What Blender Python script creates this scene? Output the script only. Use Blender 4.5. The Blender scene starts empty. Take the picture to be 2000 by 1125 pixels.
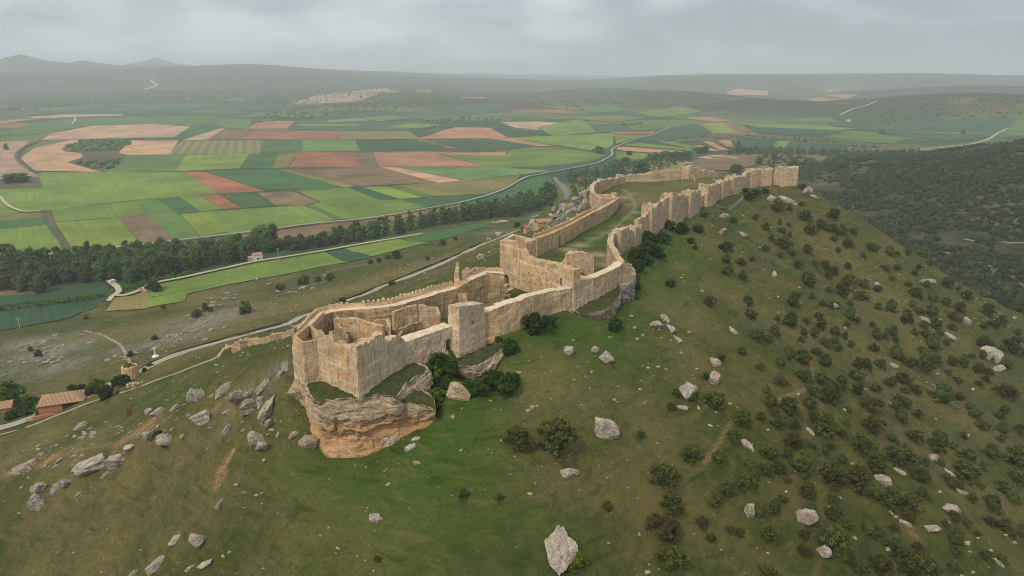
# Hilltop castle ruin above a farmed valley, seen from the air.  Everything is built in metres:
# the camera hangs 70 m above the castle ground (z = 0); the valley floor lies at z = -100.
import bpy, bmesh, math, random
import numpy as np
from mathutils import Vector, Matrix

random.seed(7)
RNG = np.random.default_rng(7)
SC = bpy.context.scene
COL = SC.collection
R = math.radians
PITCH = R(17.05); FPX = 1376.0; CAMZ = 70.0
cp, sp = math.cos(PITCH), math.sin(PITCH)

# ------------------------------------------------------------------ helpers: photo point -> place
def ray(px, py):
    dx = np.asarray(px, float) - 1000.0; dv = np.asarray(py, float) - 562.5
    return dx, FPX*cp - dv*sp, -(FPX*sp + dv*cp)
def P(px, py, z=0.0):
    a, b, c = ray(px, py); s = (z - CAMZ)/c
    return (float(a*s), float(b*s), float(z))
def ztop(x, y, py):                       # height of the point above (x, y) that shows at photo row py
    dv = py - 562.5; a = FPX*cp - dv*sp; c = FPX*sp + dv*cp
    return CAMZ - y*c/a
def xat(px, y, z):                        # lateral position of photo column px at depth y, height z
    d = y*cp + (CAMZ - z)*sp
    return (px - 1000.0)*d/FPX

# ------------------------------------------------------------------ noise
def _h(i, j, s):
    v = np.sin(i*127.1 + j*311.7 + s*74.7)*43758.5453
    return v - np.floor(v)
def vnoise(x, y, s=0):
    x = np.asarray(x, float); y = np.asarray(y, float)
    i = np.floor(x); j = np.floor(y); u = x - i; v = y - j
    u = u*u*(3-2*u); v = v*v*(3-2*v)
    return ((_h(i, j, s)*(1-u) + _h(i+1, j, s)*u)*(1-v) + (_h(i, j+1, s)*(1-u) + _h(i+1, j+1, s)*u)*v)*2 - 1
def fbm(x, y, sc, o=4, s=0):
    t = 0; a = 1.0; f = 1.0/sc
    for k in range(o):
        t = t + a*vnoise(x*f + 17.3*k, y*f - 9.1*k, s+k); a *= .5; f *= 2.03
    return t
def sstep(a, b, x):
    t = np.clip((x-a)/(b-a), 0, 1); return t*t*(3-2*t)

# ------------------------------------------------------------------ terrain
SOUTH = [(702,765),(795,711),(874,683),(945,656),(1015,642),(1077,612),(1117,601),(1156,587),(1204,563),
         (1226,548),(1240,480),(1262,469),(1290,450),(1333,431),(1370,411),(1398,399),(1420,383),(1444,372),(1477,364),(1500,364),(1556,362)]
NORTH = [(1399,346),(1330,350),(1222,356),(1176,364),(1155,396),(1150,428),(1092,472),(1052,486),
         (975,552),(940,540),(890,570),(800,603),(763,612),(665,640),(616,652),(577,727),(597,746)]
# outlines of the rock ledges under the walls: (top point, bottom point) pairs as photo column, row, height
OUTC = [
 [((582,738,-.4),(578,758,-5)),((598,758,-1.0),(596,795,-9)),((607,775,-1.4),(608,840,-13)),((622,785,-1.8),(626,876,-16.6)),((640,781,-1.7),(637,895,-17.8)),
  ((665,778,-1.6),(668,897,-18)),((702,777,-1.5),(705,896,-17.8)),((725,773,-1.5),(735,886,-17.2)),((747,770,-1.4),(760,874,-16.4)),((772,775,-1.8),(785,856,-14.6)),
  ((790,752,-1.2),(815,840,-13)),((812,736,-.8),(836,805,-11)),((838,720,-.5),(852,765,-7)),((812,706,-.2),(815,715,-9)),((760,735,-.2),(760,735,-13)),((702,752,-.2),(702,752,-14)),((655,742,-.2),(655,742,-14)),((618,732,-.1),(618,732,-12))],
 [((772,786,-4.6),(776,856,-14.6)),((790,786,-4.8),(794,848,-13.8)),((812,789,-5),(812,838,-12.4)),((832,791,-5.2),(830,828,-11)),((846,795,-5.4),(843,820,-10)),((850,802,-5.8),(848,814,-9.2)),
  ((848,782,-4.6),(850,790,-8)),((836,770,-4.0),(840,760,-8)),((810,762,-3.6),(810,755,-9)),((778,768,-3.8),(778,762,-10))],
 [((1117,606,-.8),(1120,614,-3.5)),((1130,612,-1.0),(1138,632,-6)),((1150,613,-1.3),(1156,640,-7)),((1176,606,-1.3),(1181,636,-7)),((1199,592,-1.1),(1204,622,-6.6)),((1211,575,-.7),(1215,602,-5.6)),((1213,563,-.3),(1218,578,-4)),
  ((1200,564,-.2),(1200,564,-6)),((1178,576,-.2),(1178,576,-6)),((1157,588,-.2),(1157,588,-6)),((1120,602,-.2),(1120,602,-5))],
 [((1212,556,1.5),(1214,600,-7)),((1224,558,1.5),(1227,600,-7.6)),((1235,550,1.2),(1238,588,-7)),((1241,535,.5),(1242,556,-5)),((1236,522,.3),(1238,530,-4)),((1222,530,.5),(1222,530,-6)),((1210,544,.5),(1210,544,-6))],
 [((1397,400,-.4),(1399,410,-3.5)),((1410,405,-.7),(1412,416,-4.5)),((1427,402,-.8),(1429,416,-5)),((1441,392,-.7),(1444,404,-4.5)),((1451,384,-.5),(1453,394,-3.5)),((1440,378,-.2),(1440,378,-4)),((1410,389,-.2),(1410,389,-4))],
 [((888,712,-1.6),(891,724,-4.6)),((903,717,-1.9),(911,741,-6.4)),((928,713,-2.0),(938,752,-8.0)),((950,703,-1.9),(962,746,-7.6)),((968,690,-1.5),(976,724,-5.8)),((982,677,-1.0),(989,698,-3.8)),
  ((974,669,-.5),(974,669,-4)),((945,681,-.6),(945,681,-5)),((915,695,-.8),(915,695,-5))]]
CARVE = [(np.array([P(*q[0])[:2] for q in o]), np.array([P(*q[1])[:2] for q in o]), min(q[1][2] for q in o)-1.5) for o in OUTC]
def _front(o):
    q = np.array([P(*p[1]) for p in o if p[1][1]-p[0][1] > 14]); r = []
    for i in range(len(q)-1):
        for u in (0, .25, .5, .75): r.append(q[i]*(1-u)+q[i+1]*u)
    return np.array(r+[q[-1]])
FRONT = [_front(o) for o in OUTC[:4]+OUTC[5:]]
SP = np.array([P(*q) for q in SOUTH]); NP_ = np.array([P(*q) for q in NORTH])
FOOT = np.vstack([SP, NP_])[:, :2]
ctrl = [tuple(p) for p in SP] + [tuple(p) for p in NP_]
for q in [(900,650,0),(960,600,.3),(880,620,0),(750,680,0),(1130,520,.5),(1180,500,.3),(1120,480,.3),(1190,440,.3),(1220,400,.2),
          (1300,365,0),(1380,365,-.5),(1440,350,-.5),(1000,575,.2)]:
    ctrl.append(P(*q))
def offs(poly, i, d):
    a = poly[max(i-1, 0)]; b = poly[min(i+1, len(poly)-1)]
    t = (b-a)[:2]; t = t/np.linalg.norm(t)
    return poly[i][:2] + np.array([t[1], -t[0]])*d
for i in range(3, len(SP)):
    for d, z in ((14,-5.5),(45,-21),(95,-46),(160,-74),(230,-97)):
        if i in (8, 9, 10) and d < 20: z = -8
        p = offs(SP, i, d)
        if d > 100 and i % 2: continue
        ctrl.append((p[0], p[1], z))
E = np.array(P(1556, 362)[:2])
for an in (78, 50, 25, 0, -20):
    for d, z in ((12,-4),(45,-22),(100,-56),(170,-92),(240,-102)):
        ctrl.append((E[0]+d*math.cos(R(an)), E[1]+d*math.sin(R(an)), z))
for (x, y, z) in [(143,510,-6),(150,540,-25),(160,600,-62),(165,660,-96),(115,500,-6),(110,540,-30),(105,600,-66),(100,670,-97),
                  (74,486,-6),(62,520,-28),(52,590,-64),(48,660,-92),(40,420,-6),(20,440,-22),(10,600,-62),(0,680,-88)]:
    ctrl.append((x, y, z))
# near nose of the ridge, cliff foot and the long northern slope
for q in [(870,775,-6),
          (570,735,-2.5),(545,760,-6),(480,775,-11),(380,800,-20),(300,850,-29),(170,905,-41),(60,985,-52),(0,1040,-58),
          (300,770,-41),(150,850,-53),(430,730,-27),(520,690,-20),(0,1125,-65),(200,1125,-55),(300,1000,-42),(450,1000,-31),(450,1125,-42),
          (550,900,-21),(560,1010,-25),(700,1125,-32),(700,1000,-24),(850,1000,-21.5),(900,870,-13),(1000,800,-9.5),(1000,1125,-26),
          (255,745,-51),(0,838,-62),(130,790,-58),(400,690,-47),(560,640,-41.5),(680,592,-41),(800,540,-40),(900,498,-39),(980,462,-39),(1050,436,-40),
          (640,610,-37),(760,585,-26),(850,555,-22),(900,530,-19),(960,500,-18),(1000,452,-32),(620,640,-18),(700,598,-22),
          (0,652,-100),(135,627,-100),(212,588,-100),(290,608,-98.5),(362,607,-96),(450,566,-97),(560,545,-98),(680,517,-98.5),(725,507,-98),(857,478,-97),
          (945,454,-94),(1020,440,-90),(0,700,-86),(100,690,-84),(200,655,-86),(240,700,-66),(180,720,-70),(0,770,-75),(90,770,-69),(400,600,-74),(300,650,-74),(480,570,-78),
          (600,560,-75),(700,532,-74),(850,488,-74),(620,600,-57),(500,640,-56),(760,528,-52),
          (1065,446,-16),(1085,436,-7),(1112,408,-1),(1140,386,1.0),(1095,395,-12)]:
    ctrl.append(P(*q))
for (x, y) in [(-500,560),(-400,760),(-200,820),(0,860),(-700,500),(250,800),(420,700),(520,560),(150,760),(-150,950)]:
    ctrl.append((x, y, -101))
for (x, y, z) in [(-420,330,-92),(-420,220,-88),(-330,120,-84),(-160,80,-78),(0,40,-62),(160,60,-92),(-60,-60,-90),(330,160,-112)]:
    ctrl.append((x, y, z))
for o in OUTC[:2]+OUTC[5:]:
    for tp, bt in o:
        if bt[1]-tp[1] > 14: x, y, zq = P(*bt); ctrl.append((x, y, zq+1.0)); ctrl.append((x+(x+25)*.03, y-3, zq-.6))
CT = np.array(ctrl)
def _rbf_fit():
    d = np.sqrt(((CT[:, None, :2]-CT[None, :, :2])**2).sum(-1) + .5)
    n = len(CT); A = np.zeros((n+3, n+3)); A[:n, :n] = d - np.eye(n)*.6
    A[:n, n] = 1; A[:n, n+1:] = CT[:, :2]/300; A[n, :n] = 1; A[n+1:, :n] = (CT[:, :2]/300).T
    b = np.zeros(n+3); b[:n] = CT[:, 2]
    return np.linalg.solve(A, b)
W = _rbf_fit()
def rbf(x, y):
    x = np.asarray(x, float).ravel(); y = np.asarray(y, float).ravel(); out = np.empty(x.size)
    n = len(CT)
    for k in range(0, x.size, 20000):
        a = x[k:k+20000, None]-CT[None, :, 0]; b = y[k:k+20000, None]-CT[None, :, 1]
        out[k:k+20000] = np.sqrt(a*a+b*b+.5) @ W[:n] + W[n] + (W[n+1]*x[k:k+20000]+W[n+2]*y[k:k+20000])/300
    return out
def inside(poly, x, y):
    x = np.asarray(x, float); y = np.asarray(y, float); c = np.zeros(x.shape, bool); n = len(poly)
    for i in range(n):
        x1, y1 = poly[i][:2]; x2, y2 = poly[(i+1) % n][:2]
        if y1 == y2: continue
        c ^= ((y1 > y) != (y2 > y)) & (x < (x2-x1)*(y-y1)/(y2-y1)+x1)
    return c
def pdist(poly, x, y, closed=True):
    d = np.full(np.shape(x), 1e9); n = len(poly)
    for i in range(n if closed else n-1):
        a = np.array(poly[i][:2]); b = np.array(poly[(i+1) % n][:2]); v = b-a; L = v@v+1e-9
        t = np.clip(((x-a[0])*v[0]+(y-a[1])*v[1])/L, 0, 1)
        d = np.minimum(d, np.hypot(x-a[0]-t*v[0], y-a[1]-t*v[1]))
    return d
# hills far off: (x, y, radius across, radius along view, height)
FARH = []
def farhill(px, py, y, top, rx, ry):      # a rise whose crest shows at (px, top) at depth y
    z = ztop(0, y, top); FARH.append((xat(px, y, z), y, rx, ry, z+100))
for a in [(1320,0,4300,180,420,500),(1180,0,5200,172,700,600),(1470,0,3350,199,330,300),(1830,0,3300,192,560,600),(1990,0,2900,204,420,420),
          (1950,0,5200,168,900,700),(1900,0,8500,150,2600,1200),(760,0,4700,186,520,420),(880,0,4000,194,420,400),(980,0,3500,206,300,350),
          (1420,0,8500,152,2500,900),(650,0,3600,207,320,240)]:
    farhill(*a)
for (x, y, rx, ry, h) in [(640,960,190,150,28),(900,1120,300,230,62),(620,760,150,120,22),(1250,900,300,300,70),(820,820,180,150,28)]:
    FARH.append((x, y, rx, ry, h))
def far(x, y):
    z = np.full(x.shape, -100.0)
    for (cx, cy, rx, ry, h) in FARH:
        z = z + h*np.exp(-((x-cx)/rx)**2-((y-cy)/ry)**2)
    az = x/np.maximum(y, 1)
    left = sstep(.12, -.42, az)                                # wooded plateau climbing away on the left
    z = z + left*(sstep(3900, 9500, y)*245 + fbm(x, y, 1500, 3, 5)*38*sstep(4000, 6500, y))
    mid = sstep(.35, .0, az)*(1-left)
    z = z + mid*(sstep(6000, 16000, y)*80 + fbm(x, y, 1300, 3, 6)*26*sstep(4500, 7000, y))
    z = z + (1-left)*(1-mid)*fbm(x, y, 1700, 3, 7)*16*sstep(2600, 6000, y)
    for px, top, yy, r in ((38,104,9200,420),(170,117,9800,480),(300,110,12500,440),(105,119,8800,560)):
        zz = ztop(0, yy, top); cx = xat(px, yy, zz)
        z = np.maximum(z, -100+(zz+100)*np.exp(-(((x-cx)/r)**2+((y-yy)/(r*1.6))**2)**.95))
    return z
def height(x, y, rough=True):
    sh = np.shape(x); x = np.asarray(x, float).ravel(); y = np.asarray(y, float).ravel()
    f = far(x, y)
    r = np.hypot(x-60, y-330)
    near = r < 900
    z = f.copy()
    if near.any():
        xn, yn = x[near], y[near]
        h = rbf(xn, yn)
        w = 1-sstep(520, 860, r[near])
        w = np.where(yn < 250, np.maximum(w, 1-sstep(700, 900, r[near])), w)
        a = h*w + -101*(1-w); b = f[near]
        k = 4.0; m = np.maximum(a, b)
        sm = m + k*np.log1p(np.exp(-np.abs(a-b)/k))*.6
        sm = np.where(a < -100.2, b, sm)
        if rough:
            ins = inside(FOOT, xn, yn)
            lift = sstep(-100, -93, sm)*np.where(ins, .25, 1.0)*sstep(0, 10, np.where(ins, 10, pdist(FOOT, xn, yn)))
            rg = np.abs(fbm(xn*.86+yn*.5, (yn*.86-xn*.5)*2.0, 26, 4, 31))
            sm = sm + lift*(fbm(xn, yn, 24, 4, 21)*.75 + (rg-.3)*.9 + fbm(xn, yn, 4, 2, 23)*.16)
            # trampled terraces (animal tracks) across the southern slope
            sm = sm + lift*.16*np.sin(sm*2.6+fbm(xn, yn, 18, 2, 9)*3)
        for tp, bt, zb in CARVE:             # the ground makes room for the rock ledges
            sel = (inside(tp, xn, yn) | inside(bt, xn, yn)) & (pdist(bt, xn, yn) > 2.3)
            sm = np.where(sel, np.minimum(sm, zb), sm)
        for fr in FRONT:
            dd = np.hypot(xn[:, None]-fr[None, :, 0], yn[:, None]-fr[None, :, 1]) if len(xn) < 4000 else None
            if dd is None:
                bb = (xn > fr[:, 0].min()-9) & (xn < fr[:, 0].max()+9) & (yn > fr[:, 1].min()-9) & (yn < fr[:, 1].max()+9); ix = np.nonzero(bb)[0]
                dd = np.hypot(xn[ix, None]-fr[None, :, 0], yn[ix, None]-fr[None, :, 1])
            else: ix = np.arange(len(xn))
            if len(ix) == 0: continue
            k = dd.argmin(1); dm = dd.min(1); lim = fr[k, 2]+.5+np.maximum(0, dm-2.5)*1.3+np.where(dm > 8, 99, 0)
            sm[ix] = np.minimum(sm[ix], lim)
        z[near] = sm
    return z.reshape(sh)
def G(px, py):                            # where the sight line through (px, py) meets the ground
    a, b, c = ray(np.atleast_1d(px), np.atleast_1d(py))
    n = np.sqrt(a*a+b*b+c*c); a, b, c = a/n, b/n, c/n
    ts = np.geomspace(70, 20000, 420)
    X = a[:, None]*ts; Y = b[:, None]*ts; Z = CAMZ+c[:, None]*ts
    H = height(X, Y)
    hit = (Z < H); k = np.argmax(hit, 1); k = np.where(hit.any(1), np.maximum(k, 1), len(ts)-1)
    lo = ts[k-1]; hi = ts[k]
    for _ in range(18):
        m = (lo+hi)/2; u = (CAMZ+c*m) < height(a*m, b*m)
        hi = np.where(u, m, hi); lo = np.where(u, lo, m)
    t = (lo+hi)/2
    return np.stack([a*t, b*t, CAMZ+c*t], 1)
def g1(px, py): return G([px], [py])[0]

# ------------------------------------------------------------------ objects
def link(name, me, mat=None, parent=None):
    o = bpy.data.objects.new(name, me); COL.objects.link(o)
    if mat is not None and me is not None: me.materials.append(mat)
    if parent is not None: o.parent = parent
    return o
def tag(o, label=None, cat=None, group=None, kind=None):
    if label: o['label'] = label
    if cat: o['category'] = cat
    if group: o['group'] = group
    if kind: o['kind'] = kind
    return o
def empty(name, loc, label, cat, group=None):
    o = bpy.data.objects.new(name, None); COL.objects.link(o); o.location = loc
    return tag(o, label, cat, group)
def mesh(name, v, f, smooth=False):
    me = bpy.data.meshes.new(name); me.from_pydata([tuple(map(float, q)) for q in v], [], f)
    if smooth: me.polygons.foreach_set('use_smooth', [True]*len(me.polygons))
    me.update(); return me
def npmesh(name, V, F, smooth=False):      # V (n,3), F (m,k) arrays, fast
    V = np.asarray(V, np.float32); F = np.asarray(F, np.int32); k = F.shape[1]
    me = bpy.data.meshes.new(name); me.vertices.add(len(V)); me.vertices.foreach_set('co', V.ravel())
    me.loops.add(F.size); me.loops.foreach_set('vertex_index', F.ravel())
    me.polygons.add(len(F)); me.polygons.foreach_set('loop_start', np.arange(0, F.size, k, dtype=np.int32))
    me.polygons.foreach_set('loop_total', np.full(len(F), k, np.int32))
    if smooth: me.polygons.foreach_set('use_smooth', np.ones(len(F), bool))
    me.update(calc_edges=True); me.validate(); return me
def copy_tree(o, parent=None):
    c = o.copy(); COL.objects.link(c)
    if parent is not None: c.parent = parent
    for ch in list(o.children): copy_tree(ch, c)
    return c

# ------------------------------------------------------------------ node helper
class NT:
    def __init__(self, name):
        self.m = bpy.data.materials.new(name); self.m.use_nodes = True
        self.t = self.m.node_tree; self.t.nodes.clear()
        self.out = self.n('ShaderNodeOutputMaterial'); self.b = self.n('ShaderNodeBsdfPrincipled')
        self.l(self.b.outputs[0], self.out.inputs[0]); self.b.inputs['Roughness'].default_value = .9
        self.b.inputs['Specular IOR Level'].default_value = .15
    def n(self, t, **k):
        o = self.t.nodes.new(t)
        for a, b in k.items(): setattr(o, a, b)
        return o
    def l(self, a, b): self.t.links.new(a, b)
    def set(self, s, v):
        if hasattr(v, 'is_linked'): self.l(v, s)
        elif isinstance(v, tuple) and len(v) == 3 and s.type == 'RGBA': s.default_value = (*v, 1)
        else: s.default_value = v
    def coord(self, kind='Object', scale=None):
        c = self.n('ShaderNodeTexCoord').outputs[kind]
        if scale is None: return c
        m = self.n('ShaderNodeMapping'); self.l(c, m.inputs[0]); m.inputs['Scale'].default_value = scale; return m.outputs[0]
    def pos(self, scale=None):
        c = self.n('ShaderNodeNewGeometry').outputs['Position']
        if scale is None: return c
        m = self.n('ShaderNodeMapping'); self.l(c, m.inputs[0]); m.inputs['Scale'].default_value = scale; return m.outputs[0]
    def noise(self, vec, scale, detail=4, rough=.55, dist=0.0):
        o = self.n('ShaderNodeTexNoise'); self.l(vec, o.inputs['Vector']); o.inputs['Scale'].default_value = scale
        o.inputs['Detail'].default_value = detail; o.inputs['Roughness'].default_value = rough; o.inputs['Distortion'].default_value = dist
        return o.outputs['Fac']
    def voro(self, vec, scale, out='Distance', feature='F1'):
        o = self.n('ShaderNodeTexVoronoi', feature=feature); self.l(vec, o.inputs['Vector']); o.inputs['Scale'].default_value = scale
        return o.outputs[out]
    def math(self, op, a, b=0.0, c=None):
        o = self.n('ShaderNodeMath', operation=op); self.set(o.inputs[0], a); self.set(o.inputs[1], b)
        if c is not None: self.set(o.inputs[2], c)
        return o.outputs[0]
    def rng(self, v, a, b, c=0.0, d=1.0):
        o = self.n('ShaderNodeMapRange', interpolation_type='SMOOTHSTEP'); self.set(o.inputs[0], v)
        for i, q in enumerate((a, b, c, d)): o.inputs[i+1].default_value = q
        return o.outputs[0]
    def mix(self, f, a, b, mode='MIX'):
        o = self.n('ShaderNodeMix', data_type='RGBA', blend_type=mode)
        self.set(o.inputs['Factor'], f); self.set(o.inputs[6], a); self.set(o.inputs[7], b); return o.outputs[2]
    def attr(self, name):
        return self.n('ShaderNodeAttribute', attribute_name=name).outputs
    def sep(self, c):
        o = self.n('ShaderNodeSeparateColor'); self.l(c, o.inputs[0]); return o.outputs
    def sepx(self, c):
        o = self.n('ShaderNodeSeparateXYZ'); self.l(c, o.inputs[0]); return o.outputs
    def bump(self, h, strength=.5, dist=.2, nrm=None):
        o = self.n('ShaderNodeBump'); self.l(h, o.inputs['Height']); o.inputs['Strength'].default_value = strength
        o.inputs['Distance'].default_value = dist
        if nrm is not None: self.l(nrm, o.inputs['Normal'])
        self.l(o.outputs[0], self.b.inputs['Normal']); return o.outputs[0]
    def color(self, c): self.set(self.b.inputs['Base Color'], c)
# ------------------------------------------------------------------ ground sheet
def axis(lo, hi, step, far_lo, far_hi, r):
    a = list(np.arange(lo, hi+1e-6, step)); s = step
    while a[-1] < far_hi: s *= r; a.append(a[-1]+s)
    s = step; pre = []
    q = lo
    while q > far_lo: s *= r; q -= s; pre.append(q)
    return np.array(pre[::-1]+a)
GX = axis(-260, 330, 1.15, -21000, 21000, 1.034)
GY = axis(96, 470, 1.15, -300, 23000, 1.034)
XX, YY = np.meshgrid(GX, GY)
ZZ = height(XX, YY)
nx, ny = len(GX), len(GY)
ii = np.arange(nx*ny).reshape(ny, nx)
FF = np.stack([ii[:-1, :-1], ii[:-1, 1:], ii[1:, 1:], ii[1:, :-1]], -1).reshape(-1, 4)
ground_me = npmesh('ground', np.stack([XX, YY, ZZ], -1).reshape(-1, 3), FF, True)
xf, yf, zf = XX.ravel(), YY.ravel(), ZZ.ravel()
def blobs(lst):                           # soft patches of ground cover: (px, py, radius m, strength)
    m = np.zeros(xf.size); pts = G([a[0] for a in lst], [a[1] for a in lst])
    for p, a in zip(pts, lst):
        rx = a[2]; d2 = ((xf-p[0])**2+(yf-p[1])**2)/rx**2
        m = np.maximum(m, a[3]*np.exp(-d2))
    return m
insf = inside(FOOT, xf, yf)
dS = pdist(SP, xf, yf, False)
lush = blobs([(700,930,16,.8),(800,940,18,.8),(900,830,16,.9),(960,760,16,.9),(880,760,12,1),(1000,700,14,1),(1090,660,13,1),(1050,650,10,1),(1180,650,14,.9),
              (1230,620,16,.8),(1260,560,18,1),(1270,520,18,1),(1300,480,20,.9),(1340,455,16,.8),(1420,410,16,.6),(950,900,16,.5),(1100,720,14,.6),(560,830,9,.7),(590,870,9,.8),
              (1220,700,13,.5),(860,930,16,.6),(660,930,12,.8),(1000,950,14,.4),(1150,760,12,.35),(640,640,7,.9),(760,640,6,.8),(880,610,6,.9),(935,575,5,1),(1000,580,4,1),
              (1120,480,14,1),(1160,455,15,.9),(1190,430,14,.9),(1085,512,6,1),(1180,520,8,.4),(1215,400,14,.8),(1260,372,26,.55),(1330,362,24,.55),(1390,355,16,.45),(1150,470,16,.9),(320,765,12,.35),(200,830,12,.4),(400,740,12,.35),(480,690,10,.4)])
dry = blobs([(560,760,12,.6),(430,830,14,.6),(350,900,12,.7),(420,930,12,.6),(250,930,12,.7),(120,960,10,.7),(330,1040,10,.5),(200,1060,12,.6),(100,1080,12,.5),
             (1080,760,14,.7),(1120,800,12,.5),(1100,900,14,.5),(1350,620,16,.6),(1450,600,20,.5),(1550,650,24,.5),(1500,760,16,.4),(1700,700,30,.5),(1850,800,25,.5),
             (1800,650,35,.5),(1900,950,20,.5),(1400,480,18,.5),(1600,480,30,.5),(1700,560,30,.5),(1350,700,14,.5),(1270,820,14,.4),(1330,1000,12,.4),(560,1050,12,.4),(740,1080,10,.3),
             (350,690,28,.8),(560,605,30,.85),(700,560,30,.85),(480,610,32,.8),(850,512,28,.8),(420,640,30,.8),(300,640,30,.75),(220,650,26,.7),(620,580,26,.8),(780,535,26,.8),(920,490,20,.7),(180,750,22,.6),(100,760,22,.6),(400,580,26,.7),(200,790,14,.4),(80,860,12,.8),(150,880,12,.8),(20,900,10,.8),(420,680,16,.4),
             (1250,385,20,.75),(1350,358,24,.75),(1300,368,22,.7),(1225,405,10,.5),(240,690,18,.4)])
rock = blobs([(90,690,26,.9),(60,670,20,.9),(120,715,20,.7),(400,630,26,.8),(330,660,20,.8),(430,590,16,.4),(480,560,14,.3),(540,545,10,.3),(250,680,14,.5),(1110,410,18,.9),(1085,430,10,.7),(1000,450,14,.6),(960,455,12,.5),
              (530,735,6,.4),(470,775,5,.35),(700,520,16,.3),(600,558,14,.35),(850,535,14,.25),(30,720,18,.5)])
soil = blobs([(100,895,3.9,.8),(60,905,3.9,.8),(290,830,2.8,.7),(265,845,2.2,.7),(240,860,2.2,.5),(1600,770,1.7,.6),(1230,690,1.1,.3),(1560,790,1.7,.5),(20,925,2.8,.6),(150,895,2.8,.5),(1780,1040,2.2,.5),(1950,610,3.3,.6),(1420,900,1.7,.5),(420,800,1.7,.6)])
path = blobs([(1222,385,3,.7),(1235,400,3,.6),(1240,415,3,.7),(1225,425,3,.5),(1205,440,3,.4),(1180,455,3,.5),(1160,465,3,.5),(1130,480,4,.8),(1110,487,4,.8),(1170,497,4,.9),(1190,518,5,.7),(1200,510,4,.7),(960,590,2.5,1),(975,575,2.2,1),(985,563,2,1),(945,600,2.5,.9),(1232,378,3,.5)])
def lines(lst, w):
    m = np.zeros(xf.size); near = (np.hypot(xf-60, yf-330) < 700)
    for pl in lst:
        q = G([a[0] for a in pl], [a[1] for a in pl])
        d = pdist(q, xf[near], yf[near], False); m[near] = np.maximum(m[near], np.exp(-(d/w)**2))
    return m
path = np.maximum(path, .45*lines([[(1128,482),(1165,466),(1200,445),(1235,415),(1243,400),(1228,380),(1218,370)],[(985,562),(970,578),(945,600)],[(1165,497),(1195,520)]], .9))
soil = np.maximum(soil, .6*lines([[(60,908),(150,880),(235,865),(300,832),(330,815)],[(1375,905),(1395,880),(1430,820)],[(1500,790),(1580,760)],[(1590,740),(1583,700)]], .55))
soil = np.maximum(soil, 1.1*lines([[(438,902),(430,918),(427,932),(423,952)],[(444,900),(437,915),(436,930)],[(455,880),(450,890)]], .55))
wood = np.zeros(xf.size)
rt = xf/np.maximum(yf, 1)
hillr = ((yf > 560) & (xf > 250)) & (zf > -99)
wood = np.where(hillr, sstep(-99, -94, zf), 0)*(1-sstep(1500, 1700, yf))
gray = sstep(1200, 1350, np.hypot(xf-0, yf-200)+fbm(xf, yf, 120, 2, 3)*90)*wood     # open scrubby top of the right hill
wood = wood*(1-.55*sstep(980, 1120, yf+fbm(xf, yf, 90, 2, 8)*60)*sstep(.55, .5, rt))
farw = sstep(2300, 2900, yf)*sstep(-97, -84, zf)
left = sstep(.12, -.1, rt)
farw = np.maximum(farw*.8, left*sstep(3750, 4300, yf+fbm(xf, yf, 600, 3, 2)*350))
farw = np.maximum(farw, (1-left)*sstep(.25, .1, fbm(xf, yf, 900, 3, 4))*sstep(4200, 6200, yf)*.6)
field = np.where(np.hypot(xf-60, yf-330) > 430, sstep(-97.5, -99.5, zf), 0)*(yf > 250)
field = np.where(yf > 1700, 1-np.clip(farw, 0, 1), field)
def setcol(name, *ch):
    a = ground_me.color_attributes.new(name, 'FLOAT_COLOR', 'POINT')
    a.data.foreach_set('color', np.stack(ch, -1).astype(np.float32).ravel())
z1 = np.zeros(xf.size)
wd = np.maximum(wood, farw)
setcol('ca', lush, dry, soil, rock); setcol('cb', wd, field, path, gray)

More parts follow.
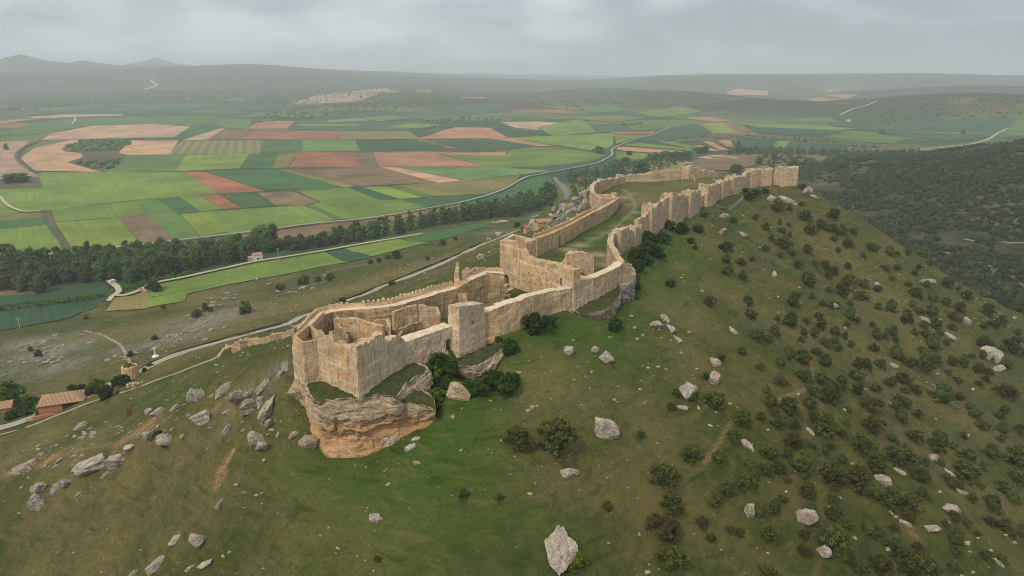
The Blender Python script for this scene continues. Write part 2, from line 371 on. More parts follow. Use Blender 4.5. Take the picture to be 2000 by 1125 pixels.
def ground_mat():
    t = NT('ground'); p = t.pos()
    a = t.attr('ca'); b = t.attr('cb')
    A = t.sep(a['Color']); B = t.sep(b['Color'])
    n1 = t.noise(p, .045, 5, .6); n2 = t.noise(p, .35, 5, .65); n3 = t.noise(p, 2.2, 4, .7); n4 = t.noise(p, .012, 3)
    g = t.mix(t.rng(n2, .3, .7), (.040,.059,.009), (.084,.094,.021))
    g = t.mix(t.math('MULTIPLY', t.rng(n1, .45, .68), .55), g, (.155,.120,.040))
    lu = t.math('MULTIPLY', A[0], t.rng(n2, .15, .55, .55, 1.0))
    g = t.mix(lu, g, t.mix(t.rng(n3, .3, .7), (.031,.082,.008), (.062,.130,.012)))
    dr = t.math('MULTIPLY', A[1], t.rng(n2, .25, .65, .3, 1.0))
    g = t.mix(dr, g, t.mix(t.rng(n3, .3, .7), (.165,.125,.048), (.24,.185,.085)))
    # trodden terraces and runnels along the slope
    sl = t.noise(t.pos((.10,.10,.9)), 1.0, 5, .65, .6); g = t.mix(t.rng(sl, .54, .66, 0, .5), g, (.165,.130,.050)); g = t.mix(t.rng(sl, .44, .34, 0, .5), g, (.026,.040,.008))
    # tufts and litter
    tuft = t.voro(p, .9)
    g = t.mix(t.math('MULTIPLY', t.rng(tuft, .05, .50, .55, 0.0), t.rng(n2, .42, .60)), g, (.020,.027,.007))
    spk = t.voro(p, .42)
    g = t.mix(t.math('MULTIPLY', t.rng(spk, .13, .05), t.rng(n1, .46, .60)), g, (.36,.33,.28))
    st = t.noise(t.pos((.5,.16,1.0)), .8, 5, .7)
    rk = t.math('MULTIPLY', a['Alpha'], t.rng(t.math('ADD', t.math('MULTIPLY', st, .6), t.math('MULTIPLY', n3, .4)), .42, .56))
    g = t.mix(rk, g, t.mix(t.rng(n3, .3, .7), (.17,.155,.13), (.38,.35,.31)))
    so = t.math('MULTIPLY', t.math('MINIMUM', A[2], 1.0), t.rng(n3, .36, .56))
    g = t.mix(so, g, t.mix(n2, (.42,.20,.09), (.50,.33,.19)))
    pa = t.math('MULTIPLY', B[2], t.rng(n3, .25, .5))
    g = t.mix(pa, g, t.mix(n2, (.32,.26,.17), (.46,.39,.28)))
    # farmland patches of the wide valley
    vc = t.n('ShaderNodeTexVoronoi', feature='F1', distance='CHEBYCHEV')
    mp = t.n('ShaderNodeMapping'); t.l(p, mp.inputs[0]); mp.inputs['Rotation'].default_value = (0, 0, R(9)); mp.inputs['Scale'].default_value = (.0034, .0052, 0)
    t.l(mp.outputs[0], vc.inputs['Vector']); vc.inputs['Scale'].default_value = 1.0; vc.inputs['Randomness'].default_value = .8
    sv = t.sep(vc.outputs['Color'])
    rp = t.n('ShaderNodeValToRGB'); t.l(sv[0], rp.inputs[0]); rp.color_ramp.interpolation = 'CONSTANT'
    cr = rp.color_ramp; cr.elements[0].position = 0; cr.elements[0].color = (.035,.075,.03,1); cr.elements[1].position = .22; cr.elements[1].color = (.075,.13,.03,1)
    for q, c in ((.45,(.026,.065,.035)),(.62,(.10,.15,.04)),(.72,(.11,.10,.05)),(.82,(.055,.095,.04)),(.93,(.27,.13,.08))):
        e = cr.elements.new(q); e.color = (*c, 1)
    fl = t.mix(t.rng(n4, .35, .65, 0, .3), rp.outputs[0], (.09,.10,.045))
    g = t.mix(B[1], g, fl)
    # woodland and scrub on the hills
    w1 = t.noise(p, .09, 6, .7); w2 = t.noise(p, .006, 4, .6); w3 = t.voro(p, .035)
    wc = t.mix(t.rng(w1, .40, .60), (.022,.030,.010), (.060,.062,.026))
    wc = t.mix(t.math('MULTIPLY', t.rng(w2, .55, .68), .8), wc, (.15,.13,.085))
    wc = t.mix(t.rng(w3, .42, .22, 0, .85), wc, (.018,.025,.012))
    g = t.mix(B[0], g, wc)
    g = t.mix(t.math('MULTIPLY', b['Alpha'], t.rng(w1, .38, .55)), g, (.19,.16,.115))
    t.color(g)
    hgt = t.math('ADD', t.math('MULTIPLY', n3, .35), t.math('ADD', t.math('MULTIPLY', n2, .8), t.math('MULTIPLY', t.noise(p, 7.0, 3, .7), .16)))
    t.bump(hgt, 1.0, 1.3)
    return t.m
MG = ground_mat()
tag(link('ground', ground_me, MG), kind='structure')

# ------------------------------------------------------------------ fields, roads, water
FCOL = {'G1': (.125,.205,.036), 'G1b': (.160,.240,.034), 'G2': (.078,.160,.038), 'G2l': (.10,.195,.055), 'G3': (.042,.115,.036), 'G4': (.027,.080,.038), 'TL': (.045,.100,.048),
        'B1': (.245,.105,.058), 'B1l': (.325,.178,.105), 'B2': (.335,.240,.155), 'B2o': (.41,.265,.155), 'B3': (.150,.110,.058), 'OL': (.165,.160,.050), 'PT': (.42,.32,.21), 'SC': (.085,.085,.048)}
def field_mat(key):
    c = FCOL[key]; t = NT('field_'+key); p = t.pos()
    uv = t.n('ShaderNodeUVMap', uv_map='rows').outputs[0]
    mp = t.n('ShaderNodeMapping'); t.l(uv, mp.inputs[0]); mp.inputs['Scale'].default_value = (.004, .22, 1)
    rows = t.noise(mp.outputs[0], 1.0, 4, .75)
    mp2 = t.n('ShaderNodeMapping'); t.l(uv, mp2.inputs[0]); mp2.inputs['Scale'].default_value = (.0, 1, 1)
    wv = t.n('ShaderNodeTexWave', bands_direction='Y'); t.l(mp2.outputs[0], wv.inputs[0]); wv.inputs['Scale'].default_value = .055; wv.inputs['Distortion'].default_value = .3
    n1 = t.noise(p, .012, 4, .6); n2 = t.noise(p, .12, 5, .7); rnd = t.n('ShaderNodeObjectInfo').outputs['Random']
    lo = tuple(q*.72 for q in c)
    hi = (min(1, c[0]*1.45), c[1]*1.25, c[2]*1.3)
    g = t.mix(t.rng(n1, .3, .7), lo, hi)
    g = t.mix(t.rng(rows, .35, .65, 0, .5), g, tuple(q*.62 for q in c))
    g = t.mix(t.math('MULTIPLY', t.rng(wv.outputs['Fac'], .86, .98), .22), g, (c[0]*.5+.08, c[1]*.5+.07, c[2]*.5+.03))
    g = t.mix(t.rng(n2, .45, .75, 0, .35), g, tuple(q*1.25 for q in c))
    if key in ('G1', 'G2', 'G1b', 'OL'):
        n5 = t.noise(p, .03, 5, .65); g = t.mix(t.rng(n5, .56, .72, 0, .45), g, (.15,.14,.06))
    if key.startswith('B'):
        n5 = t.noise(p, .02, 5, .6, 1.5); g = t.mix(t.rng(n5, .48, .70, 0, .6), g, tuple(min(1, q*1.35+.03) for q in c))
    v = t.math('ADD', t.math('MULTIPLY', rnd, .24), .88)
    hs = t.n('ShaderNodeHueSaturation'); t.l(g, hs.inputs['Color']); t.l(v, hs.inputs['Value'])
    t.color(hs.outputs[0]); t.bump(n2, .3, .3); return t.m
FM = {k: field_mat(k) for k in FCOL}
def stripe_mat():
    t = NT('field_striped'); uv = t.n('ShaderNodeUVMap', uv_map='rows').outputs[0]; p = t.pos()
    s = t.sepx(uv); w = t.math('SINE', t.math('MULTIPLY', s[1], .31)); n = t.noise(p, .05, 5, .7)
    g = t.mix(t.rng(t.math('ADD', w, t.math('MULTIPLY', t.math('SUBTRACT', n, .5), 1.0)), -.5, .5), (.190,.175,.080), (.120,.130,.050))
    t.color(t.mix(t.rng(n, .4, .7, 0, .4), g, (.24,.19,.10))); return t.m
FM['ST'] = stripe_mat()
NF = [0]
def flat_poly(name, pts, mat, ang=None, z0=None, step=45):
    w = [P(a, b, -100)[:2] for a, b in pts]
    if min(q[1] for q in w) < 640: step = 9
    NF[0] += 1
    bm = bmesh.new(); vs = [bm.verts.new((x, y, 0)) for x, y in w]; bm.faces.new(vs)
    x0, x1 = min(q[0] for q in w), max(q[0] for q in w); y0, y1 = min(q[1] for q in w), max(q[1] for q in w)
    step = max(step, (y1-y0)/60, (x1-x0)/60)
    for ax, lo, hi in ((0, x0, x1), (1, y0, y1)):
        k = math.floor(lo/step)*step+step
        while k < hi:
            co = (k, 0, 0) if ax == 0 else (0, k, 0); no = (1, 0, 0) if ax == 0 else (0, 1, 0)
            bmesh.ops.bisect_plane(bm, geom=bm.verts[:]+bm.edges[:]+bm.faces[:], plane_co=co, plane_no=no); k += step
    co = np.array([v.co[:2] for v in bm.verts]); hh = height(co[:, 0], co[:, 1])
    for v, h in zip(bm.verts, hh): v.co.z = max(h, -100.6)+(.12+.0035*NF[0] if v.co.y < 900 else .25+.010*NF[0])+.00022*max(0, v.co.y-1500)
    if ang is None:
        e = max(range(len(w)), key=lambda i: math.hypot(w[i][0]-w[i-1][0], w[i][1]-w[i-1][1])/(1+.0*i))
        ang = math.atan2(w[e][1]-w[e-1][1], w[e][0]-w[e-1][0])
    lay = bm.loops.layers.uv.new('rows'); c, s = math.cos(ang), math.sin(ang)
    for f in bm.faces:
        if f.normal.z < 0: f.normal_flip()
        for l in f.loops: l[lay].uv = (l.vert.co.x*c+l.vert.co.y*s, -l.vert.co.x*s+l.vert.co.y*c)
    me = bpy.data.meshes.new(name); bm.to_mesh(me); bm.free()
    return tag(link(name, me, mat), kind='structure')
def edge_ang(a, b):
    p, q = P(*a, -100), P(*b, -100); return math.atan2(q[1]-p[1], q[0]-p[0])
FIELDS = [
 ('G2l',[(770,327),(1000,327),(1080,334),(910,352)]),
 ('SC',[(0,350),(75,336),(84,366),(0,369)]),
 ('G1',[(72,337),(355,336),(425,378),(350,384),(262,391),(100,410),(50,413),(0,420),(0,370),(85,366)]),
 ('G1',[(0,480),(0,448),(90,440),(100,455),(120,480),(118,492),(60,492)]),
 ('G3',[(0,432),(82,424),(88,438),(0,448)]), ('OL',[(0,419),(60,414),(80,417),(82,424),(0,432)]),
 ('SC',[(78,411),(100,409),(106,425),(106,433),(125,460),(143,490),(122,494),(112,460),(90,438),(86,425)]),
 ('G1b',[(108,434),(230,426),(272,472),(230,482),(143,488),(125,460)]),
 ('G1',[(100,410),(200,400),(262,392),(289,420),(226,425),(108,433)]),
 ('B3',[(229,425),(290,421),(338,465),(325,475),(278,476)]),
 ('G2',[(262,392),(305,388),(347,415),(393,462),(340,470),(291,421)]),
 ('G3',[(306,388),(347,384),(391,413),(349,417)]), ('G1',[(349,384),(387,382),(437,409),(391,413)]),
 ('G1b',[(352,418),(398,414),(447,452),(393,462)]), ('G1',[(398,414),(590,401),(660,429),(600,438),(450,456)]),
 ('G2',[(593,400),(605,400),(675,427),(655,430)]), ('G1',[(606,400),(630,396),(700,425),(676,428)]),
 ('B1',[(388,382),(425,380),(474,407),(437,409)]), ('G3',[(431,382),(497,378),(541,403),(475,407)]),
 ('B3',[(500,377),(568,372),(625,396),(590,401),(541,402)]),
 ('G1',[(575,372),(680,367),(742,391),(781,390),(835,405),(700,427),(628,396)]),
 ('G4',[(680,367),(708,366),(781,389),(742,391)]), ('G1b',[(708,366),(752,364),(825,386),(781,389)]),
 ('G2',[(752,364),(780,362),(852,384),(825,386)]),
 ('OL',[(780,362),(860,357),(910,352),(1015,342),(1010,352),(985,367),(950,378),(852,384)]),
 ('G3',[(782,390),(952,378),(900,393),(835,405)]),
 ('G3',[(900,396),(950,384),(985,371),(1010,358),(1053,344),(1075,342),(1080,360),(1080,375),(1055,392),(1000,402),(900,408)]),
 ('B3',[(450,459),(670,432),(850,407),(900,397),(900,404),(830,420),(670,446),(560,470),(450,480)]),
 ('B1',[(356,336),(400,336),(520,374),(425,378)]), ('G3',[(402,335),(560,330),(668,367),(522,373)]),
 ('OL',[(542,331),(565,331),(697,364),(672,367)]), ('B3',[(567,331),(738,326),(860,357),(700,364)]),
 ('B2o',[(740,326),(770,327),(903,353),(858,358)]),
 ('G2',[(200,337),(250,302),(365,303),(342,335)]), ('G1b',[(342,335),(365,303),(487,301),(468,329)]),
 ('G3',[(469,329),(487,301),(544,299),(533,329)]), ('OL',[(533,329),(544,299),(582,299),(560,329)]),
 ('B1',[(563,328),(586,298),(694,297),(694,327)]), ('B3',[(694,297),(730,297),(740,326),(694,327)]),
 ('B1l',[(730,297),(840,296),(868,305),(950,326),(740,326)]),
 ('G1',[(870,303),(990,301),(1000,293),(1040,288),(1160,298),(1183,304),(1165,312),(1100,322),(1040,327),(950,326)]),
 ('TL',[(1040,327),(1100,322),(1165,312),(1155,322),(1080,334),(1000,328)]),
 ('B1l',[(840,297),(990,297),(985,303),(868,303)]),
 ('ST',[(328,303),(355,275),(518,274),(505,301)]), ('G3',[(505,301),(518,274),(591,273),(590,297),(545,299)]),
 ('G2l',[(591,273),(692,273),(703,296),(591,297)]), ('G4',[(693,273),(812,273),(880,290),(975,296),(703,296)]),
 ('TL',[(825,273),(940,271),(1045,285),(1010,290),(960,294),(900,290)]),
 ('B1l',[(820,271),(870,254),(890,249),(957,250),(990,268),(1065,283),(1080,286),(1050,286),(960,271)]),
 ('G1',[(985,269),(1080,266),(1200,260),(1196,285),(1172,297),(1085,284)]),
 ('B1',[(470,273),(495,257),(668,256),(657,273)]), ('B2',[(358,275),(400,253),(440,251),(405,273)]),
 ('B3',[(405,273),(440,253),(495,254),(472,273)]),
 ('G3',[(280,274),(355,275),(440,248),(420,240),(372,248),(340,268),(294,267)]),
 ('B2',[(80,274),(100,262),(180,246),(300,243),(372,248),(340,268),(250,270),(140,273)]),
 ('B2',[(0,278),(60,275),(30,300),(38,320),(65,330),(72,337),(75,347),(0,350)]),
 ('B2o',[(66,290),(140,274),(170,274),(120,290),(125,296),(160,300),(163,307),(132,318),(200,337),(68,334),(40,310)]),
 ('B2o',[(240,290),(258,275),(350,275),(330,303),(250,303),(232,300)]),
 ('SC',[(122,289),(170,273),(250,274),(259,280),(225,296),(243,310),(238,320),(202,337),(138,318),(165,305),(155,298),(123,295)]),
 ('G2',[(0,265),(60,241),(150,231),(250,229),(420,229),(500,236),(420,240),(372,247),(300,243),(180,246),(95,259),(50,264)]),
 ('B1l',[(0,238),(40,233),(65,234),(0,242)]), ('G4',[(140,222),(300,212),(430,206),(340,224),(240,226)]),
 ('TL',[(0,225),(100,216),(240,205),(140,221),(100,222),(0,232)]), ('B2',[(60,229),(140,223),(240,224),(240,226),(60,232)]),
 ('B1l',[(480,252),(510,236),(575,237),(560,252)]), ('G2',[(420,240),(505,234),(480,252),(440,250)]),
 ('TL',[(560,252),(575,237),(700,236),(800,240),(800,256),(668,256)]), ('G1',[(585,243),(698,243),(698,246),(585,246)]),
 ('G1',[(640,236),(700,231),(720,236),(640,239)]), ('OL',[(668,257),(800,257),(820,272),(660,273)]),
 ('G1b',[(760,248),(800,242),(870,243),(830,252),(770,250)]),
 ('G4',[(805,255),(850,245),(890,238),(960,238),(1005,250),(990,255),(1055,256),(1082,265),(990,268),(957,250),(890,249),(860,249)]),
 ('B2',[(978,239),(1050,238),(1094,240),(1048,250),(1055,255),(1005,250)]),
 ('B2',[(555,205),(640,191),(750,184),(780,187),(740,195),(690,202),(570,205)]), ('B2',[(872,200),(900,197),(950,195),(945,198),(880,203)]),
 ('G1',[(1050,250),(1094,240),(1135,233),(1150,246),(1165,259),(1080,266)]),
 ('TL',[(1150,246),(1200,241),(1215,247),(1240,254),(1225,257),(1168,259)]),
 ('B1',[(1190,258),(1280,257),(1275,262),(1205,262)]), ('G1',[(1222,247),(1270,254),(1240,256)]),
 ('G1',[(1200,263),(1270,264),(1232,273),(1204,282)]),
 ('TL',[(1245,275),(1320,246),(1360,243),(1392,261),(1330,270),(1300,277)]),
 ('G1b',[(1368,243),(1410,240),(1442,260),(1393,261)]), ('B3',[(1410,240),(1440,242),(1474,259),(1442,260)]),
 ('B1l',[(1343,230),(1390,230),(1425,237),(1395,239),(1350,233)]),
 ('G1',[(1215,284),(1250,280),(1350,291),(1350,296)]), ('G1',[(1280,277),(1310,277),(1365,288),(1350,292)]),
 ('B1l',[(1205,288),(1240,289),(1350,297),(1310,302),(1205,294)]), ('G1',[(1205,297),(1300,303),(1280,312),(1200,318)]),
 ('B1l',[(1357,285),(1365,284),(1405,295),(1380,296)]), ('B1l',[(1371,277),(1390,277),(1422,294),(1408,295)]), ('B1l',[(1401,275),(1425,273),(1433,288),(1420,288)]),
 ('G4',[(1428,273),(1520,273),(1505,290),(1440,290)]), ('G1',[(1520,275),(1543,276),(1535,288),(1505,290)]), ('TL',[(1543,277),(1600,279),(1660,285),(1640,292),(1535,288)]),
 ('G4',[(1460,249),(1600,253),(1660,254),(1620,268),(1480,262)]), ('G1',[(1440,242),(1600,246),(1670,252),(1640,255),(1480,249)]),
 ('G2',[(1520,238),(1560,233),(1620,232),(1640,240),(1580,242)]),
 ('B1l',[(1415,182),(1440,177),(1500,180),(1500,187),(1430,186)]), ('B1l',[(1556,196),(1600,191),(1680,210),(1600,205)]), ('B2',[(1522,208),(1600,211),(1655,215),(1600,218),(1560,216)]),
 ('SC',[(1330,272),(1400,263),(1480,264),(1600,270),(1720,285),(1700,290),(1600,279),(1480,272),(1330,279)]),
 ('B3',[(1350,318),(1380,304),(1500,302),(1590,305),(1690,317),(1600,318),(1480,326),(1430,337),(1350,332)]),
 ('B2o',[(1360,309),(1400,304),(1447,310),(1410,314)]),
 ('G2',[(1440,345),(1500,326),(1600,314),(1690,319),(1620,330),(1500,348)]),
 ('TL',[(1670,252),(1760,243),(1960,240),(1980,243),(1930,270),(1860,278),(1760,266)]), ('G1',[(1770,258),(1860,260),(1940,259),(1860,262)]),
 ('G2',[(1610,268),(1660,256),(1700,259),(1770,272),(1740,282),(1680,278)]),
 ('G2',[(1735,303),(1740,296),(1830,286),(1900,279),(1955,268),(1900,292),(1810,310)]), ('G2',[(1982,246),(2030,238),(2030,262),(1950,272),(1955,262)]),
 ('B3',[(1120,352),(1135,342),(1160,345),(1150,360),(1128,357)]), ('OL',[(1210,330),(1290,315),(1340,318),(1330,335),(1230,342)]), ('B2',[(1290,318),(1320,314),(1355,320),(1330,325)]),
 ('G2l',[(1020,187),(1060,181),(1110,183),(1115,189),(1050,191)]),('TL',[(1370,191),(1500,188),(1540,196),(1420,201)]),('G2',[(1500,198),(1560,193),(1620,201),(1560,206)]),('G2',[(1590,178),(1680,176),(1700,182),(1600,186)]),('B1l',[(1600,187),(1680,190),(1650,194)]),
 ('OL',[(1100,232),(1200,226),(1260,232),(1200,239)]),('G1',[(1240,222),(1320,215),(1370,222),(1290,230)]),('G2',[(420,199),(480,195),(480,199)]),('G1',[(812,184),(845,183),(842,190),(818,191)]),('G2',[(1130,215),(1200,210),(1240,217),(1160,222)]),('TL',[(860,215),(960,210),(1000,220),(900,226)]),('G2l',[(700,232),(760,226),(800,232),(740,238)]),('TL',[(1480,208),(1520,206),(1500,214),(1420,216)]),('G2l',[(1330,168),(1420,166),(1440,170),(1340,172)]),('TL',[(1150,170),(1280,166),(1300,171),(1180,175)]),
 # south bank, under the castle slope
 ('G4',[(0,578),(90,573),(215,560),(208,573),(120,585),(0,598)]), ('G4',[(0,608),(120,592),(205,581),(212,588),(135,627),(0,652),(-60,660),(-60,610)]),
 ('B3',[(-20,570),(60,567),(95,569),(85,574),(-20,580)]),
 ('OL',[(208,614),(228,582),(287,568),(291,610),(240,612)]),
 ('G1',[(287,568),(310,551),(400,534),(500,514),(560,503),(632,492),(680,517),(600,532),(520,549),(450,562),(366,581),(362,597),(291,607)]),
 ('G4',[(632,492),(672,485),(727,506),(718,512),(680,517)]), ('G1',[(672,485),(775,468),(800,476),(845,480),(727,507)]),
 ('G3',[(775,468),(855,455),(960,440),(985,444),(945,455),(857,477),(800,478)]), ('B2',[(955,443),(985,437),(995,441),(975,446)]),
 ('G3',[(985,440),(1060,424),(1110,412),(1108,426),(1020,441)]),
]
for k, pts in FIELDS:
    flat_poly('field', pts, FM[k])

def ribbon(name, pts, width, mat, lift=.12, z=None, subdiv=4.0, dense=True):
    if z is None: q = G([a[0] for a in pts], [a[1] for a in pts])
    else: q = np.array([P(a, b, z) for a, b in pts])
    # Catmull-Rom through the points, resampled
    out = []
    for i in range(len(q)-1):
        p0 = q[max(i-1, 0)]; p1 = q[i]; p2 = q[i+1]; p3 = q[min(i+2, len(q)-1)]
        n = max(2, int(np.linalg.norm(p2-p1)/subdiv))
        for k in range(n):
            u = k/n
            out.append(.5*((2*p1)+(-p0+p2)*u+(2*p0-5*p1+4*p2-p3)*u*u+(-p0+3*p1-3*p2+p3)*u**3))
    out.append(q[-1]); c = np.array(out)[:, :2]
    d = np.gradient(c, axis=0); d /= np.linalg.norm(d, axis=1)[:, None]+1e-9; nrm = np.stack([-d[:, 1], d[:, 0]], 1)
    w = width*(1+.10*vnoise(np.arange(len(c))*.3, np.zeros(len(c)), 3))
    K = 5; V = []
    for j in range(K):
        o = c+nrm*(w*(j/(K-1)-.5))[:, None]
        V.append(np.column_stack([o, np.zeros(len(o))]))
    V = np.stack(V, 1)                    # (n, K, 3)
    if z is None: hz = height(V[..., 0], V[..., 1]); hz = np.maximum(hz, .35*hz+.65*hz.mean(1, keepdims=True))+lift
    else: hz = np.full(V.shape[:2], z+lift)
    V[..., 2] = hz
    n = len(c); idx = np.arange(n*K).reshape(n, K)
    F = np.stack([idx[:-1, :-1], idx[1:, :-1], idx[1:, 1:], idx[:-1, 1:]], -1).reshape(-1, 4)
    me = npmesh(name, V.reshape(-1, 3), F, True)
    return tag(link(name, me, mat), kind='structure')
def dirt_mat(name, a, b, bump=.3):
    t = NT(name); p = t.pos(); n = t.noise(p, .5, 5, .7); m = t.noise(p, .06, 3)
    c = t.mix(t.rng(n, .3, .7), a, b); c = t.mix(t.rng(m, .4, .7, 0, .4), c, tuple(q*.75 for q in a)); t.color(c); t.bump(n, bump, .2); return t.m
M_TRACK = dirt_mat('pale_dirt', (.36,.30,.22), (.48,.42,.33))
M_ROAD = dirt_mat('worn_asphalt', (.27,.24,.20), (.35,.32,.27))
M_ROADF = dirt_mat('pale_asphalt', (.27,.255,.225), (.34,.32,.285))
M_PATH = dirt_mat('foot_path', (.22,.19,.12), (.36,.31,.22))
ribbon('road', [(-40,850),(0,836),(60,818),(130,782),(200,755),(255,737),(300,712),(350,692),(420,672),(500,650),(560,634),(640,604),(720,574),(800,541),(880,508),(940,480),(985,462),(1020,448),(1060,437),(1090,424)], 5.4, M_ROAD, .22)
ribbon('path', [(-30,855),(0,850),(60,832),(130,805),(190,782),(260,760),(330,735),(395,710),(425,697)], 1.8, M_PATH, .15)
ribbon('path', [(255,712),(245,690),(228,670),(200,655),(165,646)], 1.6, M_PATH, .15)
ribbon('path', [(905,682),(925,683),(945,677),(958,673)], 1.5, M_TRACK, .15)
ribbon('road', [(1780,470),(1820,484),(1850,494),(1900,508),(1960,530)], 3, M_PATH, .4)
ribbon('track', [(1880,468),(1940,473),(2010,476)], 3, M_PATH, .4)
VZ = -98.2
ribbon('track', [(212,588),(222,577),(240,577),(270,568),(300,553),(350,543),(400,532),(450,521),(500,510),(560,501),(640,488),(700,477),(760,467),(850,452),(930,440),(1000,430),(1060,420)], 4.2, M_TRACK, .3, VZ)
ribbon('track', [(222,577),(232,570),(230,562),(222,555),(212,548)], 5, M_TRACK, .35, VZ)
ribbon('road', [(-30,508),(60,500),(140,492),(186,487),(250,480),(330,471),(450,457),(520,449),(600,438),(700,428),(770,418),(850,404),(900,395),(950,382),(985,369),(1010,355),(1030,345),(1055,340),(1080,335),(1160,320),(1183,310),(1196,302),(1195,292),(1210,284),(1240,272),(1270,264),(1295,254),(1310,248),(1326,245)], 4.6, M_ROADF, .5, VZ)
ribbon('road', [(1770,299),(1800,292),(1850,288),(1900,281),(1930,272),(1950,260),(1970,250),(1990,243),(2030,236)], 7, M_TRACK, .8, VZ)
ribbon('track', [(78,274),(60,281),(40,292),(32,303),(38,315),(60,331),(72,338)], 7, FM['SC'], .8, VZ)
ribbon('track', [(0,383),(12,398),(30,408),(50,413),(80,411)], 4, M_TRACK, .4, VZ)
ribbon('road', [(283,176),(300,170),(306,166),(296,160),(300,156)], 26, M_TRACK, 4)
ribbon('track', [(1640,225),(1665,214),(1690,207),(1712,199)], 9, M_TRACK, 2)
ribbon('track', [(140,242),(146,235),(147,226)], 7, M_TRACK, 1.0, VZ)
def bankline(pts): ribbon('field_margin', pts, 2.0, FM['SC'], .5, VZ, 20)
for l in ([(70,337),(200,337),(350,335),(470,329),(560,329),(700,327),(950,327),(1040,328)],[(250,303),(360,302),(500,300),(590,298),(700,297),(880,296)],[(280,274),(500,273.5),(690,273),(820,272)],
          [(910,353),(1015,342),(1060,335)],[(425,379),(560,372),(690,366),(790,361)],[(860,357),(903,353)],[(0,278),(80,274),(140,273),(250,274)],[(1000,288),(1060,285),(1090,284),(1160,296)],[(1230,279),(1330,271),(1400,262)]):
    bankline(l)
def water_mat():
    t = NT('river_water'); t.b.inputs['Roughness'].default_value = .35; t.b.inputs['Specular IOR Level'].default_value = .35
    n = t.noise(t.pos(), .25, 4, .6); t.color(t.mix(n, (.075,.06,.04), (.11,.09,.06))); t.bump(n, .2, .15); return t.m
MW = water_mat()
flat_poly('river', [(1079,349),(1084,347),(1089,350),(1092,355),(1097,359),(1102,362),(1107,369),(1111,374),(1114,382),(1115,391),(1112,402),(1102,402),(1104,392),(1102,383),(1098,374),(1092,367),(1089,361),(1084,356)], MW)
# ------------------------------------------------------------------ stone
def stone_mat(name, a, b, gray, orange, streak=.55, brick=True, orange_amt=.5):
    t = NT(name); p = t.pos()
    uv = t.n('ShaderNodeUVMap', uv_map='uv').outputs[0]
    n0 = t.noise(p, .10, 4, .6); n1 = t.noise(p, .55, 6, .65); n2 = t.noise(p, 2.6, 5, .7); n4 = t.noise(p, .22, 3, .6, .6)
    g = t.mix(t.rng(n1, .35, .65), a, b)
    g = t.mix(t.math('MULTIPLY', t.rng(n0, .44, .62), .8), g, gray)
    g = t.mix(t.math('MULTIPLY', t.rng(n4, .50, .68), orange_amt), g, orange)
    mp = t.n('ShaderNodeMapping'); t.l(uv, mp.inputs[0]); mp.inputs['Scale'].default_value = (1.1, .11, 1)
    s = t.noise(mp.outputs[0], 1.0, 5, .7)
    g = t.mix(t.math('MULTIPLY', t.rng(s, .48, .66), streak), g, (.115,.09,.065))
    br = t.n('ShaderNodeTexBrick'); t.l(uv, br.inputs['Vector']); br.offset = .5
    for k, v in (('Color1', (1,1,1,1)), ('Color2', (.76,.75,.74,1)), ('Mortar', (.56,.52,.48,1))): br.inputs[k].default_value = v
    br.inputs['Scale'].default_value = 1.0; br.inputs['Brick Width'].default_value = .85; br.inputs['Row Height'].default_value = .42; br.inputs['Mortar Size'].default_value = .035
    if brick: g = t.mix(t.rng(n1, .3, .6, .35, .8), g, t.mix(1.0, g, br.outputs['Color'], 'MULTIPLY'))
    mb = t.n('ShaderNodeMapping'); t.l(uv, mb.inputs[0]); mb.inputs['Scale'].default_value = (.05, .55, 1)
    bd = t.noise(mb.outputs[0], 1.0, 4, .6)
    g = t.mix(t.rng(bd, .52, .66, 0, .55), g, tuple(min(1, q*1.18) for q in b)); g = t.mix(t.rng(bd, .46, .34, 0, .5), g, tuple(q*.62 for q in a))
    pt = t.noise(p, .30, 5, .7, .8); g = t.mix(t.rng(pt, .55, .65, 0, .65), g, tuple(q*.55 for q in gray))
    g = t.mix(t.rng(n2, .58, .78, 0, .6), g, (.11,.085,.06))
    g = t.mix(t.rng(n2, .40, .22, 0, .6), g, (.60,.53,.42))
    vo = t.voro(p, .75); g = t.mix(t.rng(vo, .13, .06, 0, .65), g, (.06,.045,.035))
    t.color(g)
    h = t.math('ADD', t.math('MULTIPLY', n2, .5), t.math('MULTIPLY', br.outputs['Fac'], -.25)); h = t.math('ADD', h, t.math('MULTIPLY', n1, .8))
    t.bump(h, .9, .28); return t.m
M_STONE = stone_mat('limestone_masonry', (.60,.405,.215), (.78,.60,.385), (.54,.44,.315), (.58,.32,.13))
M_STONEF = stone_mat('weathered_masonry', (.58,.42,.25), (.74,.59,.40), (.52,.44,.33), (.50,.27,.13), .55)
M_PALE = stone_mat('pale_capstones', (.50,.43,.33), (.60,.53,.42), (.45,.40,.33), (.46,.34,.22), .3, False, .3)
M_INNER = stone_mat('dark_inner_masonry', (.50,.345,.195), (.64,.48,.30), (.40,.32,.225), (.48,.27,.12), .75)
M_STONEO = stone_mat('ochre_masonry', (.62,.405,.215), (.80,.62,.40), (.54,.43,.30), (.60,.33,.135), .6, True, .65)
M_STONEG = stone_mat('grey_cream_masonry', (.62,.465,.31), (.80,.655,.47), (.58,.49,.38), (.56,.34,.19), .5, True, .4)
def walk_mat():
    t = NT('trodden_walk'); p = t.pos(); n = t.noise(p, .6, 5, .7); n2 = t.noise(p, 3, 4, .7)
    g = t.mix(t.rng(n, .3, .7), (.50,.40,.27), (.66,.56,.42)); g = t.mix(t.rng(n2, .55, .75, 0, .5), g, (.24,.19,.12)); g = t.mix(t.rng(n, .66, .74, 0, .7), g, (.09,.10,.03)); t.color(g); t.bump(n2, .5, .15); return t.m
M_WALK = walk_mat()
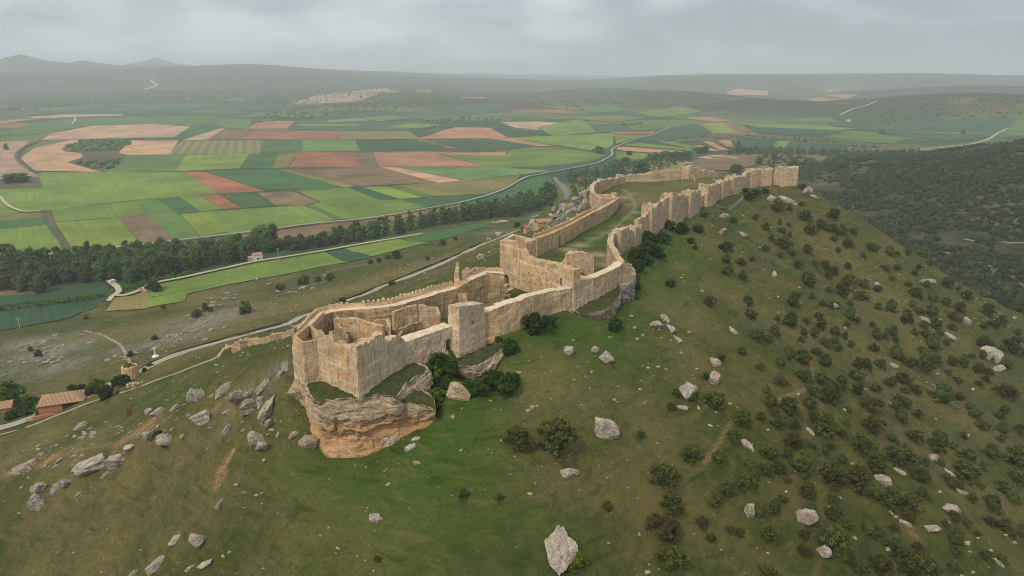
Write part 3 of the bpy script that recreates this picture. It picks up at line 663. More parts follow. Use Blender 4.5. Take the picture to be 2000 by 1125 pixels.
def dark_mat():
    t = NT('earth_in_shade'); t.color((.10,.075,.05)); return t.m
M_DARK = dark_mat()

castle = empty('castle', P(940, 600, 0), 'long ruined limestone castle whose walls and towers ring the grassy hilltop', 'castle')
CL = np.array(castle.location)
def b(px, py, topy, zb=0.0, sink=2.2):      # a wall foot in the photo and the row of its top
    x, y, z = P(px, py, zb); return (x, y, zb-sink, ztop(x, y, topy))
def tt(px, py, zt, zb=-1.0):                 # a wall top in the photo at an assumed height
    x, y, z = P(px, py, zt); return (x, y, zb, zt)
def shift(pts, d):
    q = np.array(pts); n = np.zeros((len(q), 2)); dr = np.gradient(q[:, :2], axis=0) if len(q) > 1 else n
    dr /= np.linalg.norm(dr, axis=1)[:, None]; n[:, 0] = -dr[:, 1]; n[:, 1] = dr[:, 0]
    q[:, :2] += n*d; return [tuple(r) for r in q]
WS = [0]
def wall(name, pts, th, mat=None, parent=None, rag=.35, rough=.16, ds=.5, closed=False, batter=.0, label=None, step=None, walk=False):
    """solid masonry along pts (x, y, z foot, z top); th > 0 thickens to the left of the run"""
    WS[0] += 1; sd = WS[0]*7.3
    q = np.array(pts, float)
    if closed: q = np.vstack([q, q[:1]])
    seg = np.linalg.norm(np.diff(q[:, :2], axis=0), axis=1)
    S = [0.0]; C = [q[0]]; nrm = []
    def nd(i): d = q[i+1, :2]-q[i, :2]; d = d/max(1e-6, np.linalg.norm(d)); return np.array([-d[1], d[0]])
    nseg = len(q)-1; NV = [None]*len(q)
    for i in range(len(q)):
        if closed and i in (0, nseg): a, bq = nd(nseg-1), nd(0)
        else: a = nd(i-1) if i > 0 else nd(0); bq = nd(i) if i < nseg else nd(nseg-1)
        m = a+bq; m /= max(.3, np.linalg.norm(m)); NV[i] = m/max(.45, m@bq)
    C = []; Nn = []; S = []; acc = 0
    for i in range(nseg):
        k = max(1, int(round(seg[i]/ds)))
        for j in range(k):
            u = j/k; C.append(q[i]*(1-u)+q[i+1]*u); S.append(acc+u*seg[i])
            Nn.append(NV[i]*(1-u)+NV[i+1]*u if (u < .001 or k < 3) else nd(i))
        acc += seg[i]
    if not closed: C.append(q[-1]); S.append(acc); Nn.append(NV[-1])
    C = np.array(C); Nn = np.array(Nn); S = np.array(S); n = len(C)
    hmax = (C[:, 3]-C[:, 2]).max(); nz = int(np.clip(hmax/.9, 3, 20)); nt = max(2, int(abs(th)/.8)+1)
    M = 2*(nz+1)+nt-1
    V = np.zeros((n, M, 3)); UV = np.zeros((n, M, 2))
    e1 = rag*(vnoise(S*.9, S*0+sd, 1)*.6+vnoise(S*.31, S*0+sd, 2)*.9); e2 = rag*(vnoise(S*.9, S*0+sd+5, 1)*.6+vnoise(S*.31, S*0+sd, 2)*.9)
    hf = rag*.55*np.maximum(-.6, np.round(vnoise(S*1.15, S*0+sd, 21)*2.2)/2.2)*(rag > .28); e1 = e1+hf; e2 = e2+hf*.8
    if step: e1 = np.round(e1/step)*step; e2 = np.round(e2/step)*step
    for m in range(M):
        if m <= nz: t = m/nz; off = 0.0; zt = C[:, 3]+e1; sgn = -1; v = C[:, 2]+(zt-C[:, 2])*t; tag_ = t
        elif m < nz+nt: a = (m-nz)/nt; off = a; zt = (C[:, 3]+e1)*(1-a)+(C[:, 3]+e2)*a + rag*.25*vnoise(S*1.3, S*0+m*3.1+sd, 5); v = zt; t = 1.0
        else: t = 1-(m-nz-nt)/nz; off = 1.0; zt = C[:, 3]+e2; v = C[:, 2]+(zt-C[:, 2])*t
        o = off*th
        bt = batter*(1-t)*np.sign(th)*(-1 if off == 0 else (1 if off == 1 else 0))
        jit = rough*(vnoise(S*.7+off*31, v*.7+sd, 11)*.7+vnoise(S*1.7+off*31, v*1.7+sd, 12)*.45)
        if 0 < off < 1: jit = jit*.0
        xy = C[:, :2]+Nn*(o+bt+jit)[:, None]
        V[:, m, :2] = xy; V[:, m, 2] = v
        UV[:, m, 0] = S+off*37; UV[:, m, 1] = v if off in (0.0, 1.0) else v+off*abs(th)
    idx = np.arange(n*M).reshape(n, M); F = []
    nn = n if closed else n-1
    for i in range(nn):
        a = idx[i]; c = idx[(i+1) % n]
        for m in range(M-1): F.append((a[m], c[m], c[m+1], a[m+1]) if th > 0 else (a[m], a[m+1], c[m+1], c[m]))
        F.append((a[M-1], c[M-1], c[0], a[0]) if th > 0 else (a[M-1], a[0], c[0], c[M-1]))
    if not closed:
        for a, fl in ((idx[0], False), (idx[-1], True)):
            L0 = [a[m] for m in range(nz+1)]; L1 = [a[M-1-m] for m in range(nz+1)]
            for m in range(nz):
                f = (L0[m], L0[m+1], L1[m+1], L1[m]); F.append(f if fl != (th > 0) else f[::-1])
            top = [a[m] for m in range(nz, nz+nt+1)]
            if len(top) > 2: f = tuple(top); F.append(f if fl != (th > 0) else f[::-1])
    par = parent if parent is not None else castle
    me = mesh(name, V.reshape(-1, 3), F)
    lay = me.uv_layers.new(name='uv'); vi = np.zeros(len(me.loops), np.int32); me.loops.foreach_get('vertex_index', vi)
    lay.data.foreach_set('uv', UV.reshape(-1, 2)[vi].ravel())
    o = link(name, me, mat or M_STONE)
    bm = bmesh.new(); bm.from_mesh(me); bmesh.ops.recalc_face_normals(bm, faces=bm.faces); bm.to_mesh(me); bm.free()
    if walk:                               # trodden top as a second material
        me.materials.append(M_WALK)
        for p_ in me.polygons:
            if p_.normal.z > .75: p_.material_index = 1
    if label: o['label'] = label
    adopt(o, par); return o
def adopt(o, par):
    if par is None: return
    o.parent = par
    w = Vector((0, 0, 0)); a = par
    while a is not None: w += a.location; a = a.parent
    o.location = o.location-w            # parents carry only locations
def prism(name, plan, mat=None, parent=None, rag=.4, rough=.2, batter=.35, label=None):
    """solid tower: plan = [(x, y, z foot, z top)...] around"""
    WS[0] += 1; sd = WS[0]*5.1
    q = np.array(plan, float)
    ar = sum(q[i, 0]*q[(i+1) % len(q), 1]-q[(i+1) % len(q), 0]*q[i, 1] for i in range(len(q)))
    if ar < 0: q = q[::-1]
    c0 = q[:, :2].mean(0); C = []; S = []; acc = 0
    for i in range(len(q)):
        a = q[i]; d = q[(i+1) % len(q)]; L = np.linalg.norm((d-a)[:2]); k = max(1, int(round(L/.55)))
        for j in range(k): C.append(a+(d-a)*j/k); S.append(acc+L*j/k)
        acc += L
    C = np.array(C); S = np.array(S); n = len(C); nz = int(np.clip((C[:, 3]-C[:, 2]).max()/.9, 3, 18))
    e = rag*(vnoise(S*.8, S*0+sd, 1)*.6+vnoise(S*.3, S*0+sd, 2)*.8)
    e = e+rag*.5*np.maximum(-.7, np.round(vnoise(S*1.1, S*0+sd, 21)*2.2)/2.2)*(rag > .45)
    V = []; UV = []
    out = C[:, :2]-c0; out /= np.linalg.norm(out, axis=1)[:, None]
    for m in range(nz+1):
        t = m/nz; z = C[:, 2]+(C[:, 3]+e-C[:, 2])*t
        j = rough*(vnoise(S*.7, z*.7+sd, 11)*.7+vnoise(S*1.7, z*1.7+sd, 12)*.45)+batter*(1-t)
        V.append(np.column_stack([C[:, :2]+out*j[:, None], z])); UV.append(np.column_stack([S, z]))
    for a in (.55, .2):
        xy = c0+(C[:, :2]-c0)*a; zt = (C[:, 3]+e)*a+(C[:, 3].mean()-.3)*(1-a)+rag*.5*vnoise(xy[:, 0]*.9, xy[:, 1]*.9, 7)
        V.append(np.column_stack([xy, zt])); UV.append(np.column_stack([S*a, zt+xy[:, 0]]))
    V = np.concatenate(V); UV = np.concatenate(UV); K = nz+3; idx = np.arange(n*K).reshape(K, n); F = []
    for k in range(K-1):
        for i in range(n): F.append((idx[k, i], idx[k, (i+1) % n], idx[k+1, (i+1) % n], idx[k+1, i]))
    F.append(tuple(idx[K-1])); F.append(tuple(idx[0][::-1]))
    me = mesh(name, V, F); lay = me.uv_layers.new(name='uv'); vi = np.zeros(len(me.loops), np.int32); me.loops.foreach_get('vertex_index', vi)
    lay.data.foreach_set('uv', UV[vi].ravel()); o = link(name, me, mat or M_STONE)
    if label: o['label'] = label
    adopt(o, castle if parent is None else parent); return o
def ctower(name, p0, p1, depth, out=0.0, label=None, mat=None, parent=None, taper=1.0, **k):
    """tower whose front foot runs p0 -> p1 (b() points); depth metres back from the front"""
    a = np.array(p0); c = np.array(p1); d = (c-a)[:2]; d /= np.linalg.norm(d); n = np.array([-d[1], d[0]])
    a2 = a.copy(); c2 = c.copy(); a2[:2] += n*depth+d*(1-taper); c2[:2] += n*depth-d*(1-taper); a[:2] -= n*out; c[:2] -= n*out
    return prism(name, [a, c, c2, a2], mat, parent, label=label, **k)
def cut(o, verts, faces):                    # carve an opening
    me = mesh('cutter', verts, faces); c = link('cutter', me)
    bm = bmesh.new(); bm.from_mesh(me); bmesh.ops.recalc_face_normals(bm, faces=bm.faces); bm.to_mesh(me); bm.free()
    o2l = o.matrix_world.translation if o.parent is None else None
    md = o.modifiers.new('cut', 'BOOLEAN'); md.object = c; md.operation = 'DIFFERENCE'; md.solver = 'EXACT'
    bpy.context.view_layer.update()
    dg = bpy.context.evaluated_depsgraph_get()
    nm = bpy.data.meshes.new_from_object(o.evaluated_get(dg)); o.modifiers.remove(md)
    if len(nm.polygons) > 10: nm.name = o.data.name; o.data = nm
    bpy.data.objects.remove(c)
def arch_cut(o, p, along, inward, w, h, depth, back=1.2, arch=True):
    """arched recess: p = middle of the sill (world), along = unit run of the wall, inward = unit into the wall"""
    p = np.array(p, float); al = np.array([*along, 0]); iw = np.array([*inward, 0]); pr = [(-w/2, 0), (w/2, 0)]
    if arch:
        for k in range(0, 9): an = math.pi*k/8; pr.append((w/2*math.cos(an), h-w/2+w/2*math.sin(an)))
    else: pr += [(w/2, h), (-w/2, h)]
    n = len(pr); V = []
    for dd in (-back, depth):
        for u, v in pr: V.append(p+al*u+iw*dd+np.array([0, 0, v]))
    F = [tuple(range(n))[::-1], tuple(range(n, 2*n))]+[(i, (i+1) % n, n+(i+1) % n, n+i) for i in range(n)]
    cut(o, V, F)
def unit(a, c):
    d = np.array(c[:2])-np.array(a[:2]); return d/np.linalg.norm(d)
def at(px, y, z): return (xat(px, y, z), y, z)
def merlons(par, pts, n, h=1.1, w=.95, d=.55, skip=()):
    """small battlements on a line of (x, y, z top)"""
    q = np.array(pts); s = np.concatenate([[0], np.cumsum(np.linalg.norm(np.diff(q[:, :2], axis=0), axis=1))])
    for k in range(n):
        if k in skip: continue
        u = (k+.5)/n*s[-1]; i = min(len(q)-2, np.searchsorted(s, u)-1); i = max(i, 0); f = (u-s[i])/(s[i+1]-s[i])
        p = q[i]*(1-f)+q[i+1]*f; d0 = unit(q[i], q[i+1]); nn = np.array([-d0[1], d0[0]]); hh = h*random.uniform(.7, 1.15); ww = w*random.uniform(.85, 1.1)
        V = []
        for z, sc in ((-.35, 1), (hh*.72, .96), (hh, .5)):
            for a_, b_ in ((-1,-1),(1,-1),(1,1),(-1,1)):
                xy = p[:2]+d0*a_*ww/2*sc*random.uniform(.92, 1.05)+nn*b_*d/2*(sc if z < hh else sc*1.2)
                V.append((xy[0], xy[1], p[2]+z))
        F = [(3,2,1,0),(8,9,10,11)]+[(4*r+i2, 4*r+(i2+1)%4, 4*r+4+(i2+1)%4, 4*r+4+i2) for r in range(2) for i2 in range(4)]
        me = mesh('merlon', V, F); lay = me.uv_layers.new(name='uv')
        for l in me.loops: lay.data[l.index].uv = (V[l.vertex_index][0]*.7+V[l.vertex_index][1]*.7, V[l.vertex_index][2])
        o = link('merlon', me, M_STONE); o.parent = par; o.location = -(CL+np.array(par.location)) if par.parent else -np.array(par.location)

# ---- near bastion
wA = wall('curtain_wall', [b(621,738,643), b(630,742,658), b(648,748,663), b(651,749,648), b(657,751,649), b(660,752,672), b(680,759,675), b(702,766,680)], 2.0, M_STONEO, rag=.75, batter=.25, label='orange stained wall of the polygonal bastion on the cliff edge')
wB = wall('curtain_wall', [b(702,766,680), b(722,754,668), b(747,739,652), b(752,737,652), b(757,734,668), b(783,719,656), b(795,711,667)], 2.0, M_STONEG, rag=.95, batter=.25, label='bastion wall on the cliff edge with a broken notched top')
tA = b(577,727,655); tB = b(597,746,669); tC = b(624,740,666)
tur = prism('turret', [tA, tB, tC, (tC[0]-1.5, tC[1]+7.5, -1, tC[3]-.2), (tA[0]+2.0, tA[1]+8.5, -1.5, tA[3]-.2)][0:5], rag=.12, mat=M_STONEO, label='square corner turret at the left end of the castle')
# hollow top of the turret: floor sunk between thin parapets
def sink_top(o, ring, depth, inset):
    q = np.array([r[:2] for r in ring]); c = q.mean(0); z = min(r[3] for r in ring); V = []
    for zz in (z-depth, z+3):
        for p_ in q: d = p_-c; L = np.linalg.norm(d); V.append((*(c+d*(1-inset/L)), zz))
    n = len(q); cut(o, V, [tuple(range(n))[::-1], tuple(range(n, 2*n))]+[(i, (i+1) % n, n+(i+1) % n, n+i) for i in range(n)])
sink_top(tur, [tA, tB, tC, (tC[0]-1.5, tC[1]+7.5, -1, tC[3]-.2), (tA[0]+2.0, tA[1]+8.5, -1.5, tA[3]-.2)], 3.0, 1.1)
# walkway wall round the north side of the lower ward
nw = [tt(580,649,8.0,-6), tt(598,628,8.0,-6), tt(615,611,8.0,-7), tt(640,604,8.0,-7), tt(666,600,8.0,-7), tt(715,597,8.0,-6), tt(764,592,8.0,-6), tt(805,580,8.2,-6), tt(850,567,8.4,-6), tt(884,558,8.6,-6)]
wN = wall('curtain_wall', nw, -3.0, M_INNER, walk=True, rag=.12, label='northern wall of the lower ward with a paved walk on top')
def up(pts, h): return [(p[0], p[1], p[3]-.4, p[3]+h) for p in pts]
pN = wall('parapet', up(nw[:6], 1.0), -.6, rag=.18, rough=.06)
pN2 = wall('parapet', up(nw[5:], .8), -.6, rag=.08, rough=.05)
merlons(pN2, [(p[0]+.1, p[1]-.25, p[3]+.75) for p in nw[5:]], 21)
merlons(pN, [(p[0]+.15, p[1]-.25, p[3]+.95) for p in nw[3:6]], 7, h=.7, skip=(1, 4, 5))
wall('parapet', [(p[0]+2.4, p[1]-1.2, 7.4, 8.9) for p in nw[:3]], -.55, rag=.1, rough=.05)
# stair up to the higher walk, spire of masonry, wall on to the gate
nu = [tt(906,545,9.4,-5), tt(926,536,10.0,-5), tt(947,528,10.4,-5), tt(965,529,10.2,-5), tt(984,531,9.8,-5)]
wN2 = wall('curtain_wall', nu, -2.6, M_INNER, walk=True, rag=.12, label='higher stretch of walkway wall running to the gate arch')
par2 = wall('parapet', [(p[0]-.3, p[1]+.3, p[3]-.4, p[3]+h) for p, h in zip(nu, (1.3, 1.7, 1.2, .9, 1.0))], -.7, rag=.5, rough=.1)
def stairs():
    a = np.array(nw[-1]); c = np.array(nu[0]); a0 = np.array([a[0], a[1]]); d = unit(a, c); n = np.array([d[1], -d[0]])
    L = np.linalg.norm((c-a)[:2])+1.0; K = 8; V = []; F = []
    z0 = a[3]-.05; z1 = c[3]+.05
    pr = [(-.3, -5)]
    for k in range(K): pr += [(L*k/K-.3, z0+(z1-z0)*(k+1)/K), (L*(k+1)/K-.3, z0+(z1-z0)*(k+1)/K)]
    pr.append((L-.3, -5)); m = len(pr)
    for s in (-.25, 2.7):
        for u, z in pr: q = a0+d*u+n*s; V.append((q[0], q[1], z))
    F = [tuple(range(m)), tuple(range(2*m-1, m-1, -1))]+[(i, m+i, m+(i+1) % m, (i+1) % m) for i in range(m)]
    me = mesh('stair', V, F); lay = me.uv_layers.new(name='uv')
    for l in me.loops: lay.data[l.index].uv = (V[l.vertex_index][0]*.7+V[l.vertex_index][1]*.7, V[l.vertex_index][2])
    bm = bmesh.new(); bm.from_mesh(me); bmesh.ops.recalc_face_normals(bm, faces=bm.faces); bm.to_mesh(me); bm.free()
    adopt(link('stair', me, M_INNER), castle)
stairs()
sx_, sy_, _ = P(893, 550, 9.0)
def spire(name, x, y, z0, z1, w, d, tp, label):
    V = []; nzz = 9
    ring = 10
    for k in range(nzz+1):
        t = k/nzz; s = 1-(1-tp)*t**1.2
        for i in range(ring):
            an = 2*math.pi*i/ring; cc = math.copysign(abs(math.cos(an))**.6, math.cos(an)); ss = math.copysign(abs(math.sin(an))**.6, math.sin(an))
            j = 1+.12*vnoise(np.array([i*1.7+x]), np.array([k*1.1]), 3)[0]
            V.append((x+w/2*cc*s*j+.25*t*math.sin(k), y+d/2*ss*s*j, z0+(z1-z0)*t+.15*math.sin(i*2.1)*(t > .9)))
    F = [(k*ring+i, k*ring+(i+1) % ring, (k+1)*ring+(i+1) % ring, (k+1)*ring+i) for k in range(nzz) for i in range(ring)]+[tuple(range(nzz*ring, nzz*ring+ring)), tuple(range(ring))[::-1]]
    me = mesh(name, V, F); lay = me.uv_layers.new(name='uv')
    for l in me.loops: lay.data[l.index].uv = (V[l.vertex_index][0]+V[l.vertex_index][1], V[l.vertex_index][2])
    o = link(name, me, M_STONE); o['label'] = label; adopt(o, castle); return o
spire('masonry_spire', sx_, sy_, 5, ztop(sx_, sy_, 512), 2.3, 1.8, .38, 'thin pointed stump of a tower on the north wall')
wall('stub_wall', [tt(903,527,10.5,8), tt(913,521,11.6,8), tt(920,528,10.4,8)], -.9, rag=.5)
# ---- rooms inside the lower ward
r1 = [tt(653,626,7.2,-1), tt(668,622,7.4,-1), tt(683,620,7.6,-1), tt(714,628,7.6,-1), tt(747,638,7.6,-1)]
wall('room_wall', r1, .9, M_STONE, rag=.3)
wall('room_wall', [tt(731,628,7.6,-1), tt(743,624,8.0,-1), tt(753,622,8.0,-1), tt(757,640,7.0,-1)], .9, M_STONE, rag=.45)
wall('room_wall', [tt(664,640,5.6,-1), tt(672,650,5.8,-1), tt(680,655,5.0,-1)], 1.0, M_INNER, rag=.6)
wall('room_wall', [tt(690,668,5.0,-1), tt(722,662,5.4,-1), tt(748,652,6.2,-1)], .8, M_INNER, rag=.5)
r2 = [tt(769,609,8.0,-1), tt(790,602,8.0,-1), tt(815,596,8.2,-1)]
w2 = wall('room_wall', r2, .9, M_STONE, rag=.25)
w3 = wall('room_wall', [tt(817,596,8.2,-1), tt(834,598,8.0,-1), tt(850,600,7.6,-1), tt(854,615,6.2,-1)], .9, M_STONE, rag=.35)
dd = unit(r2[0], r2[2]); nn = np.array([-dd[1], dd[0]])
for px_ in (776, 783, 797, 806):
    pass
for f in (.25, .5, .75):
    p_ = np.array(r2[0][:2])*(1-f)+np.array(r2[2][:2])*f; arch_cut(w2, (p_[0], p_[1], 4.9), dd, nn, .35, 2.2, .5, arch=False)
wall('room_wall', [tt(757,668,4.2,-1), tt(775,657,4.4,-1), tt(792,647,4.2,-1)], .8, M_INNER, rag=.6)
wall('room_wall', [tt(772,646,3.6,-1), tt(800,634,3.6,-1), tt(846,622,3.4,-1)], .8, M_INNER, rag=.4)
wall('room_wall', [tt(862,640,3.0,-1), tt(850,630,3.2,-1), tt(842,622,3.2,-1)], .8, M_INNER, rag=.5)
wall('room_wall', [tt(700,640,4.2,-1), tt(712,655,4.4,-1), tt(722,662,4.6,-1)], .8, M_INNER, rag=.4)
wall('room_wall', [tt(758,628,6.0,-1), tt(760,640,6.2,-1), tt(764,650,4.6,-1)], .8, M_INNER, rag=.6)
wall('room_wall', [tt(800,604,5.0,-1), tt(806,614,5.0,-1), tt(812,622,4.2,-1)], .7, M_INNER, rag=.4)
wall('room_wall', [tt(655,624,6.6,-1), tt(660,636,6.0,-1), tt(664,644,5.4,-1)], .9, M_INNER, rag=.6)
# ---- wall C with the postern, tower D, long wall E
wC = wall('curtain_wall', [b(795,711,668), b(830,698,655), b(862,687,644), b(884,680,637)], 3.6, M_STONEG, walk=True, rag=.2, batter=.2, label='lower wall with a broad flat top left of the square tower')
cc0 = b(877,683,650); dC = unit(b(795,711,668), b(884,680,637)); arch_cut(wC, (cc0[0], cc0[1], -.5), dC, (-dC[1], dC[0]), 1.7, 3.6, 2.6)
tD = ctower('tower', b(897,683,599), b(945,660,592), 3.4, label='square tower standing out from the near wall with a level top', rag=.22, batter=.45, out=.3, mat=M_STONEG)
dD = unit(b(897,683,599), b(945,660,592)); pD = b(921,671,600); arch_cut(tD, (pD[0], pD[1], ztop(pD[0], pD[1], 633)), dD, (-dD[1], dD[0]), .7, 1.1, 1.2, arch=False)
prism('chimney_stump', [at(896,198,0)[:2]+(-1, ztop(0,198,573)), at(913,197,0)[:2]+(-1, ztop(0,197,571)), at(913,199.5,0)[:2]+(-1, ztop(0,199.5,571)), at(896,200.5,0)[:2]+(-1, ztop(0,200.5,571))], M_INNER, rag=.35, batter=.2, label='slim standing stump of wall behind the square tower')
wE = wall('curtain_wall', [b(944,658,611), b(975,653,600), b(1015,642,586), b(1040,631,577), b(1077,612,569), b(1118,601,561)], 3.0, walk=True, rag=.22, batter=.3, label='long near wall between the square tower and the great cross wall')
# ---- cross wall with gate arch and its tower
fp = [b(977,553,470), b(1011,567,474), b(1014,568,489), b(1021,571,501), b(1040,577,506), b(1057,583,512), b(1075,588,514), b(1095,594,521), b(1119,602,531)]
wF = wall('gate_wall', fp, 3.0, M_STONEO, rag=.6, rough=.14, label='tall cross wall with an arched gate at its foot and an arched window')
dF = unit(fp[0], fp[-1]); nF = np.array([-dF[1], dF[0]])
def onF(px):                                   # point of the cross wall's face at photo column px
    lo, hi = 0., 1.
    A_, B_ = np.array(fp[0][:2]), np.array(fp[-1][:2])
    for _ in range(30):
        m = (lo+hi)/2; p_ = A_+(B_-A_)*m; d_ = p_[1]*cp+CAMZ*sp
        if 1000+FPX*p_[0]/d_ < px: lo = m
        else: hi = m
    return A_+(B_-A_)*lo
g_ = onF(990.5); arch_cut(wF, (g_[0], g_[1], -.4), dF, nF, 3.0, 4.4, 2.6)
g_ = onF(1096); zw = ztop(g_[0], g_[1], 557); arch_cut(wF, (g_[0], g_[1], zw), dF, nF, 1.15, 2.3, 2.4)
for px_, py_ in [(1009,546),(1018,548),(1027,549),(1037,552),(1048,556),(1059,558),(1052,547),(1072,528),(1036,533),(1080,567)]:
    g_ = onF(px_); arch_cut(wF, (g_[0], g_[1], ztop(g_[0], g_[1], py_)), dF, nF, .5, .55, .8, arch=False)
def surround():                                # pale dressed ring round the window
    g_ = onF(1096); V = []; F = []; K = 10; al = np.array([*dF, 0]); iw = np.array([*nF, 0]); zc = zw+1.75
    pr = [(-.58, -1.8)]+[(-.58*math.cos(math.pi*k/K), .58*math.sin(math.pi*k/K)) for k in range(K+1)]+[(.58, -1.8)]
    for s_, dz in ((1.0, -.30), (1.75, -.30), (1.75, .6), (1.0, .6)):
        for u, v in pr: q = np.array([g_[0], g_[1], zc])+al*u*s_+iw*dz+np.array([0, 0, v*(s_ if v > 0 else 1)]); V.append(q)
    n = len(pr)
    for r in range(4):
        for i in range(n-1): F.append((r*n+i, r*n+i+1, ((r+1) % 4)*n+i+1, ((r+1) % 4)*n+i))
    F += [(0, n, 2*n, 3*n), (n-1, 4*n-1, 3*n-1, 2*n-1)]
    me = mesh('window_surround', V, F); lay = me.uv_layers.new(name='uv')
    for l in me.loops: lay.data[l.index].uv = (V[l.vertex_index][0], V[l.vertex_index][2])
    o = link('window_surround', me, M_PALE); o.parent = wF; o.location = -CL-np.array(wF.location)*0 - (np.array(wF.location)+CL)
surround()
gz = fp[0][3]
gate = [np.array(P(976, 470, gz)[:2]), np.array(P(1002, 457.5, gz)[:2]), np.array(P(1048, 466, gz)[:2]), np.array(P(1018, 473, gz)[:2])]
wall('gate_tower_wall', [(*gate[0], -4, gz-.1), (*gate[1], -4, gz+.2), (*gate[2], -1, gz-.4)], -1.3, M_STONE, rag=.15, label='outer wall of the open gate tower')
wall('gate_tower_wall', [(*gate[2], -1, gz-.4), (*(gate[3]*.9+gate[2]*.1), -1, gz-.7)], -2.8, M_STONE, rag=.15, label='thick inner pier of the gate tower')
# ---- broken tower slab and block at the end of the cross wall
gs = [at(1106,221,0)[:2]+(-1, ztop(0,221,496)), at(1115,221.5,0)[:2]+(-1, ztop(0,221.5,494)), at(1132,223,0)[:2]+(-1, ztop(0,223,494)), at(1150,224.5,0)[:2]+(-1, ztop(0,224.5,495)), at(1158,225.2,0)[:2]+(-1, ztop(0,225.2,497))]
wG = wall('tower', gs, 1.9, M_STONEO, rag=.5, batter=.3, label='upright slab of a broken tower with a hole at its foot')
dG = unit(gs[0], gs[-1]); arch_cut(wG, (*at(1133,223,0)[:2], 3.4), dG, (-dG[1], dG[0]), 4.2, 3.6, 3.5)
wall('stub_wall', [gs[0][:3]+(gs[0][3]-.3,), (gs[0][0]-1.5, gs[0][1]+2.6, -1, gs[0][3]-3.5), (gs[0][0]-2.6, gs[0][1]+5, -1, 3)], -1.2, M_STONE, rag=.5)
wH = wall('tower', [b(1119,602,551), b(1140,594,546), b(1158,587,542)], 4.5, M_STONEG, rag=.15, batter=.4, label='pale squared block where the near wall meets the cross wall')
wI = wall('curtain_wall', [b(1158,587,543), b(1180,576,534), b(1204,563,523), b(1215,556,513)], 3.0, M_STONE, walk=True, rag=.15, batter=.2, label='wall with flat top along the edge of a grassy rock ledge')
ctower('tower', b(1214,556,514,0,5), b(1233,549,517,0,5), 4.5, label='narrow rounded tower rising from a rock face at the bend of the wall', rag=.5, batter=.5)
# ---- winding rubble wall behind
wall('curtain_wall', [tt(1221,513,7.2), tt(1212,498,7.6), tt(1203,483,7.8), tt(1197,470,8.0), tt(1200,459,8.4), tt(1207,449,8.8), tt(1214,446,8.8)], 2.2, M_STONEF, rag=.7, label='curving wall with a crumbled rubble top')
wall('curtain_wall', shift([b(1216,497,447), b(1226,490,447), b(1240,482,449), b(1250,474,446)], 1.0), 2.0, M_STONEF, rag=.8)
TL_ = 'rectangular tower of the far southern wall'
ctower('tower', b(1240,481,446), b(1257,470,441), 4.5, rag=1.2, mat=M_STONEF)
wall('curtain_wall', shift([b(1250,473,431), b(1262,467,424), b(1274,459,410)], 1.3), 1.8, M_STONEF, rag=1.1)
ctower('tower', b(1271,461,404), b(1289,450,398), 5, rag=1.3, mat=M_STONEF, label='tower with reddish brick patching on the far southern wall')
wall('curtain_wall', shift([b(1289,450,398), b(1298,448,391), b(1312,441,386)], 1.3), 1.8, M_STONEF, rag=1.2)
prism('stub_wall', [at(1266,316,0)[:2]+(-1, ztop(0,316,406)), at(1272,315,0)[:2]+(-1, ztop(0,315,406)), at(1272,317,0)[:2]+(-1, ztop(0,317,406)), at(1266,318,0)[:2]+(-1, ztop(0,318,406))], M_STONEF, rag=.4)
ctower('tower', b(1310,443,379), b(1334,431,379), 6, rag=1.2, mat=M_STONEF, label='widest tower in the middle of the far southern wall')
wall('curtain_wall', shift([b(1334,431,386), b(1348,424,378)], 1.5), 1.8, M_STONEF, rag=1.1)
ctower('tower', b(1347,424,374), b(1367,412,372), 5.5, rag=1.0, mat=M_STONEF)
wall('curtain_wall', shift([b(1367,412,386), b(1381,404,380)], 1.5), 1.8, M_STONEF, rag=.5)
ctower('tower', b(1380,405,362), b(1398,398,361), 5.5, rag=.9, mat=M_STONEF)
wall('curtain_wall', shift([b(1398,398,362), b(1412,389,356)], 1.5), 1.8, M_STONEF, rag=1.1)
ctower('tower', b(1411,389,353), b(1425,381,352), 5, rag=1.0, mat=M_STONEF)
wall('curtain_wall', shift([b(1425,381,364), b(1433,377,360)], 1.5), 1.8, M_STONEF, rag=1.2)
ctower('tower', b(1431,378,347), b(1457,370,343), 6, rag=.9, mat=M_STONEF)
wall('curtain_wall', shift([b(1457,370,342), b(1469,366,335)], 1.5), 1.8, M_STONEF, rag=1.1)
ctower('tower', b(1468,366,332), b(1485,363,330), 6, rag=1.0, mat=M_STONEF)
wall('curtain_wall', shift([b(1484,364,346), b(1488,364,342)], 1.5), 1.8, M_STONEF, rag=.5)
ctower('tower', b(1487,364,333), b(1506,363,329), 6, rag=1.2, mat=M_STONEF)
wall('curtain_wall', shift([b(1511,362,340), b(1518,362,333), b(1527,362,328)], 1.0), 2.2, M_STONEF, rag=.8)
ctower('tower', b(1525,363,327), b(1556,362,328), 9, rag=1.3, mat=M_STONEF, label='broad end tower at the far right tip of the castle')
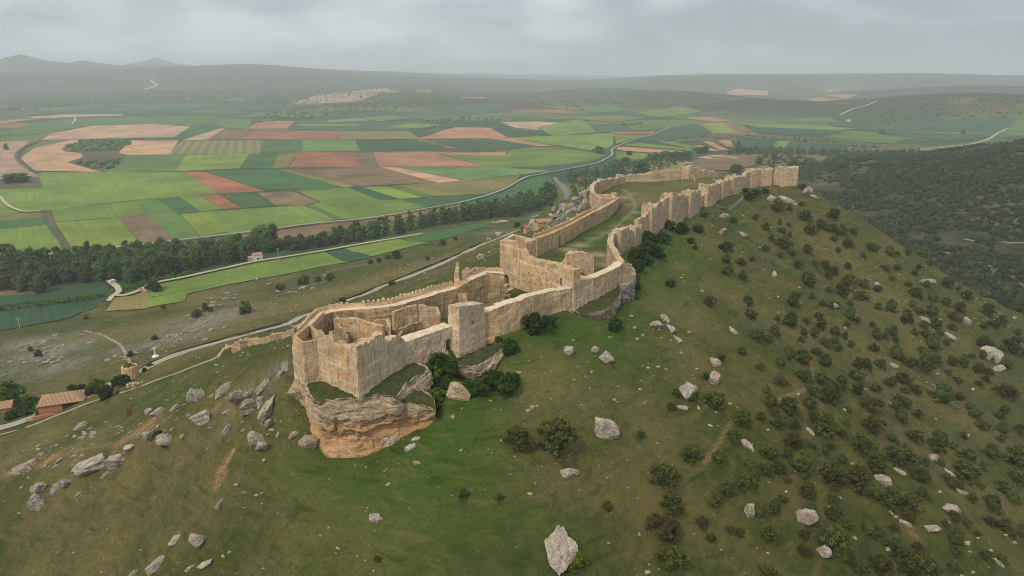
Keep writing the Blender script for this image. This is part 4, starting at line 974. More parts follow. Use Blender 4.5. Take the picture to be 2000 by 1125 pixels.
# ---- northern wall of the upper ward
un = [b(1049,501,466), b(1068,494,459), b(1090,486,450), b(1120,467,436), b(1148,447,420), b(1170,438,410), b(1192,429,398), b(1204,416,390), b(1211,402,385)]
wU = wall('curtain_wall', un, 2.0, M_STONE, rag=.16, label='battlemented inner wall curving along the north side of the upper ward')
pU = wall('parapet', [(p[0]-dx_, p[1]+dy_, p[3]-.5, p[3]+1.0) for p, (dx_, dy_) in zip(un[:6], [(1.2,1.6)]*6)], .6, M_STONE, rag=.08, rough=.05)
merlons(pU, [(p[0]-1.3, p[1]+1.9, p[3]+.9) for p in un[:6]], 26, h=.8, w=.9)
dU = unit(un[2], un[4]); pq = np.array(un[2][:2])*.9+np.array(un[3][:2])*.1; arch_cut(wU, (pq[0], pq[1], -.5), dU, (-dU[1], dU[0]), 2.2, 5.5, 1.0)
tq = [np.array(P(1160, 379.5, 8)[:2]), np.array(P(1174, 387.5, 8)[:2]), np.array(P(1203, 386, 8)[:2]), np.array(P(1198, 378.5, 8)[:2])]
wall('tower', [(*tq[0], -3, 8), (*tq[1], -2, 8), (*tq[2], -1, 8), (*tq[3], -1, 8)], 1.2, M_STONE, closed=True, rag=.06, rough=.05, label='low square open tower with pale level rim on the northern wall')
prism('tower_floor', [(*p_, -3, 5.6) for p_ in [tq[0]*.9+tq[2]*.1, tq[1]*.9+tq[3]*.1, tq[2]*.9+tq[0]*.1, tq[3]*.9+tq[1]*.1]], M_INNER, rag=.1, batter=0)
prism('stub_wall', [at(1193,371,0)[:2]+(-1, ztop(0,371,375)), at(1203,371,0)[:2]+(-1, ztop(0,371,377)), at(1203,374,0)[:2]+(-1, ztop(0,374,376)), at(1194,374,0)[:2]+(-1, ztop(0,374,375))], M_STONEF, rag=.5)
wall('curtain_wall', [(tq[0][0]-1.0, tq[0][1]+1, -4, 8.5), tt(1152,372,7.5,-5), tt(1153,361,8.5,-4), tt(1160,356,8.0,-4), tt(1170,351,7.0,-4), tt(1192,348,6.0,-3), tt(1216,345.5,5.2,-3)], -2.2, M_STONEF, rag=.4, label='curved wall at the narrow north end of the upper ward')
prism('turret', [at(1166,428,0)[:2]+(-2, ztop(0,428,349)), at(1174,428,0)[:2]+(-2, ztop(0,428,349)), at(1174,431,0)[:2]+(-2, ztop(0,431,349)), at(1166,431,0)[:2]+(-2, ztop(0,431,349))], M_STONEF, rag=.3)
wR = [b(1206,357,342), b(1222,355,344), b(1250,353,341), b(1276,352,336), b(1300,350,334), b(1331,349,331)]
wall('curtain_wall', wR, 2.0, M_STONEF, rag=.8, label='pitted rubble wall closing the far side of the upper ward')
wall('wall_footing', [(p[0], p[1]-2.2, -1, .9) for p in wR[1:4]], 1.2, M_PALE, rag=.1)
ctower('tower', b(1331,350,326), b(1347,351,324), 5, rag=1.0, mat=M_STONEF, label='broken gate tower at the far end of the upper ward')
ctower('tower', b(1345,352,329), b(1362,350,327), 4, rag=1.0, mat=M_STONEF)
wall('curtain_wall', [b(1362,350,332), b(1380,347,332), b(1394,345,335), b(1402,344,340)], 2.0, M_STONEF, rag=.8)
# ------------------------------------------------------------------ rock materials
def rock_mat(name, a, b, dark, orange=None, oamt=.4):
    t = NT(name); p = t.coord('Object'); w = t.pos()
    n0 = t.noise(w, .45, 6, .7, .4); n1 = t.noise(w, 1.9, 6, .75); n2 = t.noise(w, 6, 4, .7)
    g = t.mix(t.rng(n0, .36, .62), a, b)
    g = t.mix(t.math('MULTIPLY', t.rng(n1, .50, .64), .8), g, dark)
    g = t.mix(t.rng(n2, .60, .75, 0, .6), g, (.62,.58,.50))
    if orange: g = t.mix(t.math('MULTIPLY', t.rng(t.noise(w, .30, 4, .6, .5), .54, .68), oamt), g, orange)
    vr = t.math('ABSOLUTE', t.math('SUBTRACT', t.noise(w, .5, 5, .6, 1.2), .5)); g = t.mix(t.rng(vr, .022, .0, 0, .7), g, (.06,.052,.042))
    t.color(g)
    t.bump(t.math('ADD', t.math('ADD', t.math('MULTIPLY', n1, .7), t.math('MULTIPLY', n2, .3)), t.math('MULTIPLY', t.rng(vr, 0, .1), .25)), 1.0, .35); return t.m
M_ROCK = rock_mat('grey_limestone', (.42,.375,.315), (.28,.25,.21), (.10,.09,.075))
M_ROCKP = rock_mat('pale_limestone', (.50,.45,.38), (.38,.335,.275), (.15,.13,.105), (.42,.26,.13))
M_ROCKW = rock_mat('warm_limestone', (.44,.37,.285), (.33,.265,.20), (.13,.105,.08), (.43,.23,.11), .5)
def cliff_mat():
    t = NT('banded_cliff'); w = t.pos(); xyz = t.sepx(w)
    zc = xyz[2]
    n0 = t.noise(t.pos((.15,.15,.30)), 1.0, 6, .65, .8); n1 = t.noise(t.pos((.55,.55,.95)), 1.0, 6, .72, .5); n2 = t.noise(w, 2.4, 6, .75); n3 = t.noise(w, .16, 4, .6)
    zz = t.math('ADD', zc, t.math('MULTIPLY', t.math('SUBTRACT', n3, .5), 9))
    low = t.rng(zz, -6.5, -10.5)
    g = t.mix(t.rng(n1, .36, .60), (.66,.53,.37), (.47,.35,.22))
    og = t.mix(t.rng(n1, .36, .64), (.62,.37,.17), (.44,.21,.08))
    g = t.mix(t.math('MULTIPLY', low, t.rng(n0, .30, .62, .35, 1.0)), g, og)
    g = t.mix(t.math('MULTIPLY', t.rng(zz, -9.5, -11.5), t.rng(n2, .35, .6, .3, .9)), g, t.mix(n1, (.72,.47,.26), (.64,.37,.17)))
    g = t.mix(t.math('MULTIPLY', t.rng(n0, .57, .65), .7), g, (.19,.105,.05))
    g = t.mix(t.math('MULTIPLY', t.rng(n3, .58, .68), .6), g, (.56,.49,.39))
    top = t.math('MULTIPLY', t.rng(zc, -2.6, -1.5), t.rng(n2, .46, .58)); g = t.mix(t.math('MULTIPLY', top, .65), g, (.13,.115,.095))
    g = t.mix(t.math('MULTIPLY', t.rng(zc, -8.5, -2.0), t.rng(n2, .46, .32)), g, (.68,.60,.47))
    vr = t.math('ABSOLUTE', t.math('SUBTRACT', t.noise(t.pos((.5,.5,.8)), .45, 5, .6, 1.5), .5)); g = t.mix(t.rng(vr, .025, 0, 0, .6), g, (.10,.065,.04))
    g = t.mix(t.rng(n2, .62, .76, 0, .6), g, (.09,.07,.05))
    t.color(g); t.bump(t.math('ADD', t.math('MULTIPLY', n1, 1.2), t.math('MULTIPLY', n2, .7)), 1.0, .6); return t.m
M_CLIFF = cliff_mat()
def turf_mat():
    t = NT('turf'); p = t.pos(); n2 = t.noise(p, .5, 5, .7); n3 = t.noise(p, 2.6, 4, .7)
    g = t.mix(t.rng(n2, .35, .65), (.034,.056,.011), (.072,.076,.024)); g = t.mix(t.rng(n3, .55, .75, 0, .6), g, (.13,.11,.05)); g = t.mix(t.rng(t.voro(p, .9), .05, .45, .4, 0.0), g, (.022,.028,.009))
    t.color(g); t.bump(t.math('ADD', n3, n2), .9, .4); return t.m
M_TURF = turf_mat()

# ------------------------------------------------------------------ rock outcrops under the walls
def outcrop(name, pairs, label, prof, nrow=26, amp=.9, mat=None, sub=7, seed=0, cap=True, capin=.0):
    """pairs of (px, py, z) top / bottom points round the ledge; the face is lofted and broken into strata"""
    T = [np.array(P(*a)) for a, b_ in pairs]; B = [np.array(P(*b_))-np.array([0, 0, 1.6]) for a, b_ in pairs]; n0 = len(T)
    def cr(p, i, u):
        a, b_, c, d = p[(i-1) % n0], p[i], p[(i+1) % n0], p[(i+2) % n0]; lin = b_*(1-u)+c*u
        return lin*.55+.45*.5*((2*b_)+(c-a)*u+(2*a-5*b_+4*c-d)*u*u+(-a+3*b_-3*c+d)*u**3)
    TT = []; BB = []
    for i in range(n0):
        k = max(2, int(np.linalg.norm(T[(i+1) % n0]-T[i])/.45))
        for j in range(k): TT.append(cr(T, i, j/k)); BB.append(cr(B, i, j/k))
    TT = np.array(TT); BB = np.array(BB); n = len(TT); c = TT[:, :2].mean(0)
    o = TT[:, :2]-c; o /= np.linalg.norm(o, axis=1)[:, None]
    tn = np.roll(TT[:, :2], -1, 0)-np.roll(TT[:, :2], 1, 0); nn = np.stack([tn[:, 1], -tn[:, 0]], 1); nn /= np.linalg.norm(nn, axis=1)[:, None]+1e-9
    if (nn*o).sum() < 0: nn = -nn
    V = []; s = np.concatenate([[0], np.cumsum(np.linalg.norm(np.diff(TT[:, :2], axis=0), axis=1))])
    for r in range(nrow+1):
        t = r/nrow; p = TT*(1-t)+BB*t
        bed = t*nrow/2.6+vnoise(s*.12, s*0+seed, 4)*1.1
        ledge = .55*vnoise(np.floor(bed)*1.7+s*0, np.floor(s*.22+np.floor(bed)*.37)+seed, 6)+.8*vnoise(s*.22, bed*.35+seed, 7)+.55*vnoise(s*.75, bed*.8+seed, 3)+.30*np.abs(vnoise(s*1.7, bed*1.8+seed, 14))+.20*vnoise(s*3.1, bed*2.6+seed, 15)-.75*np.exp(-(vnoise(s*.26, bed*.12+seed, 16)/.08)**2)
        ledge = np.minimum(ledge, .22+.12*vnoise(s*.9, bed*1.3, 17))
        d = np.interp(t, *prof)+amp*ledge*(.35+.65*math.sin(math.pi*min(1, t*1.05+.1)))*(.25+.75*min(1, t/.14)); p = p.copy()
        p[:, :2] += nn*d[:, None]; p[:, 2] += .35*vnoise(s*.5, bed+seed, 9)*(0 < r)+.4*vnoise(s*.9, s*0+seed, 10)*(r <= 1)
        V.append(p)
    V = np.concatenate(V); idx = np.arange(n*(nrow+1)).reshape(nrow+1, n)
    F = [(idx[r, i], idx[r+1, i], idx[r+1, (i+1) % n], idx[r, (i+1) % n]) for r in range(nrow) for i in range(n)]
    F.append(tuple(idx[nrow][::-1])); base = len(V)
    top = V[:n]; rings = [top]
    for a in (.9, .75, .55, .3, .08):
        q = top*a+np.array([*c, top[:, 2].mean()])*(1-a); q[:, 2] = top[:, 2]*a+(top[:, 2].mean())*(1-a)-.15; rings.append(q)
    VV = [V]; prev = idx[0]
    for q in rings[1:]:
        cur = np.arange(base, base+n); base += n; VV.append(q)
        F += [(prev[i], prev[(i+1) % n], cur[(i+1) % n], cur[i]) for i in range(n)]; prev = cur
    F.append(tuple(prev))
    org = np.array([*c, B[0][2]])
    me = mesh(name, np.concatenate(VV)-org, F); bm = bmesh.new(); bm.from_mesh(me); bmesh.ops.recalc_face_normals(bm, faces=bm.faces); bm.to_mesh(me); bm.free()
    ob = link(name, me, mat or M_CLIFF); ob.location = org; tag(ob, label, 'rock outcrop')
    if cap:                                # turf lying on the ledge, ragged at the rim
        R_ = []; ks = (1.0, .93, .85, .72, .55, .35, .12)
        rim = 1.035-.035*np.abs(vnoise(s*.4, s*0+seed, 12))-.03*np.abs(vnoise(s*1.1, s*0+seed, 13))-capin
        for q, a in enumerate(ks):
            f = rim*a; p = top*f[:, None]+np.array([*c, 0])*(1-f)[:, None]
            p[:, 2] = top[:, 2]*f+top[:, 2].mean()*(1-f)+(-.35 if q == 0 else .22+.55*(1-a)+.22*vnoise(p[:, 0]*.6, p[:, 1]*.6, 2)); R_.append(p)
        cv = np.concatenate(R_)-org; ci = np.arange(n*len(ks)).reshape(len(ks), n)
        cf = [(ci[r, i], ci[r+1, i], ci[r+1, (i+1) % n], ci[r, (i+1) % n]) for r in range(len(ks)-1) for i in range(n)]+[tuple(ci[-1])]
        cm = mesh('turf_cap', cv, cf, True); bm = bmesh.new(); bm.from_mesh(cm); bmesh.ops.recalc_face_normals(bm, faces=bm.faces)
        if sum(f.normal.z for f in bm.faces) < 0: bmesh.ops.reverse_faces(bm, faces=bm.faces)
        bm.to_mesh(cm); bm.free()
        link('turf_cap', cm, M_TURF, ob)
    return ob
PRF = ([0, .05, .14, .3, .48, .60, .72, .85, .95, 1], [.1, .15, .15, .2, .1, -1.1, -.7, .0, .3, .5])
outcrop('rock_outcrop', OUTC[0],
    'huge orange and cream banded cliff carrying the near corner of the castle', PRF, amp=.85, seed=3, nrow=52)
outcrop('rock_outcrop', OUTC[1],
    'lower pale rock ledge with a grassy top, right end of the orange cliff', ([0,.1,.4,.7,1],[.1,.2,.2,-.6,0]), amp=.55, seed=9, nrow=16)
outcrop('rock_outcrop', OUTC[2],
    'squat rock ledge with a dark turf top under the bend of the near wall', ([0,.1,.4,.7,1],[.1,.2,.1,-.5,0]), amp=.55, seed=15, nrow=16, mat=M_ROCKW)
outcrop('rock_outcrop', OUTC[3],
    'tall grey rock face standing below the narrow rounded tower', ([0,.1,.4,.7,1],[.2,.4,.3,.1,.2]), amp=.6, seed=19, nrow=16, mat=M_ROCK, cap=False)
outcrop('rock_outcrop', OUTC[4],
    'small cream rock ledge under the far southern wall', ([0,.1,.4,.7,1],[.1,.2,.1,-.4,0]), amp=.5, seed=23, nrow=12, mat=M_ROCKW)

outcrop('rock_outcrop', OUTC[5],
    'cream rock outcrop with a turf top jutting from the slope below the square tower', ([0,.1,.4,.7,1],[.1,.2,.1,-.6,.1]), amp=.6, seed=31, nrow=22)
# ------------------------------------------------------------------ boulders
def boulder_mesh(name, sx, sy, sz, seed, sub=4, cuts=13, rough=.10):
    rg = np.random.default_rng(seed); bm = bmesh.new(); bmesh.ops.create_icosphere(bm, subdivisions=sub, radius=1)
    v = np.array([q.co[:] for q in bm.verts]); 
    for k in range(cuts):
        d = rg.normal(size=3); d[2] *= .6; d /= np.linalg.norm(d); h = rg.uniform(.42, .80)
        e = v@d-h; v -= np.where(e > 0, e*.92, 0)[:, None]*d
    nz = fbm(v[:, 0]*1.0+seed*3.1+v[:, 2]*.7, v[:, 1]-v[:, 2]*.8, .9, 3, seed % 50); n2 = fbm(v[:, 0]+v[:, 2]*1.3, v[:, 1]+v[:, 2]*1.1+seed, .28, 3, seed % 31)
    cr = np.abs(fbm(v[:, 0]*.9+v[:, 1]*.4+seed, v[:, 2]*1.4+v[:, 1]*.3, .7, 2, 3))
    r = 1+rough*1.3*nz+rough*.55*n2-.16*np.exp(-(cr/.05)**2)
    v *= r[:, None]; v /= np.abs(v).max(0); v *= np.array([sx, sy, sz])/2
    for q, c in zip(bm.verts, v): q.co = c
    me = bpy.data.meshes.new(name); bm.to_mesh(me); bm.free(); return me
ROCKN = [100]
def boulder(px, py, w, h, label=None, rot=0, mat=None, group=None, sub=4, sink=.34, cat='boulder', lean=0, name='boulder', yf=None):
    ROCKN[0] += 7; base = g1(px, py+h*.30); d = base[1]*cp+(CAMZ-base[2])*sp; m = d/FPX
    dep = math.atan2(CAMZ-base[2], math.hypot(base[0], base[1]))
    w *= 1.13; h *= 1.13
    if rot:
        th = math.atan2(math.sin(R(rot)), math.cos(R(rot))*math.sin(min(1.35, dep+.5))); L = math.hypot(w, h)*m*.85; sx = L; sy = L*(yf or .42); sz = min(L*.45, h*m*1.0); zr = th
    else: sx = w*m; q = h*m/(math.sin(dep)*.8+math.cos(dep)); sy = max(q*1.0, sx*.55) if h > w*.5 else q*1.1; sz = q*1.35; zr = random.uniform(-.3, .3)
    o = link(name, boulder_mesh(name, sx, sy, sz, ROCKN[0], sub), mat or M_ROCK)
    hh = height(np.array([base[0]-1.5, base[0]+1.5, base[0], base[0]]), np.array([base[1], base[1], base[1]-1.5, base[1]+1.5]))
    nv = Vector((-(hh[1]-hh[0])/3*.85, -(hh[3]-hh[2])/3*.85, 1)).normalized()
    q_ = nv.to_track_quat('Z', 'Y') if False else Vector((0, 0, 1)).rotation_difference(nv)
    o.rotation_mode = 'QUATERNION'; o.rotation_quaternion = q_ @ Matrix.Rotation(zr, 3, 'Z').to_quaternion() @ Matrix.Rotation(R(random.uniform(-8, 8)), 3, 'X').to_quaternion()
    o.location = (base[0]+nv.x*sz*(.5-sink), base[1]+sy*.12+nv.y*sz*(.5-sink), base[2]+sz*(.5-sink)*nv.z)
    return tag(o, label, cat, group)
BL = [ # px, py, w, h, rot, label, material
 (52,908,60,22,20,'long low grey boulder at the left edge of the photo','r'),
 (172,908,66,46,0,'largest pitted grey boulder on the left ridge, hollow on top','p'),
 (227,897,42,40,0,'rounded pale boulder just right of the largest one on the left ridge','p'),
 (256,872,20,17,0,'small pale boulder uphill of the rounded pale one','p'),
 (116,900,22,9,0,'flat slab of rock beside the orange earth streak','r'),
 (112,944,30,42,62,'upright slab boulder leaning in the lower left rock pile','r'),
 (131,941,22,22,0,'block at the right end of the lower left rock pile','r'),
 (80,952,26,28,0,'pale block at the top left of the lower left rock pile','p'),
 (73,978,46,36,0,'wide boulder at the foot of the lower left rock pile','r'),
 (207,926,24,14,30,'thin rock sliver just below the rounded pale boulder','r'),
 (153,963,16,12,30,'small tilted stone right of the lower left rock pile','r'),
 (295,846,28,27,0,'left one of two square blocks on the ridge with a bush between','r'),
 (328,853,33,34,0,'right one of two square blocks on the ridge with a bush between','p'),
 (381,769,32,34,0,'tall grey boulder beside the old path, left of a pair','r'),
 (396,766,14,24,0,'narrow upright rock touching the tall grey boulder by the path','r'),
 (436,762,46,24,30,'pair-like split grey rock in the grass uphill of the ridge blocks','r'),
 (402,810,50,36,0,'broad layered grey boulder in the middle of the left ridge','p'),
 (446,803,18,11,0,'small flat stone right of the broad layered boulder','p'),
 (346,793,34,12,15,'low line of rock above the broad layered boulder','r'),
 (291,804,18,14,0,'small round stone at the left end of a low rock line','r'),
 (308,805,32,12,20,'low slab in the grass beside the orange scar','r'),
 (467,772,28,38,0,'left boulder of the cluster below the corner turret','r'),
 (490,787,38,40,0,'big square boulder in the cluster below the corner turret','r'),
 (487,765,24,22,0,'pale peak at the back of the cluster below the corner turret','p'),
 (509,776,14,34,70,'thin upright slab at the right of the cluster below the corner turret','r'),
 (525,797,62,42,36,'long grey slab lying uphill towards the corner turret','p'),
 (508,850,30,40,0,'tall cracked boulder on the grass left of the cliff','p'),
 (514,864,34,28,0,'broad foot rock under the tall cracked boulder left of the cliff','p'),
 (528,822,18,20,0,'small grey block between the long slab and the cliff','r'),
 (532,837,14,9,0,'small flat stone under the grey block left of the cliff','p'),
 (543,845,11,15,50,'small leaning stone left of the cliff','p'),
 (445,833,26,24,40,'thin dark slab tilted on the ridge slope','r'),
 (358,851,18,10,25,'low stone beside the right square block','r'),
 (155,832,32,18,28,'lone tilted grey rock on the dry slope above the house','r'),
 (184,845,13,10,0,'small round grey stone right of the lone tilted rock','r'),
 (548,728,34,22,30,'dark craggy rock against the foot of the corner turret','r'),
 (562,714,20,26,0,'dark jagged rock directly behind the corner turret','r'),
 (578,757,48,42,0,'big rounded pale rock under the corner turret','c'),
 (515,755,40,14,35,'low rock ridge left of the corner turret','r'),
 (574,848,28,12,0,'flat pale stone left of the cliff foot','w'),
 (604,856,40,34,0,'round grey boulder leaning on the foot of the cliff','w'),
 (429,981,24,22,40,'lone grey boulder below the orange earth scar','r'),
 (341,1052,27,26,35,'pale wedge shaped boulder at the bottom left','p'),
 (391,1050,37,40,0,'rough upright boulder at the bottom left','p'),
 (305,1100,46,32,25,'wide grey boulder near the bottom edge on the left','r'),
 (262,1116,26,24,35,'grey boulder cut by the bottom edge','r'),
 (404,1098,34,18,25,'low pale ledge of rock at the bottom left','p'),
 (370,1109,20,9,20,'small flat stone at the bottom edge','p'),
 (1177,833,56,46,0,'big pale boulder alone on the grass right of the cliff','p'),
 (1107,921,38,22,0,'flat square cut pale block on the grass below','p'),
 (735,1010,26,20,0,'lone pale stone on the grass below the cliff','p'),
 (1108,682,24,21,0,'round pale boulder below the long near wall','p'),
 (1162,684,15,17,0,'small pale stone left of a bigger one below the ledge','p'),
 (1180,698,28,26,0,'pale boulder pair downhill of the squat rock ledge','p'),
 (1280,632,26,20,0,'wide cream boulder beside a diagonal rock rib','p'),
 (1299,616,14,28,-50,'upper piece of the diagonal rock rib','p'),(1311,637,12,28,-55,'middle piece of the diagonal rock rib','p'),(1325,658,10,26,-55,'lowest piece of the diagonal rock rib','p'),
 (1430,643,22,16,-35,'flat pale stone on the bare upper right slope','p'),
 (1395,708,24,18,0,'smooth pale boulder near a single dark shrub','p'),
 (1392,738,24,30,0,'pale boulder with a small bush against it','p'),
 (1338,760,38,48,0,'tall speckled boulder beside two dark shrubs','p'),
 (1333,796,24,10,0,'low flat stone under the tall speckled boulder','r'),
 (812,856,20,13,0,'pale stone on the grass by the right foot of the cliff','p'),(803,873,26,14,0,'low pale slab below the right foot of the cliff','p'),(815,904,17,10,0,'small stone on the grass under the cliff','w'),
 (762,862,34,22,0,'pale triangular slab leaning at the right foot of the cliff','p'),
 (1461,864,32,40,-45,'mottled boulder under a dark shrub on the lower right slope','p'),
 (1571,1010,32,42,0,'tall pale boulder low on the right slope','p'),(1463,997,18,28,0,'narrow pale boulder touching a shrub low on the right slope','p'),(1605,1073,22,36,0,'upright boulder beside the big shrub at the bottom right','p'),
 (1808,550,36,20,0,'pointed grey crag among shrubs at the upper right','r'),(1889,628,20,22,0,'pale upright rock among shrubs near the right edge','p'),(1853,655,26,14,-25,'low pale slab among shrubs near the right edge','p'),
 (1933,690,40,34,0,'largest pale boulder at the right edge','p'),(1950,720,22,16,0,'smaller pale boulder under the largest one at the right edge','p'),(1808,625,26,12,-30,'thin line of rock among the upper right shrubs','r'),
 (1722,936,32,24,0,'white rock peeping out under a large shrub','p'),(1822,893,17,17,0,'round white stone between two large shrubs','p'),(1853,919,18,24,-50,'white leaning stone left of a large shrub','p'),
 (1757,920,24,14,-35,'pale slab under a wide shrub','p'),(1815,1030,32,20,0,'split white boulder with a tiny bush on it','p'),(1769,1019,24,18,-40,'slanting grey stone left of the split white boulder','p'),
 (1858,995,32,24,0,'white boulder half hidden by a round bush','p'),(1878,960,22,12,-25,'pinkish flat stone near the right edge','w'),(1755,1072,16,18,-50,'leaning stone above the bottom right shrub','p'),(1733,1071,12,12,0,'small pale stone above the bottom right shrub','p'),
 (1953,1098,16,18,-45,'pale stone in the bottom right corner','p'),(1582,839,18,18,-45,'pale stone between dark shrubs on the right slope','p'),(1780,893,14,14,0,'white stone behind a wide dark shrub','p'),
 (1540,390,40,12,-30,'pale rock rib below the far end tower','p'),(1508,387,24,12,0,'pale rocks in the turf under the far southern wall','p'),(1576,372,18,16,0,'grey rocks right of the far end tower','r'),(1592,384,22,12,-30,'flat rocks on the skyline right of the far end tower','r'),
 (1412,422,18,12,0,'pale stone below the small cream rock ledge','p'),(1452,458,24,14,-35,'grey slab on the slope under the far southern wall','r'),(1410,452,16,16,0,'reddish stone in the grass under the far southern wall','w'),
 (1711,555,14,11,0,'small white stone among the upper right shrubs','p'),(1630,597,12,10,0,'tiny white stone beside a shrub on the right slope','p'),(1747,714,20,12,-25,'grey slab between shrubs on the right slope','r'),(1511,536,10,12,0,'white stone high on the right slope','p'),
 (893,766,44,36,0,'cream rock beside bright bushes below the near wall','c'),(868,690,40,20,0,'stony footing under the lower near wall','w'),
 (1044,440,22,26,0,'large pale rock beside the hermitage','p'),(938,502,18,13,0,'pale rocks on the slope below the road','p'),(974,458,14,10,0,'lone pale rock at the bend of the dirt road','p'),(955,467,11,8,0,'small pale rock below the dirt road','p'),
 (700,652,12,8,0,None,'r'),
]
MR = {'r': M_ROCK, 'p': M_ROCKP, 'w': M_ROCKW, 'c': M_CLIFF}
for px, py, w, h, rot, lab, mk in BL:
    if lab is None: continue
    boulder(px, py, w, h, lab, rot, MR[mk], sub=5 if w*h > 1500 else 4)
# the big upright rock at the bottom of the photo: wide head, pointed foot
def big_rock():
    base = g1(1092, 1078); dd = base[1]*cp+(CAMZ-base[2])*sp; m = dd/FPX
    me = boulder_mesh('boulder', 88*m, 112*m, 52*m, 4242, 5, 14, .15)
    for v in me.vertices:
        tq_ = v.co.y/(56*m); v.co.x *= max(.16, min(1.0, .80+.62*tq_)); v.co.z *= .8+.35*tq_
        v.co.z += .5*math.exp(-((v.co.x+1.0)/.8)**2)*max(0, tq_+.3)
    o = link('boulder', me, M_ROCKP); hh = height(np.array([base[0]-2, base[0]+2, base[0], base[0]]), np.array([base[1], base[1], base[1]-2, base[1]+2]))
    nv = Vector((-(hh[1]-hh[0])/4, -(hh[3]-hh[2])/4, 1)).normalized(); o.rotation_mode = 'QUATERNION'; o.rotation_quaternion = Vector((0, 0, 1)).rotation_difference(nv)
    o.location = Vector(base)+nv*m*12
    tag(o, 'big pale pointed boulder with a bright green bush at the bottom centre', 'boulder')
big_rock()
# rocky knoll outside the northern wall
KN = [(1084,420,20,16),(1093,413,26,18),(1082,407,16,12),(1104,402,34,24),(1090,428,18,12),(1099,423,20,14),(1118,398,36,26),(1110,413,22,14),(1125,408,24,16),(1131,390,30,24),(1140,380,26,22),(1137,402,22,16),(1146,374,20,20),(1121,384,22,16),(1143,392,18,14),(1074,432,16,10),(1105,434,14,9),(1072,443,12,8),(1084,441,10,8),(1112,425,14,10),(1150,368,14,14),(1128,418,12,10),(1062,447,14,8)]
for k in KN: boulder(k[0], k[1]+2, k[2]*.72, k[3]*.72, 'grey rock heaped on the stony knoll outside the battlemented northern wall', random.choice([0, 0, 30]), M_ROCK, 'rocks heaped on the knoll outside the northern wall')
# smaller rocks that litter the slopes
LR = 'small pale rock lying loose in the grass of the southern slope'
for px, py, w in [(1013,728,11),(1040,795,11),(1031,801,9),(1048,793,7),(660,1070,12),(698,1085,8),(655,1080,6),(436,1085,9),(448,1078,8),(462,946,9),(503,966,9),(511,963,7),(1345,648,7),(1255,655,7),(1285,716,8),(1300,720,6),(1440,795,6),(1425,788,7),(1388,830,9),(1252,845,8),(1450,930,8),(1480,720,7),(1560,770,7),(1740,1000,9),(1750,1010,9),(1724,980,8),(1835,960,8),(1850,1018,10),(1865,1032,9),(1890,1060,12),(1925,1085,10),(1935,1075,8),(1940,1090,9),(1910,1050,7),(1980,1060,9),(1965,1045,8),(1880,1125,10),(1900,1118,8),(1690,1110,10),(1668,1050,9),(1620,990,7),(1500,840,8),(1650,800,7),(1665,905,9),(1660,930,8),(1690,760,7),(1760,700,8),(1830,730,7),(1900,760,8),(1890,850,8),(1985,905,9),(1999,945,10),(1210,630,7),(1190,600,8),(1240,640,7),(1330,690,7),(1360,720,7),(1200,780,7),(980,860,6),(1250,760,6),(1500,1080,7),(1535,960,7),(1640,970,7),(1700,1040,7),(1520,610,6),(1560,560,6),(1650,640,7),(1980,620,8),(1940,560,8),(1870,520,7)]:
    boulder(px, py, w*1.1, w*.8, LR, random.choice([0, 0, -35]), M_ROCKP, 'small rocks lying loose on the southern slope', sub=3, cat='rock', name='rock')
LR2 = 'small grey rock scattered on the slope left of the castle'
for k in range(70):
    px = random.uniform(20, 560); py = random.uniform(760, 880)+max(0, (300-px)*.2)
    if py < 700+ (560-px)*.33: py = 700+(560-px)*.33+random.uniform(5, 60)
    boulder(px, py, random.uniform(6, 13), random.uniform(4, 8), LR2, random.choice([0, 20, 30]), M_ROCK, 'small rocks scattered on the slope left of the castle', sub=3, cat='rock', name='rock')
LR3 = 'grey rock of the stony outcrop on the slope below the road'
for k in range(90):
    c = random.choice([(90,690,75,28),(90,690,75,28),(400,630,70,28),(330,662,55,20),(430,590,60,16),(480,565,60,16),(600,560,60,14),(250,690,40,16)])
    px = random.gauss(c[0], c[2]*.5); py = random.gauss(c[1], c[3]*.5)-(px-c[0])*.28
    if px < 2: px = random.uniform(2, 60)
    boulder(px, py, random.uniform(6, 17), random.uniform(4, 8), LR3, random.choice([15, 25, 0]), M_ROCK, 'rocks of the stony outcrops below the road', sub=3, cat='rock', name='rock')
# gravel and small loose stones: nobody could count them
def loose_stones():
    rg = np.random.default_rng(5); bm = bmesh.new(); bmesh.ops.create_icosphere(bm, subdivisions=1, radius=1); bv = np.array([v.co[:] for v in bm.verts]); bf = np.array([[v.index for v in f.verts] for f in bm.faces]); bm.free()
    n = 5200; x = rg.uniform(-220, 300, n); y = rg.uniform(100, 460, n)
    m = fbm(x, y, 40, 3, 71)+.25*rg.normal(size=n); keep = (m > .15) & ~inside(FOOT, x, y); x, y = x[keep], y[keep]; z = height(x, y); n = len(x)
    s = rg.uniform(.10, .34, n)*rg.choice([1, 1, 1, 1.9], n)
    V = bv[None]*(1+.35*rg.normal(size=(n, len(bv), 1)))*s[:, None, None]*np.stack([rg.uniform(.7, 1.6, n), rg.uniform(.7, 1.4, n), rg.uniform(.4, .8, n)], -1)[:, None, :]
    V = V+np.stack([x, y, z+s*.2], -1)[:, None, :]; F = bf[None]+(np.arange(n)*len(bv))[:, None, None]
    tag(link('loose_stones', npmesh('loose_stones', V.reshape(-1, 3), F.reshape(-1, 3)), M_ROCKP), 'loose pale stones sprinkled over the grassy slopes', 'stones', kind='stuff')
loose_stones()
